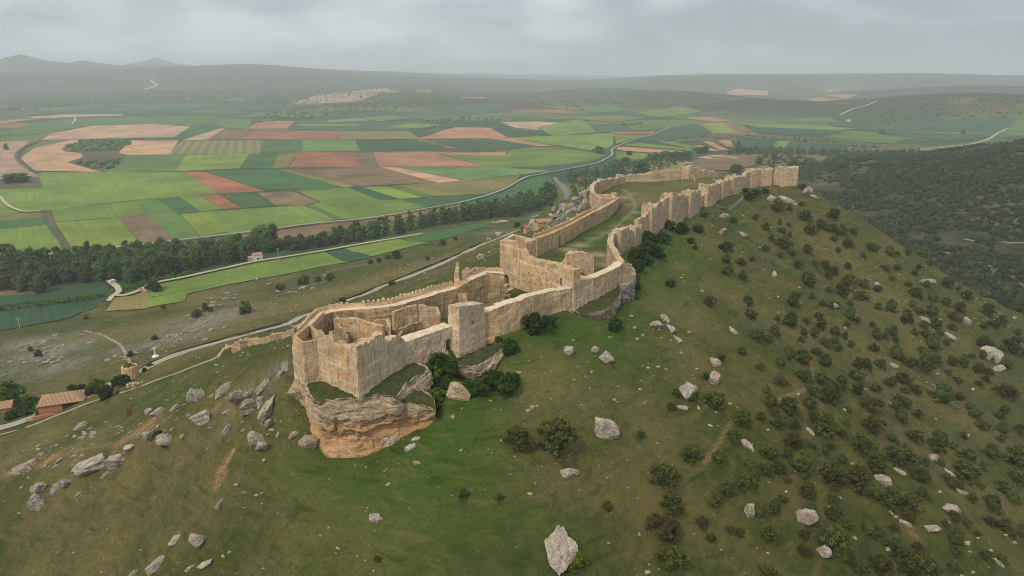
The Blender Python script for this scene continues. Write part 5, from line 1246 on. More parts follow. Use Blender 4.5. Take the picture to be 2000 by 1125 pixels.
# fallen masonry in the courtyards
def rubble(px0, py0, px1, py1, h, w, lab):
    a = P(px0, py0, 0); c = P(px1, py1, 0); n = 5; pts = [(a[0]+(c[0]-a[0])*k/n, a[1]+(c[1]-a[1])*k/n, -.6, h*random.uniform(.6, 1.1)) for k in range(n+1)]
    o = wall('low_wall', pts, w, M_STONE, rag=.35, rough=.18, parent=None)
    o.parent = None; o.location = (0, 0, 0); tag(o, lab, 'ruin')
rubble(944,580,963,570,1.1,1.3,'low stub of wall on the lawn left of the gate path')
rubble(920,584,940,584,.8,1.2,'broken low wall footing furthest left on the courtyard lawn')
rubble(975,571,994,562,1.2,1.4,'low wall stub between the gate arch and the path')
rubble(977,580,992,584,1.2,1.4,'low wall corner right of the gate path')
rubble(992,574,1003,568,1.0,1.2,'low wall stub against the great cross wall')
rubble(1000,588,1018,583,.8,1.0,'low line of stones on the lawn in front of the long near wall')
rubble(850,618,868,613,.8,1.2,'low footing beside the roofless room on the lawn')
rubble(1360,353,1384,350,.9,1.2,'low ruin lines on the turf of the upper ward')
# ------------------------------------------------------------------ foliage
def leaf_mat(name, dark, mid, light):
    t = NT(name); a = t.attr('tone')['Color']; s = t.sep(a); r = t.n('ShaderNodeObjectInfo').outputs['Random']
    g = t.mix(t.rng(s[0], .1, .6), dark, mid); g = t.mix(t.rng(s[0], .62, 1.0), g, light)
    hs = t.n('ShaderNodeHueSaturation'); t.l(g, hs.inputs['Color'])
    t.l(t.math('MULTIPLY_ADD', r, .05, .475), hs.inputs['Hue']); t.l(t.math('MULTIPLY_ADD', r, .5, .75), hs.inputs['Value'])
    t.color(hs.outputs[0]); t.b.inputs['Roughness'].default_value = .75
    tr = t.n('ShaderNodeBsdfTranslucent'); t.l(hs.outputs[0], tr.inputs[0]); mx = t.n('ShaderNodeMixShader'); mx.inputs[0].default_value = .38
    t.l(t.b.outputs[0], mx.inputs[1]); t.l(tr.outputs[0], mx.inputs[2]); t.l(mx.outputs[0], t.out.inputs[0]); return t.m
M_JUN = leaf_mat('juniper_foliage', (.056,.072,.015), (.098,.116,.024), (.16,.175,.044))
M_POP = leaf_mat('poplar_foliage', (.068,.124,.030), (.118,.186,.044), (.185,.25,.07))
M_DRK = leaf_mat('alder_foliage', (.058,.110,.030), (.102,.166,.042), (.155,.22,.062))
M_OLV = leaf_mat('willow_foliage', (.062,.082,.026), (.105,.125,.044), (.15,.165,.07))
M_BRT = leaf_mat('bright_foliage', (.050,.115,.009), (.105,.215,.015), (.18,.30,.026))
M_BSH = leaf_mat('bush_foliage', (.024,.056,.009), (.044,.092,.013), (.085,.140,.024))
M_YEL = leaf_mat('yellow_green_foliage', (.07,.09,.008), (.14,.17,.012), (.24,.26,.02))
def bark_mat():
    t = NT('bark'); n = t.noise(t.pos((1,1,.3)), 3, 4); t.color(t.mix(n, (.10,.08,.06), (.20,.17,.13))); return t.m
M_BARK = bark_mat()
M_OAK = leaf_mat('scrub_oak_foliage', (.022,.031,.009), (.040,.050,.014), (.070,.080,.024))
M_JDRY = leaf_mat('dry_juniper_foliage', (.060,.056,.020), (.105,.092,.032), (.16,.135,.055))
def crown_arr(seed, h0, h1, rad, clumps, per, leaf, shape='dome', spread=.30):
    """leaf clumps through a crown's volume: returns vertices, quads, tone per quad"""
    rg = np.random.default_rng(seed); V = []; T = []
    H = h1-h0
    k = 0; cs = []
    while len(cs) < clumps:
        t = rg.uniform(0, 1)**(.85); an = rg.uniform(0, 2*math.pi); q = rg.uniform(.25, 1)**.5
        if shape == 'dome': prof = math.sqrt(max(0, 1-(max(0, t-.30)/.72)**2))*(.80+.2*min(1, t*4))
        elif shape == 'cone': prof = (1-t)**.75*.95+.08
        elif shape == 'tall': prof = math.sin(math.pi*min(1, .14+t*.82))**.5
        else: prof = math.sin(math.pi*(.1+t*.86))**.65
        lob = 1+.26*math.sin(an*2+seed)+.24*math.sin(an*3+seed*1.7+t*4)+.14*math.sin(an*5+seed*2.3-t*6)
        cs.append((math.cos(an)*rad*prof*q*lob, math.sin(an)*rad*prof*q*lob, h0+H*t, q))
    tones = rg.uniform(0, 1, clumps)
    for (cx, cy, cz, q), tn in zip(cs, tones):
        R_ = rad*spread*rg.uniform(.55, 1.35)
        d = rg.normal(size=(per, 3)); d /= np.linalg.norm(d, axis=1)[:, None]; rr = R_*rg.uniform(.25, 1, per)**.5
        c = np.array([cx, cy, cz])+d*rr[:, None]*np.array([1, 1, .85])
        c[:, 2] = np.maximum(c[:, 2], h0*.7)
        nrm = d+rg.normal(size=(per, 3))*.55+np.array([0, 0, .35]); nrm /= np.linalg.norm(nrm, axis=1)[:, None]
        u = np.cross(nrm, rg.normal(size=(per, 3))); u /= np.linalg.norm(u, axis=1)[:, None]+1e-9; v = np.cross(nrm, u)
        L = leaf*rg.uniform(.6, 1.3, per)[:, None]; W_ = L*.62
        quad = np.stack([c-u*L-v*W_*.4, c-v*W_+u*L*.1, c+u*L+v*W_*.2, c+v*W_], 1); V.append(quad)
        up = np.clip(.5+.35*(tn-.5)*2+.25*rg.normal(size=per), 0, 1); T.append(up)
    V = np.concatenate(V); T = np.concatenate(T)
    return V.reshape(-1, 3), np.arange(len(V)*4).reshape(-1, 4), T
def core_arr(seed, h0, h1, rad, sub=2):
    bm = bmesh.new(); bmesh.ops.create_icosphere(bm, subdivisions=sub, radius=1); v = np.array([q.co[:] for q in bm.verts]); f = np.array([[q.index for q in g.verts] for g in bm.faces]); bm.free()
    n = fbm(v[:, 0]+seed, v[:, 1]+v[:, 2]*.8, .7, 2, seed % 40); v = v*(1+.28*n)[:, None]
    v = v*np.array([rad, rad, (h1-h0)/2])+np.array([0, 0, (h0+h1)/2]); return v, f
def crown_mesh(name, seed, h0, h1, rad, clumps, per, leaf, shape, mat, spread=.30, core=.62):
    V, F, T = crown_arr(seed, h0, h1, rad, clumps, per, leaf, shape, spread)
    cv, cf = core_arr(seed, h0+(h1-h0)*.04, h1-(h1-h0)*.16, rad*core)
    faces = [tuple(f) for f in F]+[tuple(f+len(V)) for f in cf]
    me = bpy.data.meshes.new(name); me.from_pydata(np.vstack([V, cv]).tolist(), [], faces)
    a = me.attributes.new('tone', 'FLOAT_COLOR', 'FACE'); tt_ = np.concatenate([T, np.full(len(cf), .45)])
    a.data.foreach_set('color', np.repeat(tt_[:, None], 4, 1).astype(np.float32).ravel())
    me.materials.append(mat); me.update(); return me
def trunk_mesh(name, h, r, seed, limbs=4):
    rg = random.Random(seed); bm = bmesh.new()
    def tube(a, b_, r0, r1, n=6):
        a, b_ = Vector(a), Vector(b_); d = (b_-a).normalized(); u = d.orthogonal().normalized(); v = d.cross(u); R0 = []; R1 = []
        for i in range(n):
            q = u*math.cos(2*math.pi*i/n)+v*math.sin(2*math.pi*i/n); R0.append(bm.verts.new(a+q*r0)); R1.append(bm.verts.new(b_+q*r1))
        for i in range(n): bm.faces.new((R0[i], R0[(i+1) % n], R1[(i+1) % n], R1[i]))
    tube((0, 0, -.5), (.03*h, 0, h*.45), r, r*.7); tube((.03*h, 0, h*.45), (.02*h, .02*h, h), r*.7, r*.2)
    for k in range(limbs):
        an = rg.uniform(0, 6.28); z = h*rg.uniform(.3, .7); L = h*rg.uniform(.2, .35); tube((.02*h, 0, z), (.02*h+math.cos(an)*L, math.sin(an)*L, z+L*.7), r*.4, r*.12, 5)
    me = bpy.data.meshes.new(name); bm.to_mesh(me); bm.free(); me.materials.append(M_BARK); return me
def plant_proto(name, crown_name, seeds, **k):
    """one of each variant: list of (crown mesh, trunk mesh)"""
    th = k.pop('trunk', .5); tr = k.pop('tr', .06); out = []
    for s in seeds: out.append((crown_mesh(crown_name, s, mat=k['mat'], h0=k['h0'], h1=k['h1'], rad=k['rad'], clumps=k['clumps'], per=k['per'], leaf=k['leaf'], shape=k['shape'], spread=k.get('spread', .30), core=k.get('core', .62)), trunk_mesh('trunk', th, tr, s)))
    return out
PROTO = {}
def plant(kind, loc, s, label, cat, group=None, name=None, squash=1.0, sxy=1.0):
    lst, nm = PROTO[kind]; cm, tm = random.choice(lst)
    e = empty(name or nm, loc, label, cat, group); e.rotation_euler = (0, 0, random.uniform(0, 6.28)); e.scale = (s*sxy, s*sxy, s*squash)
    a = bpy.data.objects.new('crown' if cat == 'tree' else 'foliage', cm); COL.objects.link(a); a.parent = e
    c = bpy.data.objects.new('trunk' if cat == 'tree' else 'stem', tm); COL.objects.link(c); c.parent = e
    return e
PROTO['juniper'] = (plant_proto('juniper', 'foliage', [1, 2, 3, 4, 5, 6, 7], mat=M_JUN, h0=.08, h1=1.75, rad=1.0, clumps=64, per=50, leaf=.088, shape='dome', spread=.23, core=.5, trunk=1.3, tr=.07), 'juniper_shrub')
PROTO['juniperdry'] = (plant_proto('juniper', 'foliage', [14, 15, 16], mat=M_JDRY, h0=.08, h1=1.6, rad=1.0, clumps=56, per=46, leaf=.088, shape='dome', spread=.22, core=.42, trunk=1.3, tr=.07), 'juniper_shrub')
PROTO['junipercone'] = (plant_proto('juniper', 'foliage', [11, 12, 13], mat=M_JUN, h0=.06, h1=2.3, rad=1.0, clumps=58, per=48, leaf=.095, shape='cone', spread=.25, trunk=1.7, tr=.07), 'juniper_shrub')
PROTO['bush'] = (plant_proto('bush', 'foliage', [21, 22, 23], mat=M_BSH, h0=.05, h1=1.4, rad=1.0, clumps=50, per=52, leaf=.10, shape='dome', spread=.27, trunk=.9, tr=.06), 'bush')
PROTO['bright'] = (plant_proto('bright', 'foliage', [31, 32], mat=M_BRT, h0=.05, h1=1.6, rad=1.0, clumps=42, per=52, leaf=.11, shape='dome', spread=.27, trunk=.9, tr=.06), 'bush')
PROTO['yellow'] = (plant_proto('yellow', 'foliage', [33], mat=M_YEL, h0=.05, h1=1.7, rad=1.0, clumps=46, per=52, leaf=.10, shape='dome', spread=.26, trunk=.9, tr=.06), 'bush')
PROTO['poplar'] = (plant_proto('poplar', 'crown', [41, 42, 43, 44], mat=M_POP, h0=1.2, h1=19.5, rad=4.3, clumps=58, per=30, leaf=.75, shape='tall', spread=.36, core=.55, trunk=15, tr=.35), 'poplar_tree')
PROTO['alder'] = (plant_proto('alder', 'crown', [51, 52, 53], mat=M_DRK, h0=1.2, h1=15, rad=5.2, clumps=60, per=30, leaf=.75, shape='round', spread=.30, core=.6, trunk=10, tr=.4), 'alder_tree')
PROTO['willow'] = (plant_proto('willow', 'crown', [61, 62], mat=M_OLV, h0=1.0, h1=12.5, rad=4.8, clumps=56, per=30, leaf=.7, shape='round', spread=.30, core=.6, trunk=8, tr=.4), 'willow_tree')

# ------------------------------------------------------------------ junipers on the slopes
J = [(332,160,38),(470,153,40),(680,85,50),(625,155,50),(620,225,60),(500,278,50),(560,260,48),(540,290,32),(663,265,34),(700,268,38),(655,293,24),(610,330,45),(660,350,62),(612,352,30),(773,292,30),(788,322,30),(830,308,26),(912,318,36),(800,118,60),(730,165,20),(715,208,28),(725,238,40),(770,45,40),(740,30,36),(970,175,46),(1025,210,54),(1110,190,50),(1060,130,40),(1115,140,40),(1120,300,60),(1165,302,26),(1170,95,40),(1240,140,36),(1405,310,70),(1360,225,40),(1310,190,46),(1335,235,36),(375,352,32),(515,385,36),(580,370,40),(582,435,46),(668,420,56),(730,430,50),(755,480,80),(795,432,40),(800,460,30),(850,420,46),(855,375,40),(880,380,44),(852,465,44),(935,380,36),(915,462,36),(965,440,40),(1010,425,50),(1090,380,60),(1045,378,40),(1020,470,30),(1000,500,46),(990,525,40),(1020,515,40),(905,520,70),(820,535,30),(685,515,44),(615,520,70),(545,508,54),(565,548,40),(515,562,38),(580,585,50),(450,570,64),(420,625,48),(630,640,64),(630,590,40),(735,580,90),(700,560,40),(800,620,36),(905,585,70),(1005,555,54),(1067,555,30),(1150,480,90),(1225,365,50),(1280,390,44),(1170,405,28),(1280,445,26),(1305,430,26),(1380,470,70),(1265,550,40),(1290,590,46),(1362,597,46),(1227,628,30),(1055,630,50),(1135,650,80),(975,635,40),(1360,640,30),(1410,700,90),(1230,745,90),(1360,808,50),(1330,860,70),(1400,845,50),(1375,938,60),(1000,690,100),(920,725,75),(850,770,95),(760,770,90),(655,720,95),(610,690,40),(870,655,80),(545,690,50),(535,740,60),(580,745,44),(475,730,46),(460,785,60),(490,770,40),(358,855,46),(395,815,50),(367,700,60),(270,685,70),(180,770,90),(200,865,80),(175,945,105),(200,1050,95),(308,930,50),(340,990,34),(545,975,54),(590,850,32),(510,890,60),(665,1030,44),(690,880,40),(765,900,54),(765,985,110),(770,850,40),(900,940,75),(985,840,95),(1045,860,70),(1080,770,60),(1080,830,50),(935,1085,70),(1070,1085,120),(540,1110,60),(270,490,50),(350,505,62),(218,480,34),(200,525,30),(695,663,28),(740,680,30),(1190,908,40),(1275,975,24),(1285,805,30),(1240,700,50),(200,95,24),(450,65,40),(478,205,40),(905,240,22),(640,130,26)]
SH = [(1200+a/1.8, 500+b_/1.8, w/1.8) for a, b_, w in J]
SH += [(1010,850,52),(1090,860,75),(1518,403,24),(1477,423,14),(1496,441,21),(1571,420,24),(1582,447,24),(1417,480,26),(1530,472,30),(1417,504,24),(1447,510,18),(1357,484,10),(1469,505,12),(1420,526,22),(1309,552,18),(1495,484,15),(1540,438,10),(1567,364,14),(1546,494,14),(1558,516,20),(1576,486,20),(1522,496,14),(1579,540,26),(905,963,22),(1185,985,24),(975,968,18),(738,1090,14),(1250,846,16)]
hand = len(SH)
NSH = [(385,613,16),(401,600,14),(480,602,24),(548,562,14),(670,590,16),(645,543,16),(593,548,20),(622,546,12),(724,512,9),(740,508,9),(757,503,9),(774,500,18),(865,475,14),(890,466,8),(168,620,9),(75,690,14),(60,682,9),(412,606,8),(320,600,7),(255,692,12),(303,660,10),(765,553,10),(835,505,8)]
# the small scattered ones between them
def dens(px, py):
    if py < 380+(px-1560)*.45 and px > 1560: return 0
    return max(0, min(1, (px-1430+(py-500)*.10)/260))*(1.3 if py < 720 else .4)
tries = 0; extra = []
while len(extra) < 140 and tries < 9000:
    tries += 1; px = random.uniform(1400, 1995); py = random.uniform(390, 1110)
    if random.random() > dens(px, py): continue
    w = random.choice([14, 16, 18, 20, 24, 28])*(.75+.5*(py-380)/700)
    if any(math.hypot(px-a, py-b_) < (w+c)*.42 for a, b_, c in SH+extra): continue
    extra.append((px, py, w))
SH += extra
MARK = [(1177,833,'the big pale boulder alone on the grass'),(1092,1065,'the big pointed boulder at the bottom centre'),(1338,760,'the tall speckled boulder'),(1395,708,'the smooth pale boulder'),(1461,864,'the mottled boulder'),
        (1571,1010,'the tall pale boulder low on the slope'),(1463,997,'the narrow pale boulder'),(1605,1073,'the upright boulder near the bottom edge'),(1808,550,'the pointed grey crag'),(1933,690,'the largest pale boulder at the right edge'),
        (1722,936,'the white rock under a large shrub'),(1822,893,'the round white stone'),(1858,995,'the white boulder near the right edge'),(1815,1030,'the split white boulder'),(1889,628,'the pale upright rock near the right edge'),
        (1280,632,'the wide cream boulder by the rock rib'),(1325,658,'the lowest piece of the rock rib'),(1430,643,'the flat pale stone on the bare slope'),(1107,921,'the square cut pale block'),(1582,839,'the pale stone between shrubs'),
        (1747,714,'the grey slab on the right slope'),(1540,390,'the pale rib below the far end tower'),(1452,458,'the grey slab under the far wall'),(1853,919,'the white leaning stone'),(1878,960,'the pinkish flat stone'),(1953,1098,'the stone in the bottom right corner')]
LANDM = {}
def where(px, py, mx, my):
    dx, dy = px-mx, py-my
    if abs(dx) > 1.6*abs(dy): return 'left of' if dx < 0 else 'right of'
    if abs(dy) > 1.6*abs(dx): return 'uphill of' if dy < 0 else 'downhill of'
    return ('above left of' if dx < 0 else 'above right of') if dy < 0 else ('below left of' if dx < 0 else 'below right of')
best = {}
for i, (px, py, w) in enumerate(SH):
    for mi, (mx, my, mn) in enumerate(MARK):
        d = math.hypot(px-mx, py-my)
        if d < 120:
            k = (mi, where(px, py, mx, my))
            if k not in best or best[k][0] > d: best[k] = (d, i)
lab = {}
for (mi, wd_), (d, i) in sorted(best.items(), key=lambda q: q[1][0]):
    if i not in lab and (mi, wd_) not in [v[:2] for v in lab.values()]: lab[i] = (mi, wd_, d)
SPEC = {(1010,850): 'round dark juniper left of another, on the grass right of the cliff', (1090,860): 'larger dark juniper of two on the grass right of the cliff'}
pts = G([s[0] for s in SH], [s[1]+s[2]*.38 for s in SH])
NZ = {}
for i, ((px, py, w), p) in enumerate(zip(SH, pts)):
    d = p[1]*cp+(CAMZ-p[2])*sp; r = w/2*d/FPX
    size = 'large' if w > 44 else ('medium' if w > 24 else 'small')
    kind = random.choice(['juniper', 'juniper', 'juniper', 'juniper', 'junipercone', 'junipercone', 'juniperdry' if w > 20 else 'juniper'])
    grp = 'juniper shrubs on the southern slope'
    if (px, py) in SPEC: l = SPEC[(px, py)]
    elif i in lab:
        mi, wd_, _ = lab[i]; l = '%s juniper, nearest one %s %s' % (size, wd_, MARK[mi][2])
    else:
        zone = ('beneath the far southern wall' if py < 520 and px < 1620 else 'high on the right slope' if py < 640 else 'midway down the right slope' if py < 850 else 'low on the right slope')
        l = '%s dark juniper among the shrubs scattered %s' % (size, zone); grp = 'juniper shrubs ' + zone + ', ' + size
    plant(kind, (p[0], p[1], p[2]-.1), r*1.0, l, 'shrub', grp, squash=random.uniform(.8, 1.1)*(.78 if kind == 'junipercone' else .95))
pts = G([s[0] for s in NSH], [s[1]+s[2]*.38 for s in NSH])
for (px, py, w), p in zip(NSH, pts):
    d = p[1]*cp+(CAMZ-p[2])*sp
    plant('juniper', (p[0], p[1], p[2]-.1), w/2*d/FPX*1.1, 'dark shrub dotted alone on the pale slope between the road and the green fields', 'shrub', 'shrubs on the slope between road and fields')
# leafy bushes near the walls and houses
BU = [('bush',1258,462,24,0),('bush',1275,470,26,0),('bush',1295,466,24,0),('bush',1306,440,20,0),('bush',1330,446,26,0),('bush',1365,448,18,0),('bush',1265,485,30,0),('bush',1285,495,24,0),('bush',1240,500,28,0),('bush',1253,498,28,0),('bush',1245,520,28,0),('bush',1262,508,24,0),('bush',1236,540,16,0),('bush',1243,560,14,0),('bush',1318,428,14,0),('bush',1440,388,14,0),('bush',1462,384,18,0),('bush',1478,376,14,0),('bush',1494,373,12,0),('bush',1455,372,10,0),('bush',1350,470,14,0),('bush',1375,420,12,0),('bush',1432,430,12,0),('bush',1230,300,10,0),
      ('bush',1046,632,44,'low wide bush against the foot of the long near wall'),('bush',1072,629,26,'smaller bush right of the wide one at the foot of the long near wall'),('bush',1202,634,30,'bush in the nook right of the squat rock ledge'),
      ('bush',857,708,38,'dark green bush under the lower near wall'),('bush',878,718,38,'dark green bush right of the bright one below the wall'),('bright',852,731,28,'bright green bush by the cliff edge, the upper of two'),('bright',855,775,32,'bright green bush by the cliff edge, the lower of two'),('bush',872,752,22,'dim bush squeezed between the two bright bushes'),
      ('bush',962,742,42,'rounded bush in the row below the cream rocks'),('bush',990,752,44,'bush at the right end of the row below the cream rocks'),('bush',930,757,36,'bush at the left end of the row below the cream rocks'),('bush',1003,738,22,'small bush tucked behind the row below the cream rocks'),('bush',995,677,36,'dark round bush right of the square tower foot'),('bush',975,664,14,'small bush at the foot of the long near wall beside the square tower'),
      ('yellow',1125,1095,34,'bright yellow green bush against the big pointed boulder'),('bush',1379,735,14,'small bush leaning on a pale boulder'),('bush',309,847,14,'small bush between two square ridge blocks'),
      ('bush',640,632,16,'bush on the raised grass inside the bastion'),('bush',948,535,9,'tuft of ivy on the walkway wall'),('bush',838,588,10,'tuft growing on the walkway wall'),
      ('bright',12,772,52,'big bright tree-like bush at the left edge'),('bush',62,795,40,'dark bush left of the tiled house'),('bright',80,800,26,'bright bush at the corner of the tiled house'),('bush',45,790,26,'bush between the two tiled houses'),
      ('bush',178,764,22,'low bush right of the tiled house'),('bright',190,752,24,'bright shrub on the roadside behind the tiled house'),('bush',210,766,30,'dark small tree between the tiled house and the brown tower'),('bush',238,744,28,'bush at the foot of the brown tower'),('bush',283,722,10,'small bush right of the brown tower'),('bush',293,714,9,'tiny bush on the road verge near the white monument'),
      ('bush',25,812,24,'bush in front of the house at the left edge'),('bush',142,758,16,'low bush behind the tiled house'),('bush',160,757,16,'round bush behind the right gable of the tiled house'),
      ('bush',1010,440,12,'dark round bush on the bank beyond the road near the hermitage')]
pts = G([q[1] for q in BU], [q[2]+q[3]*.35 for q in BU])
for (k, px, py, w, l), p in zip(BU, pts):
    d = p[1]*cp+(CAMZ-p[2])*sp
    plant(k, (p[0], p[1], p[2]-.1), w/2*d/FPX*1.12, l or 'dark leafy bush growing in the thicket along the foot of the far southern wall', 'bush', 'bushes near walls and houses' if l else 'bushes along the foot of the far southern wall')

# ------------------------------------------------------------------ trees along the river
def sample(poly, spacing, seed, jit=.4):
    w = [P(a, b_, -100)[:2] for a, b_ in poly]; xs = [q[0] for q in w]; ys = [q[1] for q in w]; rg = np.random.default_rng(seed)
    X, Y = np.meshgrid(np.arange(min(xs), max(xs), spacing), np.arange(min(ys), max(ys), spacing)); X = X.ravel()+rg.normal(size=X.size)*spacing*jit; Y = Y.ravel()+rg.normal(size=Y.size)*spacing*jit
    k = inside(w, X, Y); return X[k], Y[k]
BELT = [(-60,580),(60,571),(90,560),(215,551),(250,556),(300,547),(400,527),(470,512),(486,505),(488,495),(520,494),(600,487),(700,472),(850,447),(960,433),(1010,426),(1060,411),(1082,398),(1088,384),(1080,372),(1066,374),(1060,390),(1000,408),(900,429),(850,439),(700,462),(560,482),(450,492),(340,506),(200,511),(-60,520)]
bx, by = sample(BELT, 8.2, 3)
RB = [(1112,404),(1125,400),(1140,385),(1150,365),(1170,352),(1220,345),(1290,335),(1330,322),(1350,312),(1300,312),(1240,322),(1180,332),(1140,338),(1105,345),(1112,360),(1122,385)]
rx, ry = sample(RB, 15, 4)
R2 = [(1420,304),(1600,306),(1700,316),(1760,330),(1800,325),(1790,312),(1730,308),(1620,299),(1500,294),(1430,297)]
r2x, r2y = sample(R2, 14, 5)
R3 = [(1560,372),(1600,368),(1640,345),(1700,330),(1690,324),(1620,330),(1580,338),(1555,345)]
r3x, r3y = sample(R3, 13, 6)
TX = np.concatenate([bx, rx, r2x, r3x]); TY = np.concatenate([by, ry, r2y, r3y]); TK = np.concatenate([np.zeros(len(bx)), np.ones(len(rx)), np.full(len(r2x), 2), np.full(len(r3x), 3)])
dT = np.hypot(TX, TY); order = np.argsort(dT)
HT = height(TX, TY, False)
stuffV = []; stuffF = []; stuffT = []; nv = 0
lowp = [crown_arr(900+k, 1.5, 19, 4.0, 26, 11, 1.25, 'tall' if k % 2 else 'round', .42) for k in range(5)]
nb = 0
for n_, i in enumerate(order):
    x, y = TX[i], TY[i]; kz = int(TK[i]); u = vnoise(np.array([x/70]), np.array([y/70]), 4)[0]
    main = kz == 0
    if main: kind = 'poplar' if u > -.15 else ('alder' if u > -.5 else 'willow')
    else: kind = random.choice(['alder', 'alder', 'poplar', 'willow'])
    s = random.uniform(.62, 1.05)*(1.0 if main else .75)
    if main and x < -300: s *= 1.1
    if n_ < 285:
        l = {'poplar': 'tall mid green poplar packed in the belt of trees along the river', 'alder': 'dark rounded tree packed in the belt of trees along the river', 'willow': 'olive grey willow packed in the belt of trees along the river'}[kind]
        if not main: l = 'dark round tree on the river bank beyond the castle'
        plant(kind, (x, y, HT[i]-.3), s, l, 'tree', 'trees of the belt along the river' if main else 'trees on the river bank beyond the castle', sxy=random.uniform(.9, 1.15))
    else:
        V, F, T = lowp[(i+n_) % 5]; a = random.uniform(0, 6.28); c, sn = math.cos(a), math.sin(a); q = V*np.array([s*1.05, s*1.05, s*(1 if main else .85)])
        q = np.stack([q[:, 0]*c-q[:, 1]*sn+x, q[:, 0]*sn+q[:, 1]*c+y, q[:, 2]+HT[i]], -1); stuffV.append(q); stuffF.append(F+nv); stuffT.append(np.clip(T*.8+random.uniform(-.15, .3), 0, 1)); nv += len(V)
def leafstuff(name, V, F, T, mat, label, cat):
    me = npmesh(name, np.concatenate(V), np.concatenate(F)); a = me.attributes.new('tone', 'FLOAT_COLOR', 'FACE'); tv = np.concatenate(T)
    if len(tv) == len(me.polygons): a.data.foreach_set('color', np.repeat(tv[:, None], 4, 1).astype(np.float32).ravel())
    return tag(link(name, me, mat), label, cat, kind='stuff')
leafstuff('riverside_wood', stuffV, stuffF, stuffT, M_DRK, 'farther trees of the riverside belt reading as one mass', 'wood')
IND = [('alder',1170,299,20,'single round tree at the bend of the pale road'),('alder',1205,327,30,'broad dark tree beside the road near the river'),('alder',1222,322,20,'round tree right of the broad dark one near the road'),('poplar',1250,338,32,'large loose tree behind the far wall of the castle'),
       ('alder',1437,340,28,'round dark tree alone in the green meadow behind the castle'),('alder',1362,350,28,'dark tree crown showing just behind the broken gate tower'),('poplar',1441,296,8,'slim poplar standing above the far row of trees'),('alder',1366,300,16,'left of two round trees in the far meadow'),('alder',1377,298,16,'right of two round trees in the far meadow'),
       ('alder',1575,334,32,'big dark tree just right of the far end tower'),('alder',1549,333,16,'round tree behind the far end tower'),('alder',1544,311,9,'small tree alone in the brown meadow'),('alder',1494,311,10,'small tree on the hedge line in the far meadow'),('alder',1482,324,16,'shrubby tree at the lower end of the hedge line'),('alder',1512,315,12,'shrubby tree in the middle of the hedge line'),
       ('alder',1300,309,30,'large tree in the middle of the row by the road beyond the castle'),('alder',1322,310,26,'tree right of the large one in the row by the road'),('alder',1280,312,22,'tree left of the large one in the row by the road'),('alder',1340,309,22,'tree at the right end of the row by the road'),('alder',1268,316,14,'small tree at the left end of the row by the road'),
       ('poplar',520,481,30,'tall poplar rising above the belt near the small white house'),('poplar',508,482,20,'slimmer poplar left of the tall one rising above the belt'),('poplar',535,480,16,'short poplar right of the tall one rising above the belt'),('alder',78,572,28,'round bright tree alone in front of the belt at the left'),
       ('alder',30,356,28,'large round tree of the clump in the left fields'),('alder',44,356,28,'tallest tree of the clump in the left fields'),('alder',16,358,20,'low tree at the left of the clump in the left fields'),('alder',13,293,9,'single dark tree in the bare tan field'),('alder',246,490,14,'round tree on the road edge above the belt'),('alder',172,498,18,'round tree sticking out above the belt at the left'),
       ('alder',1626,333,20,'left tree of the clump in the green meadow at the right'),('alder',1642,333,22,'right tree of the clump in the green meadow at the right'),('alder',1680,336,26,'left of the tree row at the foot of the wooded hill'),('alder',1700,334,24,'right of the tree row at the foot of the wooded hill'),('willow',1640,348,34,'pale green tree at the foot of the wooded hill'),('alder',1722,263,10,'small tree in the wide teal field'),('alder',1881,263,9,'tiny lone tree far right in the wide teal field')]
for k, px, py, w, l in IND:
    p = np.array(P(px, py, -100)); p[2] = height(np.array([p[0]]), np.array([p[1]]), False)[0]; d = p[1]*cp+(CAMZ-p[2])*sp; r = w/2*d/FPX
    s_ = r/{'alder': 5.2, 'poplar': 3.7, 'willow': 4.8}[k]; plant(k, p, s_, l, 'tree', None, squash=min(1.0, {'poplar': 24., 'alder': 14., 'willow': 12.}[k]/(s_*{'poplar': 21., 'alder': 15., 'willow': 12.5}[k])))
# hedge rows on the dark fields
def hedge(pts, w, h, label):
    V = []; F = []; T = []; n0 = 0; q = np.array([P(a, b_, -99.6) for a, b_ in pts])
    for i in range(len(q)-1):
        L = np.linalg.norm(q[i+1]-q[i]); k = max(1, int(L/3))
        for j in range(k):
            p = q[i]+(q[i+1]-q[i])*(j+.5)/k; v, f, t = crown_arr(random.randrange(9999), .2, h*random.uniform(.7, 1.2), w/2, 9, 16, .55, 'dome', .5); p[:2] += np.array([random.gauss(0, .8), random.gauss(0, .8)])
            p[2] = height(np.array([p[0]]), np.array([p[1]]), False)[0]; V.append(v+p); F.append(f+n0); T.append(t); n0 += len(v)
    me = npmesh('hedge', np.concatenate(V), np.concatenate(F)); a = me.attributes.new('tone', 'FLOAT_COLOR', 'FACE'); tv = np.concatenate(T); a.data.foreach_set('color', np.repeat(tv[:, None], 4, 1).astype(np.float32).ravel())
    tag(link('hedge', me, M_BRT), label, 'hedge')
hedge([(66,600),(100,594),(150,588),(206,578)], 5, 4.2, 'bright green hedge between two dark teal fields')
hedge([(-5,609),(20,606),(56,600)], 5, 4.2, 'short hedge at the left edge between two dark teal fields')
hedge([(236,566),(262,562),(296,553),(330,545),(380,534)], 5, 4, 'scrubby hedge beside the pale track under the tree belt')
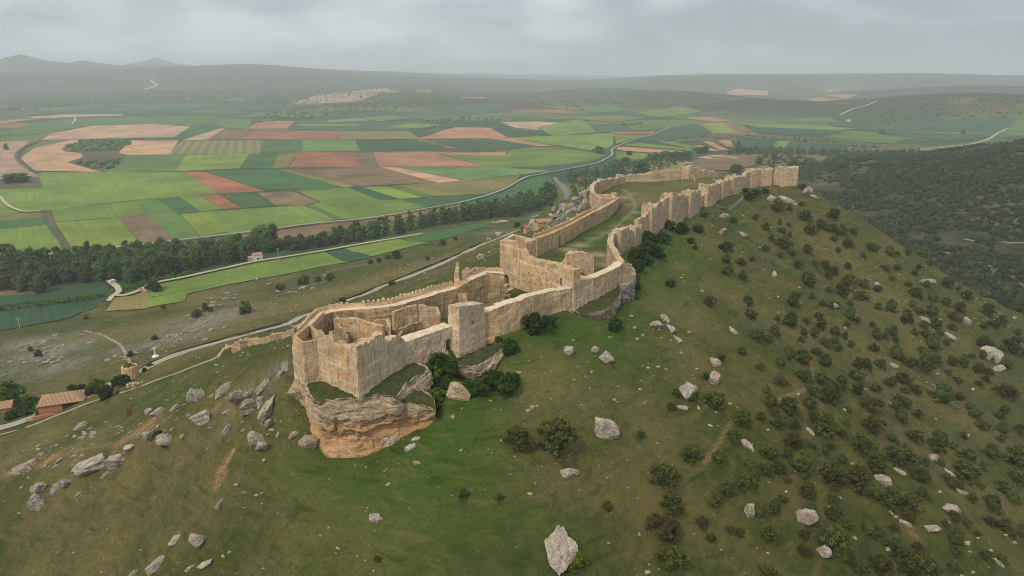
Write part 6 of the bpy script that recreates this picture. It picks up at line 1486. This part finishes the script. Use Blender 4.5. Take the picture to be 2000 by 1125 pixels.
# wooded hill at the right and scrub on the distant rises
def blobs_stuff(name, X, Y, size, label, cat, mat, seed=0):
    rg = np.random.default_rng(seed); bm = bmesh.new(); bmesh.ops.create_icosphere(bm, subdivisions=1, radius=1); bv = np.array([v.co[:] for v in bm.verts]); bf = np.array([[v.index for v in f.verts] for f in bm.faces]); bm.free()
    n = len(X); Z = height(X, Y, False); s = size*rg.uniform(.55, 1.25, n)
    V = bv[None]*(1+.26*rg.normal(size=(n, len(bv), 1)))*s[:, None, None]*np.stack([rg.uniform(.85, 1.3, n), rg.uniform(.85, 1.3, n), rg.uniform(.7, 1.15, n)], -1)[:, None, :]
    V = V+np.stack([X, Y, Z+s*.42], -1)[:, None, :]; F = bf[None]+(np.arange(n)*len(bv))[:, None, None]
    me = npmesh(name, V.reshape(-1, 3), F.reshape(-1, 3)); a = me.attributes.new('tone', 'FLOAT_COLOR', 'FACE'); tv = np.clip(np.repeat(rg.uniform(.1, .9, n), len(bf))+.15*rg.normal(size=n*len(bf)), 0, 1)
    if len(tv) == len(me.polygons): a.data.foreach_set('color', np.repeat(tv[:, None], 4, 1).astype(np.float32).ravel())
    return tag(link(name, me, mat), label, cat, kind='stuff')
rg = np.random.default_rng(12); n = 72000; X = rg.uniform(200, 1250, n); Y = rg.uniform(440, 1500, n); Z = height(X, Y, False)
on = ((Z > -99.3) | ((X > 240) & (Y < 800))) & (X/Y > .36) & (np.hypot(X-185, Y-455) > 105)
fade = 1-.80*sstep(980, 1120, Y+fbm(X, Y, 90, 2, 8)*60)*sstep(.55, .5, X/Y); gap = sstep(-.55, -.1, fbm(X, Y, 55, 3, 14))
keep = on & (rg.uniform(size=n) < .62*fade*gap) & (X-185+ (Y-455)*.2 > 60)
blobs_stuff('hillside_wood', X[keep], Y[keep], 2.9, 'dense dark scrub oak wood covering the hill at the right', 'wood', M_OAK, 3)
SX = []; SY = []
for poly, sp_, sd in [([(122,288),(170,275),(250,275),(258,282),(225,296),(190,296),(150,297)], 13, 1),([(170,320),(238,312),(232,325),(200,335),(150,320)], 16, 2),([(470,240),(520,222),(600,210),(700,203),(800,196),(900,194),(900,205),(800,215),(700,222),(600,232),(520,240)], 34, 3),
                      ([(0,213),(60,206),(150,202),(150,208),(60,213),(0,218)], 26, 4),([(1335,272),(1400,264),(1600,271),(1715,286),(1700,290),(1480,272)], 28, 5),([(820,238),(900,228),(1000,235),(950,242),(850,244)], 40, 6),([(1660,240),(1750,225),(1900,226),(2000,232),(2000,240),(1850,243),(1700,244)], 42, 7),([(0,204),(300,200),(520,203),(560,192),(300,185),(0,188)], 55, 8),([(420,206),(560,200),(640,190),(760,183),(900,180),(900,190),(760,196),(560,206)], 44, 9),([(1030,202),(1200,196),(1250,206),(1100,214)], 60, 10),([(1255,240),(1200,244),(1215,246),(1245,245)], 20, 11)]:
    a_, b_ = sample(poly, sp_, sd, .5); SX.append(a_); SY.append(b_)
blobs_stuff('distant_scrub', np.concatenate(SX), np.concatenate(SY), 5.2, 'dark scrub trees dotted over the distant rises and the copse in the tan field', 'scrub', M_DRK, 8)
# ------------------------------------------------------------------ buildings and small things on the slopes
def plain(name, a, b_, sc=1.5):
    t = NT(name); n = t.noise(t.pos(), sc, 5, .65); t.color(t.mix(t.rng(n, .3, .7), a, b_)); t.bump(n, .4, .1); return t.m
def tile_mat(name, a, b_):
    t = NT(name); u = t.sepx(t.n('ShaderNodeUVMap', uv_map='uv').outputs[0]); n = t.noise(t.pos(), 1.2, 5, .7)
    w = t.math('SINE', t.math('MULTIPLY', u[0], 14)); g = t.mix(t.rng(n, .3, .7), a, b_); g = t.mix(t.rng(w, .2, -.9, 0, .55), g, (.16,.07,.04)); g = t.mix(t.rng(n, .60, .75, 0, .6), g, (.50,.36,.22)); t.color(g); t.bump(w, .7, .12); return t.m
M_CLAY = plain('ochre_plaster', (.42,.25,.13), (.55,.38,.23)); M_RED = plain('red_earth_wall', (.36,.15,.085), (.46,.23,.13)); M_WHITE = plain('white_plaster', (.62,.58,.52), (.76,.73,.68)); M_TILE = tile_mat('clay_tiles', (.34,.19,.115), (.50,.34,.22)); M_TILE2 = tile_mat('pink_tiles', (.46,.24,.16), (.55,.33,.23))
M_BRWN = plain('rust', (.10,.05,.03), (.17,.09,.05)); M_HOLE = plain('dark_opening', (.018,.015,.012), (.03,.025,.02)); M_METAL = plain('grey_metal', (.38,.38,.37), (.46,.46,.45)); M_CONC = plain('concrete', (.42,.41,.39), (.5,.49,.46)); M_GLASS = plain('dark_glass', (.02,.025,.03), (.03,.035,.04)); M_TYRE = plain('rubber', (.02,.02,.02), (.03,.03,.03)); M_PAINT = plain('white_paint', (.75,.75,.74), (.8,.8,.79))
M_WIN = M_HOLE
def solid(name, V, F, mat, parent, label=None):
    me = mesh(name, V, F); bm = bmesh.new(); bm.from_mesh(me); bmesh.ops.recalc_face_normals(bm, faces=bm.faces); bm.to_mesh(me); bm.free()
    lay = me.uv_layers.new(name='uv')
    for l in me.loops: c = me.vertices[l.vertex_index].co; lay.data[l.index].uv = (c.x, c.y)
    o = link(name, me, mat, parent)
    if label: o['label'] = label
    return o
def box(name, x0, x1, y0, y1, z0, z1, mat, parent, label=None, top=None):
    V = [(x, y, z) for z in (z0, z1) for y in (y0, y1) for x in (x0, x1)]
    if top: V[4:] = [(x*top, y*top, z) for x, y, z in V[4:]]
    return solid(name, V, [(0,1,3,2),(4,6,7,5),(0,4,5,1),(2,3,7,6),(0,2,6,4),(1,5,7,3)], mat, parent, label)
def gable(name, L, W, z, rise, over, mat, parent, th=.22, hip=0.0):
    """pitched roof, ridge along x"""
    l, w = L/2+over, W/2+over; V = []
    for dz in (0, th): V += [(-l,-w,z+dz),(l,-w,z+dz),(l,w,z+dz),(-l,w,z+dz),(-l+hip,0,z+rise+dz),(l-hip,0,z+rise+dz)]
    F = [(6,7,11,10),(8,9,10,11),(9,6,10),(7,8,11),(0,4,5,1),(2,5,4,3),(3,4,0),(1,5,2),(0,1,7,6),(1,2,8,7),(2,3,9,8),(3,0,6,9)]
    return solid(name, V, F, mat, parent)
def at_ground(px, py): return g1(px, py)
def rz(e, deg): e.rotation_euler = (0, 0, R(deg)); return e
def shell(name, L, W, h, mat, parent, rise=0, sink=3.0):
    """walls with gable ends as one solid"""
    l, w = L/2, W/2; V = [(-l,-w,-sink),(l,-w,-sink),(l,w,-sink),(-l,w,-sink),(-l,-w,h),(l,-w,h),(l,w,h),(-l,w,h),(-l,0,h+rise),(l,0,h+rise)]
    F = [(0,1,2,3),(0,4,5,1),(2,6,7,3),(0,3,7,8,4),(1,5,9,6,2),(4,8,9,5),(7,6,9,8)]
    return solid(name, V, F, mat, parent)
# tiled house, half ruined, on the roadside at the left
p = at_ground(126, 792); h = rz(empty('house', p, 'half ruined house with a broken clay tile roof beside the road', 'house'), 22)
shell('wall', 15.5, 11, 3.2, M_RED, h, .2); gable('roof', 15.5, 11, 3.25, 2.4, .5, M_TILE, h, hip=4.6)
box('opening', 0.5, 6.5, -5.75, -5.2, .4, 3.0, M_HOLE, h, 'dark gap where the front wall has fallen'); box('annex', 7.8, 12, -3.2, 2.5, -3, 2.2, M_CLAY, h); 
solid('annex_roof', [(7.6,-3.6,2.25),(12.3,-3.6,2.25),(12.3,2.9,2.25),(7.6,2.9,2.25),(7.6,-.3,3.3),(12.3,-.3,3.3)], [(0,1,5,4),(2,3,4,5),(0,4,3),(1,2,5),(0,3,2,1)], M_TILE, h)
box('yard_wall', -9, 4, -9.6, -9.1, -3, 1.3, M_RED, h); box('yard_wall', -9, -8.5, -9.1, -6, -3, 1.2, M_RED, h)
p = at_ground(4, 803); h = rz(empty('house', p, 'small tiled house cut by the left edge of the photo', 'house'), 22); shell('wall', 9, 8, 2.6, M_RED, h, 1.4); gable('roof', 9, 8, 2.65, 1.7, .4, M_TILE, h)
box('door', -.5, .5, -4.06, -3.9, -.2, 1.9, M_HOLE, h)
# yard wall pieces and garden
p = at_ground(75, 818); o = rz(empty('garden_wall', p, 'low broken garden wall beside the dirt yard of the tiled house', 'wall'), 22); box('wall', -4, 6, -.3, .3, -1.5, 1.1, M_STONEF, o)
# brown tapering tower
p = at_ground(256, 738); tw = empty('tower_ruin', p, 'stout tapering brown earth tower with grass on top beside the road', 'tower')
def lathe(name, prof, n, mat, parent, sq=0.0):
    V = []; F = []; 
    for r, z in prof:
        for i in range(n):
            a = 2*math.pi*i/n; k = 1+.03*math.sin(i*2.3+z); V.append((r*k*math.cos(a), r*k*math.sin(a), z))
    m = len(prof)
    F = [(k*n+i, k*n+(i+1) % n, (k+1)*n+(i+1) % n, (k+1)*n+i) for k in range(m-1) for i in range(n)]+[tuple(range(n))[::-1], tuple(range((m-1)*n, m*n))]
    return solid(name, V, F, mat, parent)
lathe('wall', [(3.6,-2),(3.55,0),(3.3,2.2),(3.05,4.6),(2.95,5.4),(2.3,5.45),(2.2,4.7)], 26, M_CLAY, tw)
V, F, T = crown_arr(77, .0, 1.3, 2.1, 18, 26, .26, 'dome', .3); me = npmesh('grass_top', V+np.array([0,0,4.8]), F); a = me.attributes.new('tone','FLOAT_COLOR','FACE'); a.data.foreach_set('color', np.repeat(T[:,None],4,1).astype(np.float32).ravel()); link('grass_top', me, M_BRT, tw)
p = at_ground(264, 752); o = rz(empty('rubble_heap', p, 'low heap of pink fallen masonry at the foot of the brown tower', 'rubble'), 20)
for k in range(7): box('stone', k*.9-3, k*.9-2.1+random.random()*.4, -.8, .7, -.5, .6+random.random()*.6, M_TILE2 if k % 2 else M_STONEF, o)
# white monument on the road bend
p = at_ground(304, 697); mo = empty('monument', p, 'slim white stone monument on a white base by the road bend', 'monument')
lathe('base', [(1.6,-.6),(1.6,.5),(1.1,.9)], 10, M_WHITE, mo); lathe('shaft', [(.5,.7),(.32,2.6),(.26,4.4)], 8, M_WHITE, mo); box('cross_bar', -.7, .7, -.18, .18, 4.3, 4.75, M_WHITE, mo)
# rusty post on the ridge
p = at_ground(253, 813); o = rz(empty('sign_board', p, 'rusty brown board standing on the ridge above the house', 'sign'), 20); box('board', -.7, .7, -.08, .08, .3, 2.9, M_BRWN, o); box('leg', -.6, -.45, -.08, .08, -.5, .3, M_BRWN, o); box('leg', .45, .6, -.08, .08, -.5, .3, M_BRWN, o)
# roadside fence posts are too fine to see; a dark guard hedge runs along the upper kerb instead
def kerbwall(pts, off):
    q = G([a for a, b_ in pts], [b_-off for a, b_ in pts]); w_ = [(x, y, z-.5, z+.75) for x, y, z in q]
    o = wall('verge_wall', w_, .5, M_VERGE, rag=.2, rough=.12, ds=3.0, parent=None); o.parent = None; o.location = (0,0,0); tag(o, 'long dark hedge-like verge along the downhill side of the paved road', 'verge')
M_VERGE = plain('dark_verge', (.030,.036,.018), (.055,.055,.03), .8)
kerbwall([(60,818),(130,782),(200,755),(255,737),(300,712),(350,692),(420,672),(500,650),(560,634),(640,604),(720,574),(800,541),(880,508),(940,480)], 4.5)
def outer_wall():
    pts = [(428,700),(438,695),(452,690),(470,684),(485,677),(505,672),(528,668),(550,662),(575,652),(600,640)]; tops = [696,683,676,667,664,661,656,650,640,628]
    q = G([a for a, b_ in pts], [b_ for a, b_ in pts]); w_ = [(x, y, z-1.2, max(z+.6, ztop(x, y, t))) for (x, y, z), t in zip(q, tops)]
    o = wall('ruined_wall', w_, 1.6, M_INNER, rag=.5, rough=.2, parent=None); o.parent = None; o.location = (0,0,0); tag(o, 'low ruined outer wall curving down the slope left of the castle', 'wall')
    q2 = G([440,462,487],[683,676,664]); w2 = [(x, y, z-1, z+1.3) for x, y, z in q2]; o2 = wall('ruined_wall', w2, 1.2, M_INNER, rag=.5, parent=None); o2.parent = None; o2.location = (0,0,0); tag(o2, 'inner arm of the low ruined outer wall, uphill side', 'wall')
outer_wall()
# hermitage with bell gable
p = at_ground(1061, 441); he = rz(empty('hermitage', p, 'small pink roofed hermitage with a two-arched bell gable beside the road', 'chapel'), 24)
shell('nave_wall', 9, 5.2, 2.4, M_CLAY, he, 1.2); gable('roof', 9, 5.2, 2.45, 1.4, .3, M_TILE2, he)
bg = solid('bell_gable', [(3.8,-2.1,-3),(4.7,-2.1,-3),(4.7,2.1,-3),(3.8,2.1,-3),(3.8,-2.1,5.6),(4.7,-2.1,5.6),(4.7,2.1,5.6),(3.8,2.1,5.6),(3.8,0,6.8),(4.7,0,6.8)], [(0,1,2,3),(0,4,5,1),(2,6,7,3),(0,3,7,8,4),(1,5,9,6,2),(4,8,9,5),(7,6,9,8)], M_CLAY, he)
for yy in (-.95, .95): box('bell_arch', 3.72, 4.78, yy-.45, yy+.45, 3.9, 5.5, M_HOLE, bg)
p = at_ground(1030, 453); hp = rz(empty('porch_house', p, 'small ochre gabled outbuilding left of the pale rock by the hermitage', 'building'), 24); shell('wall', 3.4, 3.4, 2.6, M_CLAY, hp, 1.2); gable('roof', 3.4, 3.4, 2.65, 1.4, .2, M_TILE2, hp)
# small white house by the track
p = np.array(P(503, 507, -99.5)); hh = rz(empty('house', p, 'tiny white house with an orange roof beside the track under the trees', 'house'), 28); shell('wall', 8.5, 7, 5, M_WHITE, hh, 1.6); gable('roof', 8.5, 7, 5.05, 1.8, .3, M_TILE2, hh); box('door', -.7, .7, -3.58, -3.4, -.3, 2.6, M_HOLE, hh); box('window', 1.8, 3.2, -3.57, -3.4, 1.6, 2.6, M_HOLE, hh)
box('lean_to', -8.6, -4.4, -2.6, 2.6, -1, 3.6, M_STONEF, hh)
p = np.array(P(286, 567, -98.8)); o = rz(empty('field_ruin', p, 'tumbled stone ruin in the corner of the bright green field', 'ruin'), 15); box('wall', -5, -4, -2, 3, -1, 2.0, M_STONEF, o); box('wall', -4, 1, -2, -1.2, -1, 1.4, M_STONEF, o)
p = np.array(P(318, 562, -98.8)); o = rz(empty('field_ruin', p, 'small red walled ruin at the right end of the field scrub', 'ruin'), 15); box('wall', -2, 2, -1.5, -.8, -1, 2.4, M_RED, o); box('wall', 1.2, 2, -.8, 2, -1, 1.8, M_RED, o)
for px, py, w, l in [(300,560,26,'bush growing in the field ruins'),(308,562,18,'second bush growing in the field ruins, on the right')]:
    q = np.array(P(px, py+6, -98.9)); plant('bush', q, w/2*(q[1]*cp+(CAMZ-q[2])*sp)/FPX, l, 'bush')
# white van on the track by the trees
p = np.array(P(221, 551, -97.9)); v = rz(empty('van', p, 'white van parked on the track at the edge of the trees', 'van'), 60)
solid('body', [(-2.6,-.95,.4),(2.6,-.95,.4),(2.6,.95,.4),(-2.6,.95,.4),(-2.6,-.9,2.3),(1.3,-.9,2.3),(1.3,.9,2.3),(-2.6,.9,2.3),(2.6,-.92,1.2),(2.6,.92,1.2)], [(0,1,2,3),(4,5,6,7),(0,4,7,3),(0,1,8,5,4),(3,2,9,6,7),(1,2,9,8),(5,8,9,6)], M_PAINT, v)
solid('windscreen', [(1.36,-.8,2.22),(1.36,.8,2.22),(2.5,.82,1.32),(2.5,-.82,1.32),(1.4,-.8,2.28),(1.4,.8,2.28),(2.56,.82,1.36),(2.56,-.82,1.36)], [(0,1,2,3),(4,5,6,7),(0,1,5,4),(1,2,6,5),(2,3,7,6),(3,0,4,7)], M_GLASS, v)
for sx in (-1.7, 1.7):
    for sy in (-.9, .9):
        V = [(sx+.38*math.cos(2*math.pi*i/12), sy+dy, .38+.38*math.sin(2*math.pi*i/12)) for dy in (-.12, .12) for i in range(12)]; solid('wheel', V, [tuple(range(12)), tuple(range(23, 11, -1))]+[(i, (i+1) % 12, 12+(i+1) % 12, 12+i) for i in range(12)], M_TYRE, v)
# poles of the power line
for i, (px, py, top) in enumerate([(447,556,536),(593,523,507),(544,505,486),(538,427,413),(135,437,424),(39,641,622),(446,452,444),(1432,259,252)]):
    q = np.array(P(px, py, -98)); q[2] = height(np.array([q[0]]), np.array([q[1]]), False)[0]; H_ = max(6, ztop(q[0], q[1], top)-q[2])
    l = ['pale power pole in the middle of the bright green field','pale power pole near the lower edge of the bright green field','grey power pole against the tree belt near the white house','slim pole in the light green field beyond the river','slim pole in the fields at the far left','pale pole standing in the dark teal field','slim pole in the field above the tree belt','thin far pole in the meadow beyond the castle'][i]
    e = empty('utility_pole', q, l, 'pole', 'poles in the valley fields'); e.rotation_euler = (0, 0, R(20))
    box('pole', -.22, .22, -.22, .22, -1, H_, M_CONC, e, top=.7); box('cross_arm', -1.3, 1.3, -.1, .1, H_-.5, H_-.25, M_METAL, e)
    for x in (-1.1, 0, 1.1): box('insulator', x-.1, x+.1, -.1, .1, H_-.25, H_+.15, M_WHITE, e)
# far farm sheds
for px, py, w, l in [(1622,178,9,'pale long shed at the left of the far farm'),(1633,178,5,'short white shed in the middle of the far farm'),(1642,179,6,'white shed right of the middle one at the far farm'),(1653,180,12,'longest white shed at the right of the far farm'),(1657,237,4,'tiny white hut at the corner of the far fields')]:
    a_ = P(px, py, -98); z = height(np.array([a_[0]]), np.array([a_[1]]), False)[0]; p = P(px, py, z); d = p[1]*cp+(CAMZ-p[2])*sp; L_ = w*d/FPX
    e = rz(empty('farm_shed', p, l, 'shed'), 5); shell('wall', L_, 14, 6, M_WHITE, e, 2.5); gable('roof', L_, 14, 6.1, 2.7, .8, M_TILE2 if w < 6 else M_METAL, e)
# information post on the turf of the upper ward
for px, py, l in [(1394,352,'white post on the turf near the broken gate tower, the right one'),(1356,353,'white post on the turf near the broken gate tower, the left one')]:
    q = g1(px, py); e = empty('marker_post', q, l, 'post'); box('post', -.22, .22, -.15, .15, -.3, 1.5, M_WHITE, e); box('cap', -.28, .28, -.2, .2, 1.5, 1.62, M_WHITE, e)
q = g1(975, 578); e = rz(empty('information_panel', q, 'small pale information panel beside the courtyard path', 'sign'), -20); box('panel', -.6, .6, -.05, .05, .9, 1.7, M_METAL, e); box('leg', -.06, .06, -.05, .05, -.2, .9, M_BRWN, e)
# ------------------------------------------------------------------ air, sky, sun, camera
def haze():
    x, y0, y1, z0, z1 = 20500, -280, 22500, -125, 340
    v = [(sx*x, y, z) for z in (z0, z1) for y in (y0, y1) for sx in (-1, 1)]
    f = [q[::-1] for q in [(0,1,3,2),(4,6,7,5),(0,4,5,1),(2,3,7,6),(0,2,6,4),(1,5,7,3)]]
    m = bpy.data.materials.new('haze'); m.use_nodes = True; t = m.node_tree; t.nodes.clear()
    o = t.nodes.new('ShaderNodeOutputMaterial'); vol = t.nodes.new('ShaderNodeVolumePrincipled')
    vol.inputs['Color'].default_value = (.82, .915, 1.0, 1); vol.inputs['Density'].default_value = HAZE_D
    vol.inputs['Anisotropy'].default_value = .1
    t.links.new(vol.outputs[0], o.inputs['Volume'])
    tag(link('haze', mesh('haze', v, f), m), kind='stuff')
HAZE_D = 1.12e-4
haze()
SUN_EL, SUN_AZ = 48, 215                 # azimuth clockwise from +y (view direction): behind and to the left
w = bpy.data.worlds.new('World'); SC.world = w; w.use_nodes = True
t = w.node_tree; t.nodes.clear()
def N(k, **a):
    o = t.nodes.new(k)
    for q, v in a.items(): setattr(o, q, v)
    return o
L = t.links.new
out = N('ShaderNodeOutputWorld'); bg = N('ShaderNodeBackground'); L(bg.outputs[0], out.inputs[0])
sky = N('ShaderNodeTexSky', sky_type='NISHITA', sun_disc=False, sun_elevation=R(SUN_EL), sun_rotation=R(SUN_AZ), air_density=1.6, dust_density=3.0)
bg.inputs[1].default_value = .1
tc = N('ShaderNodeTexCoord'); sx = N('ShaderNodeSeparateXYZ'); L(tc.outputs['Generated'], sx.inputs[0])
# project the view direction on a cloud layer so that clouds flatten towards the horizon
zc = N('ShaderNodeMath', operation='MAXIMUM'); L(sx.outputs[2], zc.inputs[0]); zc.inputs[1].default_value = 0.0
za = N('ShaderNodeMath', operation='ADD'); L(zc.outputs[0], za.inputs[0]); za.inputs[1].default_value = .34
dv = N('ShaderNodeVectorMath', operation='DIVIDE'); L(tc.outputs['Generated'], dv.inputs[0])
cb = N('ShaderNodeCombineXYZ'); [L(za.outputs[0], cb.inputs[i]) for i in range(3)]; L(cb.outputs[0], dv.inputs[1])
mp = N('ShaderNodeMapping'); L(dv.outputs[0], mp.inputs[0]); mp.inputs['Location'].default_value = (3.1, 1.7, 0); mp.inputs['Scale'].default_value = (1, 1, 0)
n1 = N('ShaderNodeTexNoise'); L(mp.outputs[0], n1.inputs['Vector']); n1.inputs['Scale'].default_value = 3.0; n1.inputs['Detail'].default_value = 8; n1.inputs['Roughness'].default_value = .46; n1.inputs['Distortion'].default_value = .3
n2 = N('ShaderNodeTexNoise'); L(mp.outputs[0], n2.inputs['Vector']); n2.inputs['Scale'].default_value = 1.1; n2.inputs['Detail'].default_value = 3
ad = N('ShaderNodeMath', operation='MULTIPLY_ADD'); L(n2.outputs[0], ad.inputs[0]); ad.inputs[1].default_value = .5; L(n1.outputs[0], ad.inputs[2])
# brighter cloud on the left of the view, darker rain cloud on the right
le = N('ShaderNodeMapRange'); L(sx.outputs[0], le.inputs[0]); le.inputs[1].default_value = -.6; le.inputs[2].default_value = .6; le.inputs[3].default_value = .14; le.inputs[4].default_value = -.14
a2 = N('ShaderNodeMath', operation='ADD'); L(ad.outputs[0], a2.inputs[0]); L(le.outputs[0], a2.inputs[1])
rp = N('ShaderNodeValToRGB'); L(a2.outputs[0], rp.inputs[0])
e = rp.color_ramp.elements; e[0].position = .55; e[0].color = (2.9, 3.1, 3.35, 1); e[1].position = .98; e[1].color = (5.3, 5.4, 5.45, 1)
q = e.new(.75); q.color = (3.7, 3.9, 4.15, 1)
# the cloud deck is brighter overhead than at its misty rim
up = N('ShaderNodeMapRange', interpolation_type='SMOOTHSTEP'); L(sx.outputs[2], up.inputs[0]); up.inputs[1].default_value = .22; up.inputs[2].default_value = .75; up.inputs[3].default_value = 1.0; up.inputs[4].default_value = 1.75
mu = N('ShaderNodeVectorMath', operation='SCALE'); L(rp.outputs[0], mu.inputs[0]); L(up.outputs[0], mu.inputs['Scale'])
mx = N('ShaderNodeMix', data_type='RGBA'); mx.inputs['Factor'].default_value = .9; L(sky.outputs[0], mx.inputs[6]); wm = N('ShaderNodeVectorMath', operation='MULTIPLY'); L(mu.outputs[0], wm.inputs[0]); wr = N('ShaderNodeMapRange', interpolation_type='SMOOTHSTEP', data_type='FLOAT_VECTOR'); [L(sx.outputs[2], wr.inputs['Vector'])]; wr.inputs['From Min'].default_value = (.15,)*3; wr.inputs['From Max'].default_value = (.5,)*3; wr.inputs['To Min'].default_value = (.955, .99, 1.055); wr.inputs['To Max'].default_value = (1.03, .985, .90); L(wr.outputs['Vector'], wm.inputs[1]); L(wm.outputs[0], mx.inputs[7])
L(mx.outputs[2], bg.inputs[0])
sd = bpy.data.lights.new('sun', 'SUN'); sd.energy = 1.5; sd.angle = R(11); sd.color = (1.0, .89, .72)
so = bpy.data.objects.new('sun', sd); COL.objects.link(so)
dvec = Vector((math.sin(R(SUN_AZ))*math.cos(R(SUN_EL)), math.cos(R(SUN_AZ))*math.cos(R(SUN_EL)), math.sin(R(SUN_EL))))
so.rotation_euler = dvec.to_track_quat('Z', 'Y').to_euler()
cam = bpy.data.cameras.new('camera'); co = bpy.data.objects.new('camera', cam); COL.objects.link(co)
cam.sensor_width = 36; cam.lens = 36*FPX/2000; cam.clip_start = 1; cam.clip_end = 60000
co.location = (0, 0, CAMZ); co.rotation_euler = (R(90)-PITCH, 0, 0); SC.camera = co
SC.view_settings.view_transform = 'Standard'; SC.view_settings.look = 'None'; SC.view_settings.exposure = 0.52; SC.view_settings.gamma = 1
c = SC.cycles; c.use_denoising = True; c.denoiser = 'OPENIMAGEDENOISE'; c.denoising_input_passes = 'RGB_ALBEDO_NORMAL'; c.denoising_prefilter = 'NONE'; c.max_bounces = 5; c.diffuse_bounces = 3; c.glossy_bounces = 2; c.transparent_max_bounces = 6; c.volume_bounces = 2
c.use_adaptive_sampling = False; c.filter_width = 1.05
